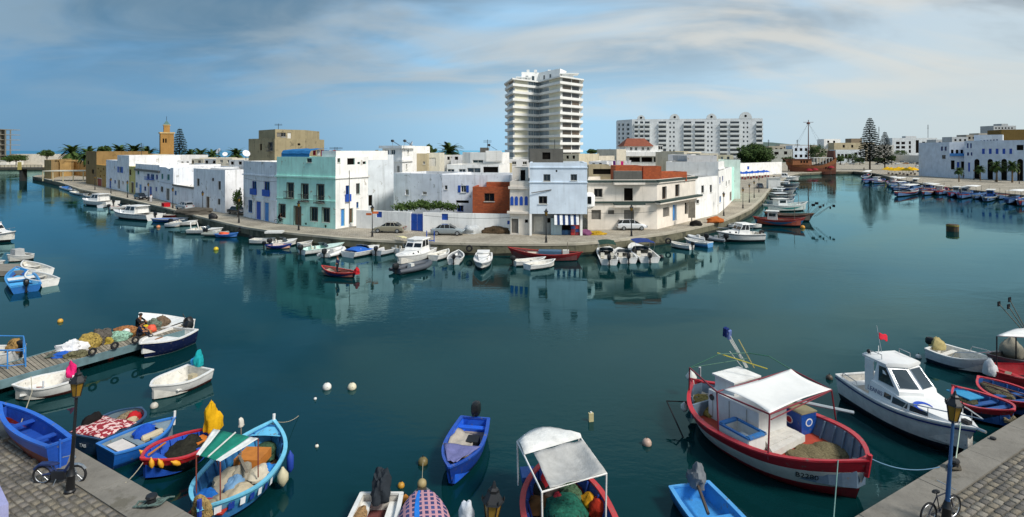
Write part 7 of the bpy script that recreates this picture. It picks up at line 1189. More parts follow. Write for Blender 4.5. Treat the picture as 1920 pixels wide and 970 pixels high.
def right_near():
    r, H = near_boat('white_boat', 'white open boat with bow rail behind the cruiser', (1858, 672), (1750, 651), .95, .7, .7, [(1737, 657), (1764, 645)], cset('#c9ced2', '#2a3a4a', '#d0d4d6', '#dcdcd8', '#d4d2ca'), hk=dict(ts=.88, br=.3), floor=.1, maxB=2.3, thw=(.25,)); L = H.L; lump('sack', cloth('#a89a6a'), (H.x(.06), .1, .65), (.35, .45, .45), r, seed=2); MB().tube([H.pt(.5, 1, .08, .03), H.pt(.55, 1, .08, .32), H.pt(.85, 1, .08, .38), H.pt(1, 0, 0, .4), H.pt(.85, -1, .08, .38), H.pt(.55, -1, .08, .32), H.pt(.5, -1, .08, .03)], .022, 6).build('bow_rail', STEEL, r); outboard(r, H.x(0) - .1, .8, None, .9)
    RB = lambda body: cset(body, '#12161c', '#a02a34', '#b83440', '#1f4f8c')
    r, H = near_boat('fishing_boat', 'red rimmed blue boat with turquoise board beside the cruiser', (1902, 772), (1788, 730), .85, .75, .7, [(1822, 773), (1849, 738)], RB('#1a2a44'), 'double', dict(br=.3, sr=.3), floor=.15, maxB=2.3, ribs=7, thw=(.45, .68)); q = MB(); q.box((H.x(.2), 0, .74), (1.1, .9, .05)); q.build('turquoise_board', plain('#2a8ab8'), r); lump('net_pile', netm('#4a4a38'), (H.x(.30), -.3, .3), (.5, .4, .35), r, seed=6); lump('net_pile', netm('#8a8068'), (H.x(.84), 0, .3), (.45, .35, .25), r, seed=7)
    r, H = near_boat('fishing_boat', 'red rimmed boat with long oars at the right edge', (1834, 708), (1965, 762), .85, .8, .7, [(1870, 744), (1905, 702)], RB('#16202c'), 'double', dict(br=.3, sr=.3), floor=.15, maxB=2.4, ribs=7, thw=(.35, .55)); lump('net_pile', netm('#6a6450'), (H.x(.72), .05, .3), (.75, .55, .32), r, seed=9); pole(r, 'oar', (H.x(.85), .3, .85), (H.x(.1), -.4, .85), .03, plain('#7a4a34')); pole(r, 'oar', (H.x(.7), .5, .85), (H.x(.05), .2, .85), .03, plain('#6a4a3a'))
    r, H = near_boat('fishing_boat', 'bright red boat with white wrapped bow at the right edge', (1850, 694), (1975, 690), .95, .85, .75, [(1890, 708), (1895, 676)], cset('#b0252e', '#161a20', '#c02a34', '#b02a34', '#a8222c'), 'double', dict(br=.3, sr=.3), floor=.15, maxB=2.4, thw=(.6,)); lump('white_wrap', cloth('#c4c6c6'), (H.x(.95), 0, .7), (.3, .3, .6), r, seed=12); q = MB(); q.box((H.x(.72), .1, .7), (.9, .25, .06), rz=.6); q.build('plank', WOODG, r)
    r, H = near_boat('fishing_boat', 'dark boat under a white hard canopy at the right edge', (1850, 668), (1985, 664), 1.0, .9, .85, [(1900, 680), (1900, 660)], cset('#2a3038', '#12161a', '#4a5058', '#3a4048', '#3a3834'), 'double', dict(br=.3, sr=.3), floor=.2, maxB=2.5); p = [lc(r, *q_) for q_ in ((1869, 631, 2.5), (1905, 618, 2.5), (1990, 618, 2.5), (1975, 636, 2.5))]; cloth_sheet('canopy', WHITE, [p[0], p[3], p[2], p[1]], r, -.18, 8, 0, .06)
    for k in range(4): pole(r, 'canopy_post', p[k], (p[k].x, p[k].y, .7), .035, IRON)
    lump('sack', cloth('#8a8678'), lc(r, 1895, 668, .6), (.6, .5, .7), r, seed=15)
    # parasol boat poles at the right edge
    b = P(1935, 640, 0); root = thing('flag_bundle', 'dark marker flags on poles leaning in at the right edge', 'flags', (b.x, b.y, 0)); o_ = Vector((b.x, b.y, 0))
    fl = MB().ball((0, 0, 0), .35, 10, 6, sz=.5); fl.build('float', plain('#b9b09a'), root)
    for k, (u, v) in enumerate(((1873, 570), (1891, 575), (1893, 562))): e = PY(u, v, b.y - .5) - o_; pole(root, 'pole', (0, 0, 0), e, .025, WOODG); MB().box(e, (.35, .04, .3), rz=.5).build('flag', cloth('#14151a'), root)
right_near()
def left_mid():
    WI = lambda **k: cset('#e0dfda', '#3a3f44', inside='#cfccc2', **k); G = 'boats at the small left jetty'
    cruiser('cabin_cruiser', 'white cabin cruiser cut by the left edge', (29, 434), (-42, 438), 3.0, 1.1, ch=1.4, stripe='#4a5560', group=G)
    r, H = skiff('white_boat', 'white boat with grey covered console above the small jetty', (13, 479), (56, 476), 2.4, .6, c=WI(), group=G, thw=(.2,)); q = MB(); q.box((.1, 0, .75), (1.0, 1.1, 1.2), taper=.85); q.build('console_cover', cloth('#a8aaaa'), r)
    skiff('white_boat', 'white dinghy with black motor right of the small jetty', (44, 490), (85, 507), 1.8, .55, c=WI(), group=G); skiff('white_boat', 'lower white dinghy half hidden by the blue dinghy', (53, 509), (94, 526), 1.8, .55, c=WI(), group=G)
    r, H = skiff('blue_boat', 'light blue and white dinghy in front of the small jetty', (31, 502), (49, 537), 2.3, .55, c=cset('#2a6ab0', '#6a2420', '#dcdcd8', '#3a90d0', '#4fa8dc'), group=G, ts=.9); q = MB(); q.box((0, 0, .48), (1.0, 1.9, .07)); q.build('white_thwart', WHITE, r); outboard(r, H.x(0) - .1, .65, None, 1.1); skiff('white_boat', 'white bow poking in at the left edge above the jetty', (7, 491), (-40, 489), 1.9, .6, c=WI(), group=G)
    a = [P(u, v, .55) for u, v in ((-60, 495), (44, 495), (50, 508), (-60, 509))]; root = thing('small_jetty', 'small grey concrete jetty at the left edge', 'jetty', (a[0].x, a[0].y, 0)); o_ = Vector((a[0].x, a[0].y, 0)); q = MB(); lo = [Vector((p.x, p.y, .05)) - o_ for p in a]; hi = [Vector((p.x, p.y, .55)) - o_ for p in a]; q.add(lo + hi, ((3, 2, 1, 0), (7, 6, 5, 4), (0, 1, 5, 4), (1, 2, 6, 5), (2, 3, 7, 6), (3, 0, 4, 7))); q.build('deck', mat('#7f7a70', .9, .2, 2), root)
    for k in range(3): p = a[3].lerp(a[2], .3 + .3 * k) - o_; MB().tube([(p.x, p.y + .4, -2), (p.x, p.y + .4, .1)], .15, 8).build('pile', QW, root)
left_mid()
def rower():
    r, H = skiff('rowing_boat', 'red and blue rowing boat with a man aboard in mid water', (603, 498), (668, 511), 1.7, .5, 'double', cset('#1f2f6a', '#141a34', '#a82a30', '#b83a34', '#7a4a40'), None, (.3, .6), group=None, zb=.85, zs=.55, br=.7); lump('net_pile', cloth('#b5a890'), (H.x(.78), 0, .2), (.7, .4, .3), r, seed=1); wrapped(r, cloth('#b0252c'), (H.x(0) - .05, 0, .4), (.28, .26, .45), 3); return r, H
ROW = rower()
def pontoon():
    z = .75; A, B_, C, D = P(20, 680, z), P(325, 594, z), P(357, 616, z), P(47, 701, z); root = thing('pontoon', 'long grey plank pontoon heaped with nets', 'pontoon', ((A.x + C.x) / 2, (A.y + C.y) / 2, 0)); o_ = Vector(root.location)
    A = A + (A - B_) * .3; D = D + (D - C) * .3; n = 64; wm = [mat(h, .9, .25, 3, .4, streak=.4) for h in ('#8a8272', '#7a7365', '#958c7c', '#6f695c')]
    for i in range(n):
        s0, s1 = i / n + .0012, (i + 1) / n - .0012; q = [A.lerp(B_, s0), A.lerp(B_, s1), D.lerp(C, s1), D.lerp(C, s0)]; dz = random.uniform(-.008, .008); m = MB(); hi = [Vector((p.x, p.y, z + dz)) - o_ for p in q]; lo = [h - Vector((0, 0, .06)) for h in hi]; m.add(lo + hi, ((3, 2, 1, 0), (4, 5, 6, 7), (0, 1, 5, 4), (1, 2, 6, 5), (2, 3, 7, 6), (3, 0, 4, 7))); m.build('plank', wm[i % 4 if random.random() < .7 else 0], root)
    for p0, p1, nm in ((D, C, 'edge_beam'), (A, B_, 'edge_beam'), (B_, C, 'end_beam')):
        m = MB(); t = (p1 - p0).normalized(); n_ = Vector((t.y, -t.x, 0)); n_ = n_ if nm != 'edge_beam' or p0 is D else -n_
        q = [p0, p1, p1 + n_ * .12, p0 + n_ * .12]; hi = [Vector((p.x, p.y, z + .015)) - o_ for p in q]; lo = [h - Vector((0, 0, .42)) for h in hi]; m.add(lo + hi, ((0, 1, 2, 3), (7, 6, 5, 4), (0, 4, 5, 1), (1, 5, 6, 2), (2, 6, 7, 3), (3, 7, 4, 0))); m.build(nm, mat('#5f7a80', .8, .25, 2, streak=.5), root)
    for k in range(6):
        p = A.lerp(B_, .1 + .17 * k).lerp(D.lerp(C, .1 + .17 * k), .5) - o_; MB().box((p.x, p.y, .2), (1.6, 1.4, .75), rz=.3).build('float_block', mat('#2a2c2c', .8), root)
    for k, s in enumerate((.50, .60, .70)):
        p = D.lerp(C, s) - o_; q = MB(); M = frame((0, 0, 0), (C - D), (0, 0, 1)); c = p + Vector((0.16, -.16, .28)); q.tube([c + (M.to_3x3() @ Vector((.17 * math.cos(a), .17 * math.sin(a), 0))) for a in [i * math.pi / 7 for i in range(14)]], .065, 6, closed=True); q.build('tyre', RUB, root)
    def pile(u, v, s_, m_, lb, sd, nm='net_pile', cat='net', jit=.14, zz=z): p = P(u, v, zz); o = lump(nm, m_, (p.x, p.y, zz), tuple(q * .78 for q in s_), None, jit * 1.3, sd, 18, 10); tag(o, lb, cat, 'net piles on the pontoon' if cat == 'net' else None); o.rotation_euler = (0, 0, .5); return o
    pile(110, 668, (.7, .5, .22), netm('#5a6258'), 'flat dark net nearest the blue rail on the pontoon', 1); pile(124, 668, (.75, .4, .25), cloth('#2a5cb4'), 'crumpled blue sheet on the pontoon', 2, 'blue_sheet', 'sheet'); pile(134, 660, (.95, .55, .62), cloth('#dcdcdc'), 'white sheet over a net heap on the pontoon', 3, 'white_sheet', 'sheet', .2); pile(145, 668, (.7, .45, .3), netm('#6d6a50'), 'low brown net in front of the white sheet', 4); pile(168, 651, (.8, .6, .72), netm('#a08a4a'), 'yellow net heap with dark floats on the pontoon', 5); pile(189, 644, (.75, .55, .9), netm('#5f5a54'), 'tall grey-brown net heap mid pontoon', 6); pile(203, 644, (.35, .3, .35), netm('#a8923f'), 'small yellow net beside the grey heap', 7); pile(221, 638, (.95, .6, .5), netm('#8fb5a0'), 'pale green net heap near the seated men', 8); pile(236, 630, (.32, .3, .42), plain('#d3d5d2'), 'white float next to the green net', 9, 'white_float', 'float', .04); pile(236, 624, (.9, .5, .4), netm('#9c6a44'), 'brown net stretched behind the seated men', 10); pile(264, 628, (.75, .5, .42), netm('#a8784a'), 'orange-brown net before the seated men', 11); pile(271, 621, (.35, .3, .35), cloth('#c9a81f'), 'yellow oilskin bundle on the pontoon', 12, 'yellow_bundle', 'bundle'); pile(284, 622, (.38, .34, .42), plain('#d25236'), 'orange-red float bag near the pontoon end', 13, 'orange_float', 'float', .08); pile(293, 614, (.75, .5, .55), netm('#6a7468'), 'big grey-green net heap at the pontoon end', 14); pile(303, 612, (.6, .45, .55), netm('#6a5a4a'), 'dark brown net at the pontoon end', 15); pile(277, 613, (.7, .4, .4), netm('#8a9a84'), 'pale net tangle behind the orange float', 16)
    # blue rail gate and boat at the left edge
    rt = thing('blue_railing', 'blue tubular railing at the left end of the pontoon', 'railing', tuple(P(30, 690, z))); ol = Vector(rt.location)
    for k, (u, v) in enumerate(((-30, 690), (14, 692), (48, 688), (44, 663), (-20, 662))): p = P(u, v, z) - ol; MB().tube([(p.x, p.y, 0), (p.x, p.y, 1.0)], .035, 6).build('post', BLUE2, rt)
    q = [P(u, v, z) - ol for u, v in ((-30, 690), (14, 692), (48, 688), (44, 663), (-20, 662))]
    for zz in (1.0, .15): MB().tube([p + Vector((0, 0, zz)) for p in q], .035, 6).build('rail', BLUE2, rt)
    r, H = skiff('white_boat', 'white boat with brown net and dark motor behind the blue railing', (-60, 655), (34, 656), 1.9, .75, c=cset('#dcdcd8', '#3a3f44', inside='#c9c6bc'), motor=True); lump('net_pile', netm('#9a7a4a'), (H.x(.08), 0, .6), (.4, .4, .55), r, seed=5)
pontoon()
# ---------------------------------------------------------------- street furniture, vehicles, people, small things
def lamp_proto(blue=False):
    r = thing('street_lamp', 'x', 'street lamp'); pm = mat('#17181b', .45, .15, 5); H = 3.1
    MB().lathe((0, 0, 0), [(.19, 0), (.19, .10), (.15, .14), (.13, .55), (.16, .60), (.12, .66), (.085, .8)], 10).build('base', pm, r, smooth=True); MB().lathe((0, 0, 0), [(.075, .8), (.06, 1.8), (.075, 1.85), (.055, 1.9), (.045, H)], 8).build('post', pm if not blue else mat('#1f3f6a', .5, .2, 3), r, smooth=True)
    ln = MB().lathe((0, 0, 0), [(.05, H), (.16, H + .05), (.14, H + .08)], 6).build('lantern', pm, r); g = mat('#8a6a26', .25, .15, 3, spec=.5)
    MB().lathe((0, 0, 0), [(.13, H + .08), (.225, H + .52)], 6).build('lantern_glass', g, ln)
    for k in range(6): a = k * math.pi / 3; MB().tube([(.14 * math.cos(a), .14 * math.sin(a), H + .08), (.235 * math.cos(a), .235 * math.sin(a), H + .53)], .014, 4).build('lantern_bar', pm, ln)
    MB().lathe((0, 0, 0), [(.29, H + .52), (.27, H + .56), (.13, H + .72), (.13, H + .78), (.07, H + .82), (.02, H + .95)], 6).build('lantern_roof', pm, ln)
    for k in range(6): a = k * math.pi / 3; MB().lathe((.27 * math.cos(a), .27 * math.sin(a), H + .55), [(.02, 0), (.03, .04), (.005, .1)], 4).build('lantern_crest', pm, ln)
    return r
def lamps():
    p0 = lamp_proto(); G = 'lantern street lamps'; L_ = [(131, 925, 1, 'lantern street lamp beside the moped on the near left quay', -.0)]
    far = [(560, 432, 'before the mint house door'), (698, 444, 'with orange signs before the garden wall'), (1024, 455, 'before the pale blue house'), (1184, 443, 'in front of the parked white hatchback'), (448, 418, 'before the blue shuttered house'), (380, 402, 'before the large white corner house'), (324, 391, 'beside the red chairs on the left quay'), (239, 371, 'third along the left quay from the fort'), (208, 363, 'second along the left quay from the fort'), (178, 356, 'nearest the fort on the left quay'), (278, 377, 'by the dark car on the left quay'), (1357, 405, 'at the quay bend right of the white house'), (1393, 391, 'first along the right quay past the bend'), (1405, 380, 'second along the right quay past the bend'), (1414, 371, 'third along the right quay past the bend'), (1423, 361, 'fourth along the right quay past the bend'), (1761, 331, 'by the parked cars on the right bank'), (1793, 332, 'left of the hotel palms on the right bank'), (1826, 338, 'before the blue hotel door'), (1866, 341, 'between the hotel palms'), (1911, 345, 'rightmost before the hotel')]
    for u, v, lb in far: L_.append((u, v, 1.02, 'lantern street lamp ' + lb, 0))
    for i, (u, v, s, lb, t) in enumerate(L_):
        o = p0 if i == 0 else copy_tree(p0); o.location = P(u, v); o.scale = (s * .85, s * .85, s); o.rotation_euler = (0, R(4.0) if i == 0 else 0, 0); tag(o, lb, None, G)
    o = copy_tree(p0); o.location = (-.66, 11.95, QUAY); tag(o, 'lantern street lamp whose head shows at the bottom centre', None, G); o.scale = (.85, .85, 1)
    q = copy_tree(p0); q.scale = (.85, .85, 1); q.location = P(1773, 990); tag(q, 'lantern street lamp with blue post and bicycle, near right quay', None, G)
    for ch in q.children:
        if ch.name.startswith('post'): ch.data = ch.data.copy(); ch.data.materials[0] = mat('#27507c', .5, .2, 3)
    # orange signs on one lamp
    p = P(698, 444); r = thing('street_sign', 'small orange street signs on the lamp before the garden wall', 'sign', (p.x, p.y - .1, QUAY + 3.0))
    for k in (-1, 1): MB().box((k * .42, 0, k * .1), (.75, .04, .28), rz=.2 * k).build('sign_plate', plain('#c4622a'), r)
    p = P(1297, 424); r = thing('notice_board', 'weathered brown notice board on a post at the quay bend', 'board', p); MB().box((0, 0, 2.4), (1.0, .12, 2.4)).build('board', WOODG, r); MB().box((0, .0, .6), (.12, .1, 1.2)).build('post', IRON, r)
lamps()
def car_proto(kind, col, nm='car'):
    r = thing(nm, 'x', 'car'); paint = mat(col, .25, .05, 1, coat=.6); L, hw = (4.35, .84) if kind == 'sedan' else (4.15, .86); h = L / 2
    top = [(-h, .62), (-h + .1, .84), (-h + .75, .93), (-.9, .95), (.75, .93), (1.15, .86), (h - .35, .72), (h, .52)] if kind == 'sedan' else [(-h, .6), (-h + .05, .9), (-h + .4, .98), (-.9, .97), (.75, .94), (1.15, .9), (h - .35, .76), (h, .52)]
    q = MB(); R_ = []
    for i, (x, z) in enumerate(top):
        w = hw * (.86 if i in (0, 7) else .97 if i in (1, 6) else 1); lo = .30 if i not in (0, 7) else .36; R_.append([(x, w * .92, lo), (x, w, lo + .2), (x, w * .98, z - .08), (x, w * .88, z), (x, -w * .88, z), (x, -w * .98, z - .08), (x, -w, lo + .2), (x, -w * .92, lo)])
    q.loft(R_, 0); q.build('body', paint, r, smooth=True); st = [(-1.55, .94, .02), (-1.0, .96, .42), (.15, .95, .45), (1.05, .90, .0)] if kind == 'sedan' else [(-2.0, .98, .02), (-1.7, .97, .46), (.15, .96, .50), (1.15, .92, .0)]
    g = MB(); g.loft([[(x, hw * .86, z), (x, hw * .70, z + dz), (x, -hw * .70, z + dz), (x, -hw * .86, z)] for x, z, dz in st], 0, False, False, False, [0, 1, 0]); o = g.build('greenhouse', [GLASS, paint], r); g2 = MB()
    for sg in (1, -1):
        for x in (-1.0 if kind == 'sedan' else -1.55, -.35, .3): MB().tube([(x, sg * hw * .872, .95), (x + (.25 if x < -.9 else -.04), sg * hw * .715, 1.41)], .035, 4).build('pillar', paint, o)
    a, b = st[0], st[1]; q = MB(); q.quad((a[0] + .02, hw * .7, a[1] + .07), (a[0] + .02, -hw * .7, a[1] + .07), (b[0] - .02, -hw * .6, b[1] + b[2] - .04), (b[0] - .02, hw * .6, b[1] + b[2] - .04)); 
    q.v = [(x - .012, y, z + .016) for x, y, z in q.v]; q.build('rear_window', GLASS, r); a, b = st[3], st[2]; q = MB(); q.quad((a[0] - .05, -hw * .72, a[1] + .05), (a[0] - .05, hw * .72, a[1] + .05), (b[0] + .03, hw * .6, b[1] + b[2] - .02), (b[0] + .03, -hw * .6, b[1] + b[2] - .02)); q.v = [(x + .012, y, z + .02) for x, y, z in q.v]; q.build('windscreen', GLASS, r)
    for x in (-h + .82, h - .85):
        for sg in (1, -1): w = MB().lathe((x, sg * (hw - .09), .31), [(.16, -.10), (.29, -.10), (.31, -.06), (.31, .06), (.29, .10), (.16, .10)], 14, M=Matrix.Rotation(R(90), 3, 'X')).build('wheel', RUB, r); MB().lathe((x, sg * (hw + .015), .31), [(.05, -.012), (.19, -.01), (.19, .01), (.05, .012)], 10, M=Matrix.Rotation(R(90), 3, 'X')).build('hub', STEEL, w)
    for sg in (1, -1): MB().box((h - .08, sg * hw * .66, .63), (.14, .3, .13)).build('headlight', mat('#c9d0d4', .15, 0), r); MB().box((-h + .03, sg * hw * .7, .74), (.1, .24, .16)).build('tail_light', mat('#7a1a1a', .3, 0), r)
    return r
def cars():
    def put(o, u, v, rz, lb, g=None): o.location = P(u, v); o.rotation_euler = (0, 0, rz); tag(o, lb, None, g)
    put(car_proto('sedan', '#8f8a78'), 730, 436, math.pi - .12, 'beige saloon car parked before the garden wall'); put(car_proto('sedan', '#8a9498'), 840, 440.5, -.05, 'grey saloon car parked right of the blue gate'); put(car_proto('hatch', '#e0e2e4'), 1184, 431, .03, 'white hatchback parked before the cream building'); put(car_proto('hatch', '#a8acb0'), 346, 393, math.pi - .6, 'silver hatchback on the left quay'); put(car_proto('sedan', '#22262c'), 446, 402, -.6, 'dark car beside the blue shuttered house'); put(car_proto('hatch', '#22242a'), 264, 374, -.7, 'black car on the left quay by the yellow house'); put(car_proto('hatch', '#4a5560'), 1424, 353, 1.3, 'dark car parked near the right quay kiosk')
    G = 'cars parked on the right bank'; cols = [('white', '#d6d8d8'), ('silver', '#a0a6aa'), ('dark grey', '#3a3f44'), ('blue-grey', '#5a6f84'), ('orange', '#a8702c'), ('black', '#1c1e22'), ('yellow', '#c9981f'), ('pale grey', '#bcc0c2'), ('dark blue', '#24365c')]; protos = {}; cnt = {}
    spots = [(1579, 309, 0), (1597, 308.5, 1), (1646, 309, 0), (1662, 309, 1), (1683, 308.5, 0), (1698, 308, 4), (1709, 307, 7), (1723, 308, 5), (1738, 308, 2), (1652, 305.5, 2), (1672, 305.5, 7), (1692, 305, 3), (1722, 312.5, 0), (1742, 314, 7), (1763, 314.5, 5), (1752, 310, 1), (1728, 323, 3), (1745, 324, 2), (1760, 324.5, 0), (1786, 326.5, 1), (1806, 327, 2), (1825, 328.5, 0), (1857, 327, 6), (1878, 327, 6), (1906, 329, 8), (1926, 330, 1)]
    for i, (u, v, c) in enumerate(spots):
        if c not in protos: o = protos[c] = car_proto('hatch' if c % 2 else 'sedan', cols[c][1])
        else: o = copy_tree(protos[c])
        cnt[c] = cnt.get(c, 0) + 1; put(o, u, v, (.15, 2.9, .4, -.3)[i % 4], '%s %s car from the left in the right bank car park' % (ORD[cnt[c] - 1], cols[c][0]), G)
cars()
def person(label, loc, rz, pose, shirt, pants, hair='#1a1512', s=1.0, group=None, skin='#9a6a4c'):
    if pose == 'stand': J = dict(pel=(0, 0, .95), che=(0, .0, 1.32), nec=(0, .02, 1.50), hd=(0, .05, 1.66), top=(0, .04, 1.76), sl=(-.19, 0, 1.42), el=(-.26, -.03, 1.14), hl=(-.25, .10, .9), sr=(.19, 0, 1.42), er=(.26, -.02, 1.14), hr=(.24, .12, .92), kl=(-.10, .03, .5), al=(-.11, -.03, .09), fl=(-.11, .14, .04), kr=(.10, .08, .5), ar=(.11, .05, .09), fr=(.11, .22, .04), jl=(-.10, 0, .9), jr=(.10, 0, .9))
    elif pose == 'sit': J = dict(pel=(0, 0, .18), che=(0, .10, .55), nec=(0, .18, .72), hd=(0, .25, .86), top=(0, .27, .96), sl=(-.19, .13, .65), el=(-.27, .33, .45), hl=(-.12, .55, .40), sr=(.19, .13, .65), er=(.27, .35, .45), hr=(.10, .58, .38), kl=(-.2, .42, .42), al=(-.14, .62, .09), fl=(-.14, .80, .05), kr=(.2, .45, .40), ar=(.16, .66, .09), fr=(.16, .84, .05), jl=(-.1, .03, .16), jr=(.1, .03, .16))
    else: J = dict(pel=(0, 0, .92), che=(0, .22, 1.20), nec=(0, .34, 1.36), hd=(0, .42, 1.50), top=(0, .43, 1.60), sl=(-.18, .28, 1.30), el=(-.24, .48, 1.10), hl=(-.22, .66, 1.02), sr=(.18, .28, 1.30), er=(.24, .48, 1.10), hr=(.22, .66, 1.02), kl=(-.1, .34, .66), al=(-.12, .22, .32), fl=(-.12, .38, .26), kr=(.1, .28, .5), ar=(.12, .10, .14), fr=(.12, .26, .08), jl=(-.1, .02, .88), jr=(.1, .02, .88))
    rad = dict(pel=.145, che=.15, nec=.055, hd=.10, top=.07, sl=.07, el=.05, hl=.04, sr=.07, er=.05, hr=.04, kl=.07, al=.05, fl=.045, kr=.07, ar=.05, fr=.045, jl=.10, jr=.10); ed = [('pel', 'che'), ('che', 'nec'), ('nec', 'hd'), ('hd', 'top'), ('che', 'sl'), ('sl', 'el'), ('el', 'hl'), ('che', 'sr'), ('sr', 'er'), ('er', 'hr'), ('pel', 'jl'), ('jl', 'kl'), ('kl', 'al'), ('al', 'fl'), ('pel', 'jr'), ('jr', 'kr'), ('kr', 'ar'), ('ar', 'fr')]
    K = list(J); me = bpy.data.meshes.new('b'); me.from_pydata([J[k] for k in K], [(K.index(a), K.index(b)) for a, b in ed], []); o = bpy.data.objects.new('b', me); COL.objects.link(o); o.modifiers.new('k', 'SKIN'); sk = me.skin_vertices[0].data if me.skin_vertices else None
    if not sk:
        bpy.context.view_layer.objects.active = o; bpy.ops.mesh.customdata_skin_add() if hasattr(bpy.ops.mesh, 'customdata_skin_add') else None; sk = me.skin_vertices[0].data
    for i, k in enumerate(K): sk[i].radius = (rad[k],) * 2; sk[i].use_root = (k == 'pel')
    o.modifiers.new('s', 'SUBSURF').levels = 1; bm = bpy.data.meshes.new_from_object(o.evaluated_get(bpy.context.evaluated_depsgraph_get())); bpy.data.objects.remove(o)
    bm.materials.clear()
    for m in (cloth(shirt), cloth(pants), mat(skin, .6, .08), mat('#1c1a1a', .7)): bm.materials.append(m)
    def seg(p, a, b): a, b = Vector(J[a]), Vector(J[b]); d = b - a; t = max(0, min(1, (p - a).dot(d) / d.length_squared)); return (p - a - d * t).length
    mi = [0, 2, 2, 2, 0, 0, 2, 0, 0, 2, 1, 1, 1, 3, 1, 1, 1, 3]
    for f in bm.polygons: d = [seg(f.center, *e) for e in ed]; f.material_index = mi[d.index(min(d))]; f.use_smooth = True
    r = thing('person', label, 'person', loc, rz, group); r.scale = (s,) * 3; link('body', bm, r); h = J['hd']; t = J['top']; q = MB().ball((h[0], h[1] - .02, h[2] + .05), .115, 10, 6, sz=.85); q.build('hair', mat(hair, .8, .2, 20), r, smooth=True); return r
def people():
    z = .75; person('man in dark navy sweater sitting on the pontoon mending nets', P(258, 634, z), -1.3, 'sit', '#1a2238', '#20242c', s=1.05); person('man in black jacket kneeling behind on the pontoon', P(257, 617, z), -1.6, 'sit', '#15171c', '#1a1c22', s=1.05)
    r = ROW[0]; p = r.matrix_world @ Vector((0, 0, 0)); person('man in dark blue standing bent in the rowing boat', (r.location.x - .1, r.location.y, .22), 1.3, 'stand', '#1f2c4a', '#20242c', '#3a1a1a', 1.0)
    p = P(524, 420); bicycle('bicycle', 'black bicycle ridden before the mint house', p, -.15, 1.0); person('cyclist in black riding before the mint house', (p.x - .15, p.y, QUAY + .08), -.15 - math.pi / 2, 'ride', '#15171a', '#22242a')
    G = 'people on the right bank'
    for i, (u, v, a, sh) in enumerate([(1738, 330, 'at the boats left of the white car', '#1f2226'), (1744, 331, 'beside the first walker on the right bank', '#2c2a2a'), (1751, 327, 'behind the pair on the right bank', '#3a3a44'), (1704, 324, 'near the yellow parasols', '#22262c'), (1712, 325, 'right of the yellow parasols', '#2a2422'), (1886, 337, 'walking between the hotel palms', '#1c1e24'), (1807, 335, 'crouching by the quay edge', '#1a1a1c'), (1620, 320, 'under the tallest norfolk pine', '#2a2c30')]): person('dark dressed person ' + a, P(u, v), i * 1.3, 'stand', sh, '#1c1e22', group=G)
    person('person in white sitting outside the white house on the left quay', P(283, 380), .5, 'stand', '#d4d4d6', '#c9c9cc')
def bicycle(name, label, loc, rz, s=1.0, col='#14161a', moped=False):
    r = thing(name, label, 'bicycle' if not moped else 'moped', loc, rz); r.scale = (s,) * 3; m = mat(col, .4, .1, 3); R0 = .33 if not moped else .30; wb = .54 if not moped else .58
    for x in (-wb, wb):
        w = MB().tube([(x + R0 * math.cos(a), 0, R0 + R0 * math.sin(a)) for a in [i * math.pi / 12 for i in range(24)]], .03 if not moped else .04, 6, closed=True).build('wheel', RUB, r); q = MB()
        q.tube([(x + (R0 - .04) * math.cos(a), 0, R0 + (R0 - .04) * math.sin(a)) for a in [i * math.pi / 12 for i in range(24)]], .012, 4, closed=True); q.build('rim', STEEL, w)
        for k in range(8): a = k * math.pi / 8; MB().tube([(x + (R0 - .05) * math.cos(a), 0, R0 + (R0 - .05) * math.sin(a)), (x - (R0 - .05) * math.cos(a), 0, R0 - (R0 - .05) * math.sin(a))], .005, 3).build('spoke', STEEL, w)
    MB().tube([(wb, 0, R0), (wb - .16, 0, .78), (wb - .2, 0, 1.0)], .02, 6).build('fork', STEEL if moped else m, r); MB().tube([(wb - .30, -.27, 1.04), (wb - .2, -.08, .99), (wb - .2, .08, .99), (wb - .30, .27, 1.04)], .014, 6).build('handlebar', STEEL, r)
    if not moped:
        MB().tube([(wb - .17, 0, .84), (-.05, 0, .30), (-wb, 0, R0), (-.18, 0, .78), (wb - .17, 0, .82)], .018, 6).build('frame', m, r); MB().tube([(-.05, 0, .30), (-.2, 0, .92)], .016, 6).build('seat_tube', m, r); lump('saddle', BLACK, (-.22, 0, .92), (.15, .08, .05), r, .02)
    else:
        MB().tube([(wb - .17, 0, .80), (.18, 0, .42), (-.1, 0, .38), (-wb, 0, R0)], [.035, .06, .06, .03], 8).build('frame', m, r); MB().box((-.02, 0, .30), (.42, .2, .28)).build('engine', mat('#23262c', .5), r); lump('seat', mat('#1f2c5a', .5), (-.22, 0, .66), (.22, .11, .06), r, .02); MB().box((-.48, 0, .70), (.38, .2, .05)).build('rack', m, r); MB().tube([(-wb + .34 * math.cos(R(a)), 0, R0 + .36 * math.sin(R(a))) for a in range(20, 170, 25)], .05, 6).build('rear_fender', m, r); MB().tube([(wb + .34 * math.cos(R(a)), 0, R0 + .36 * math.sin(R(a))) for a in range(30, 160, 25)], .045, 6).build('front_fender', STEEL, r); MB().tube([(-.05, -.1, .2), (-.08, -.2, .02)], .015, 5).build('stand', STEEL, r); lump('headlamp', STEEL, (wb - .12, 0, .84), (.08, .08, .09), r, .01); MB().tube([(-.1, 0, .4), (-.25, 0, .64)], .03, 6).build('seat_post', m, r)
    return r
people()
bicycle('moped', 'old blue moped parked beside the near left lamp', P(112, 906), .05, .95, '#24325c', True); bicycle('bicycle', 'dark bicycle locked to the near right lamp post', P(1764, 978), .35, 1.0, '#1a1c2c')
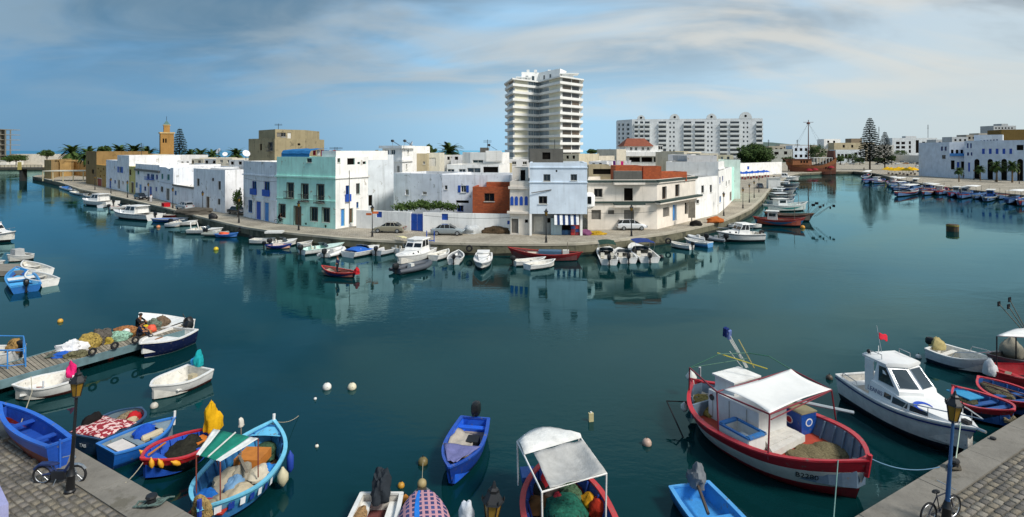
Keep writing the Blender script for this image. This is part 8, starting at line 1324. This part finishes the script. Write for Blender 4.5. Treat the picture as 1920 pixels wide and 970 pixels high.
def buoys():
    G = 'mooring buoys'
    for u, v, r_, col, lb in [(613, 729, .23, '#d8d6ce', 'white mooring buoy, left of the pair in mid harbour'), (660, 729, .23, '#d0c9ae', 'cream mooring buoy, right of the pair in mid harbour'), (591, 749, .08, '#d0d0cc', 'tiny white float below the buoy pair'), (594, 838, .08, '#d4d2c4', 'tiny white float in the lower middle water'), (793, 870, .2, '#6d6038', 'dark olive buoy above the plaid boat'), (752, 913, .13, '#b8862a', 'amber float above the white skiff'), (758, 940, .17, '#c9801f', 'orange float between the skiff and the plaid boat'), (1213, 834, .2, '#b59a8a', 'brownish pink buoy right of the canvas canopy'), (1555, 711, .18, '#4a4034', 'dark buoy behind the big red boat'), (289, 764, .18, '#b9b4a8', 'grey-white buoy below the turquoise bag boat'), (113, 604, .18, '#c99a3a', 'yellow buoy in the left water'), (207, 673, .18, '#d84a2a', 'orange-red buoy under the pontoon edge'), (18, 521, .3, '#c42a20', 'red buoy at the small left jetty'), (405, 469, .3, '#c9b01f', 'yellow buoy near the left quay dinghies'), (297, 427, .3, '#c9825a', 'orange buoy off the left quay'), (1240, 484, .3, '#14161a', 'black float off the right wall'), (1505, 428, .35, '#c98a1f', 'yellow buoy under the red deck fishing boat'), (1800, 679, .15, '#d4d4d0', 'white float below the railed white boat'), (1722, 671, .16, '#d4d4d0', 'white fender floating off the railed boat stern')]:
        p = P(u, v, 0); o = thing('buoy', lb, 'buoy', (p.x, p.y, 0), 0, G); MB().ball((0, 0, r_ * .35), r_, 14, 9).build('float', mat(col, .5, .15, 4, patch='#4a4638', amount=.3, pscale=6), o, smooth=True); MB().tube([(0, 0, r_ * 1.3), (0, 0, r_ * 1.3 + .08)], .02, 5).build('eye', IRON, o)
    p = P(1108, 790, 0); o = thing('canister', 'cream plastic canister floating upright in mid harbour', 'canister', (p.x, p.y, 0), .2, G); MB().box((0, 0, .12), (.22, .14, .52)).build('body', plain('#c4b98c', .5), o); MB().tube([(0, 0, .38), (0, 0, .44)], .04, 8).build('cap', WHITE, o)
    p = P(1786, 434, 0); o = thing('barrel_buoy', 'square rusty mooring barrel in the right water', 'buoy', (p.x, p.y, 0), .3); MB().lathe((0, 0, 0), [(.75, -.3), (.8, 0), (.8, 1.0), (.7, 1.1)], 14).build('drum', mat('#3c3426', .8, .3, 2, patch='#6a4a24', amount=.5, pscale=1.5), o); MB().lathe((0, 0, 0), [(.82, .8), (.84, .84), (.84, .92), (.82, .96)], 14).build('band', plain('#8a7f2c'), o)
    # bin-bag wrapped post next to the bottom centre lamp
    o = thing('wrapped_post', 'quay post wrapped in blue and white plastic beside the bottom centre lamp', 'post', (-.98, 12.1, QUAY)); MB().tube([(0, 0, 0), (0, 0, 3.0)], .06, 8).build('post', IRON, o); lump('blue_wrap', cloth('#3a4c84'), (0, 0, 2.7), (.15, .14, .5), o, .2, 3); lump('white_wrap', cloth('#c4c9d0'), (0, 0, 3.15), (.15, .13, .28), o, .15, 4)
    # ropes
    r, H = RED; M = Matrix.Translation(r.location) @ r.rotation_euler.to_matrix().to_4x4(); b = M @ H.pt(.99, 0, 0, .1); G2 = 'mooring lines'
    rope('mooring_line', 'pale green line from the big red boat down to the quay', [M @ H.pt(.93, -1, 0, .05), P(1560, 1010, QUAY + .1)], .02, ROPEG, .05, group=G2); rope('mooring_line', 'blue line from the big red boat across to the right lamp', [b, P(1762, 876, QUAY + .1)], .02, mat('#5f86a0', .8), .25, group=G2)
    r2, H2 = CQ; M2 = Matrix.Translation(r2.location) @ r2.rotation_euler.to_matrix().to_4x4(); rope('mooring_line', 'pale line from the white cruiser bow to the bollard', [M2 @ H2.pt(.93, -1, .1, .1), P(1789, 880, QUAY + .15)], .02, mat('#9fb0a0', .8), .08, group=G2)
    rope('mooring_line', 'line from the red and yellow boat to the left kerb', [P(268, 868, .8), P(236, 905, QUAY + .06)], .015, ROPE, .05, group=G2); rope('mooring_line', 'thin line running from the light blue bow out over the water', [P(515, 790, 1.3), P(560, 780, .02)], .012, ROPE, .15, group=G2); rope('mooring_line', 'grey rope from the beached boat up to the pink cover boat', [P(40, 792, 2.1), P(60, 735, 1.0), P(58, 706, .9)], .018, ROPE, group=G2); rope('mooring_line', 'thin line between the olive buoy and the plaid boat', [P(793, 868, .2), P(791, 912, .8)], .01, ROPE, .0, group=G2)
    for (u, v, lb, m_) in ((1789, 882, 'rope wrapped bollard on the near right kerb', mat('#4a4438', .9, .3, 8, .6)), (284, 951, 'frayed green rope heap on the near left kerb', mat('#5a6f6a', .95, .35, 10, .8))):
        p = P(u, v); o = thing('bollard' if u > 900 else 'rope_heap', lb, 'bollard' if u > 900 else 'rope', (p.x, p.y, QUAY + .06)); MB().lathe((0, 0, 0), [(.14, -.02), (.12, .2), (.17, .26), (.15, .32)], 10).build('bollard_head' if u > 900 else 'ring_post', IRON, o)
        for k in range(4): MB().tube([((.2 + .03 * k) * math.cos(a) * (1 if u > 900 else .7 + .5 * math.sin(a * 1.5 + k)) + (0 if u > 900 else .25 * k - .4), (.16 + .03 * k) * math.sin(a + .4 * k), .03 + .03 * k + .02 * math.sin(3 * a + k)) for a in [i * math.pi / 8 for i in range(16)]], .03, 5, closed=True).build('rope_turn', m_, o)
    p = P(1862, 827); tag(MB().lathe((0, 0, 0), [(.06, 0), (.1, .03), (.1, .08), (.03, .1)], 10).build('mooring_eye', IRON), 'small iron mooring eye on the near right kerb', 'mooring eye').location = (p.x, p.y, QUAY + .055)
    q = [P(u, v) for u, v in ((-40, 1000), (-40, 925), (0, 940), (16, 975))]; m = MB(); lo = [Vector((a.x, a.y, QUAY)) for a in q]; hi = [Vector((a.x, a.y, QUAY + .5)) for a in q]; m.add(lo + hi, ((3, 2, 1, 0), (4, 5, 6, 7), (0, 1, 5, 4), (1, 2, 6, 5), (2, 3, 7, 6), (3, 0, 4, 7))); tag(m.build('low_wall', plaster('#9a9cc4')), 'lilac low wall in the bottom left corner', 'wall')
buoys()
def quay_bits():
    def heater(u, v, Y, lb, fl=1):
        p = PY(u, v, Y); r = thing('solar_heater', lb, 'solar heater', (p.x, p.y, p.z), 0, 'roof solar heaters'); r.scale = (.75,) * 3; MB().lathe((0, 0, 1.3), [(.25, -.6), (.34, -.55), (.34, .55), (.25, .6)], 10, M=Matrix.Rotation(R(90), 3, 'X')).build('tank', mat('#2a2c30', .3), r, smooth=True); MB().box((1.1 * fl, 0, .6), (2.2, 1.1, .08), M=Matrix.Rotation(R(32 * fl), 3, 'Y')).build('panel', mat('#1a2438', .2), r); MB().tube([(0, 0, 0), (0, 0, 1.1)], .05, 5).build('leg', STEEL, r)
    heater(736, 274, 107, 'solar water heater left on the white roof'); heater(759, 274, 106, 'solar water heater right on the white roof'); heater(917, 282, 105, 'solar water heater above the pierced screen')
    def dish(u, v, Y, s, lb, az=0.0):
        p = PY(u, v, Y); r = thing('satellite_dish', lb, 'dish', p, az, 'satellite dishes'); MB().lathe((0, 0, 0), [(.05, 0), (.4 * s, .06 * s), (.75 * s, .22 * s), (.9 * s, .36 * s)], 14, M=Matrix.Rotation(R(-60), 3, 'Y')).build('reflector', mat('#d4d6d8', .5), r, smooth=True); MB().tube([(0, 0, -1.0), (0, 0, 0)], .05, 5).build('mast', IRON, r); MB().tube([(0, 0, 0), (-.7 * s, 0, .75 * s)], .02, 4).build('feed_arm', IRON, r)
    dish(461, 289, 95, .7, 'big white satellite dish left of the tan stone block', 2.4); dish(411, 284, 150, .9, 'satellite dish on the left roofs', 1); dish(422, 290, 148, .7, 'smaller satellite dish beside the first on the left roofs', 2); dish(318, 312, 120, .9, 'satellite dish above the teal windowed house', 2.2); dish(331, 311, 119, .9, 'second satellite dish above the teal windowed house', 2.6); dish(772, 272, 110, .8, 'dark satellite dish on the solar heater house', .4)
    # kiosk, sunshades, cafe wall
    p = P(1452, 354); r = thing('kiosk', 'white box kiosk at the end of the right quay', 'kiosk', p, -.25); MB().box((0, 1.5, 1.45), (3.2, 3, 2.9)).build('wall', WH, r); MB().box((0, 1.5, 3.0), (3.5, 3.3, .16)).build('roof', plain('#c4c4be'), r); MB().box((1.61, 1.5, 1.2), (.05, 1.2, 1.6)).build('shutter', plain('#8a6a50'), r)
    house('cafe_wall', 'long white wall behind the blue sunshades', [(xat(1386, 236), 236), (xat(1466, 262), 262)], zat(305, 250), 1, WH, [(0, 1401, 312, 1405, 318, 'panel_blue')], par=0, cat='wall', roofm=WH)
    def shade(u, v, col, lb, g, s=1.5):
        p = P(u, v); r = thing('sunshade', lb, 'sunshade', p, 0, g); MB().lathe((0, 0, 2.2), [(s, 0), (s * .97, .05), (.06, .75 * s / 1.5)], 8).build('canopy', cloth(col), r); MB().tube([(0, 0, 0), (0, 0, 2.6)], .04, 5).build('pole', IRON, r); MB().box((.6, 0, .45), (.5, .5, .9)).build('chair', plain('#7a2024' if col < '#9' else '#6a6058'), r)
    for i in range(10): shade(1389 + 5.4 * i, 336 - .5 * i + 1.5 * (i % 2), '#2058b4', ORD[i] + ' blue sunshade from the left by the white cafe wall', 'blue sunshades')
    for i in range(8): shade(1664 + 7 * i, 327 + 1.3 * (i % 3), '#d8a818', ORD[i] + ' yellow sunshade from the left on the right bank', 'yellow sunshades', 2.6)
    # small quay clutter
    rn = random.Random(8)
    def heap(u, v, s, m_, lb, nm='net_heap', cat='net', sd=1): p = P(u, v); o = lump(nm, m_, (p.x, p.y, QUAY), s, None, .16, sd, 14, 8); tag(o, lb, cat); return o
    heap(935, 437, (2.0, .9, .7), netm('#5a4a38'), 'heap of brown net and branches before the garden wall', sd=2); heap(1340, 418, (1.3, .8, .7), cloth('#b0602c'), 'orange tarpaulin heap at the quay bend', 'tarp_heap', 'tarp', 3); heap(1112, 440, (1.6, .7, .35), netm('#b5902c'), 'yellow net beside the awning shop', sd=4); heap(1098, 441, (.8, .5, .5), cloth('#7a4a6a'), 'striped bundle of nets beside the shop column', 'bundle', 'bundle', 5); heap(884, 438, (1.2, .7, .9), cloth('#b9bcbc'), 'grey covered mound right of the grey saloon', 'mound', 'mound', 6); heap(1305, 424, (.9, .6, .6), netm('#2c2a28'), 'dark net pile under the notice board', sd=7); heap(399, 411, (.7, .5, .7), plain('#1c1c1e'), 'black bicycle parts heap on the left quay edge', 'scrap_heap', 'scrap', 8); heap(365, 402, (3.2, 1.2, .8), mat('#4f4a42', .95, .3, 1, .8), 'rubble mound on the left quay edge', 'rubble', 'rubble', 9)
    p = P(311, 388); r = thing('cafe_table', 'red cloth cafe table on the left quay', 'table', p, -.7); MB().box((0, 0, .75), (1.5, 1.2, .06)).build('top', plain('#b8202a'), r); MB().box((0, .0, .35), (1.4, 1.1, .7)).build('cloth', cloth('#b8202a'), r)
    p = P(807, 470, .4); r = thing('ladder_frame', 'blue metal boarding frame on the quay wall by the cabin boat', 'frame', (p.x, p.y, .2)); 
    for x in (-.45, .45): MB().tube([(x, 0, -.3), (x, 0, 2.6)], .06, 6).build('upright', BLUE, r)
    for z in (.2, .8, 1.4): MB().box((0, 0, z), (.95, .1, .1)).build('rung', BLUE, r)
    MB().box((0, -.2, .5), (1.1, .6, .12)).build('step', BLUE, r)
    p = P(513, 437, 1.5); tag(MB().box((0, 0, 0), (2.2, 1.2, .25), rz=.1).build('pontoon_raft', plain('#d4d4d0')), 'white plank raft propped on the quay edge near the mint house', 'raft').location = (p.x, p.y + .3, QUAY + .2)
    for i, (u, v) in enumerate(((451, 431), (1253, 452), (880, 466))):
        p = P(u, v, .9); t = thing('tyre_fender', 'black tyre fender hanging on the quay wall, ' + ('left', 'right', 'middle')[i] + ' one', 'tyre', p, 0, 'tyre fenders'); MB().tube([(.3 * math.cos(a), 0, .3 * math.sin(a)) for a in [k * math.pi / 7 for k in range(14)]], .12, 6, closed=True).build('tyre', RUB, t)
    # drains and conduits as surface detail on facades
    for (u0, v0, u1, v1, Y, lb) in ((655, 320, 655, 420, 78.0, 'thin pipe down the white side of the mint house'), (996, 362, 1034, 356, 72.6, 'grey pipe across the pale blue facade')): rope('pipe', lb, [PY(u0, v0, Y), PY(u1, v1, Y)], .06, GREYW, 0, 2)
    for (u0, v0, Y0, u1, v1, Y1, lb) in ((200, 322, 168, 255, 330, 150, 'farther overhead cable along the white row on the left quay'), (255, 330, 146, 362, 352, 106, 'nearer overhead cable along the white row on the left quay'), (458, 334, 93, 519, 340, 84.5, 'cable across the blue shuttered house'), (1102, 398, 77, 1230, 396, 76, 'cable sagging across the cream building'), (795, 404, 75, 957, 408, 73.6, 'drooping cable along the garden wall')): rope('cable', lb, [PY(u0, v0, Y0), PY(u1, v1, Y1)], .022, IRON, .25, 8)
    # laundry and aerials on roofs
    for i, (u, v0, v1, Y) in enumerate(((522, 232, 243, 118), (628, 276, 287, 82), (632, 276, 287, 82), (914, 262, 280, 112), (1040, 262, 279, 80), (410, 280, 298, 140), (265, 268, 293, 168), (1441, 262, 280, 380), (1648, 238, 262, 560), (1740, 234, 258, 560), (1495, 262, 276, 420))):
        a, b = PY(u, v0, Y), PY(u, v1, Y); r = thing('aerial', 'thin roof aerial, %s from the left on the skyline' % ORD[sorted((522, 628, 632, 914, 1040, 410, 265, 1441, 1648, 1740, 1495)).index(u)], 'aerial', b, 0, 'roof aerials'); MB().tube([(0, 0, -.4), a - b], .05 * Y / 110, 4).build('mast', IRON, r)
        for k in range(3): MB().tube([(-.8, 0, (a - b).z * (.7 + .1 * k)), (.8, 0, (a - b).z * (.7 + .1 * k))], .025 * Y / 110, 3).build('rod', IRON, r)
    r = thing('laundry_line', 'washing line with red and white laundry on the mint house roof', 'laundry', PY(612, 282, 84)); MB().tube([(-2.2, 0, 0), (2.2, 0, 0)], .02, 4).build('line', IRON, r)
    for k in range(7): MB().box((-1.8 + .6 * k, 0, -.4), (.42, .03, .7 + .1 * (k % 3))).build('garment', cloth(('#b02a4a', '#dcdcdc', '#7a2a5a', '#2a3a6a', '#d4d4d4', '#c03a3a', '#1c1c22')[k]), r)
    r = thing('laundry_line', 'washing line with pink laundry behind the cream building', 'laundry', PY(1164, 302, 87)); MB().tube([(-2, 0, 0), (2, 0, 0)], .02, 4).build('line', IRON, r)
    for k in range(6): MB().box((-1.6 + .6 * k, 0, -.4), (.42, .03, .7 + .15 * (k % 3))).build('garment', cloth(('#dcdcdc', '#5a2a6a', '#d4d4d8', '#c82a7a', '#dcdcdc', '#d4d4d4')[k]), r)
quay_bits()
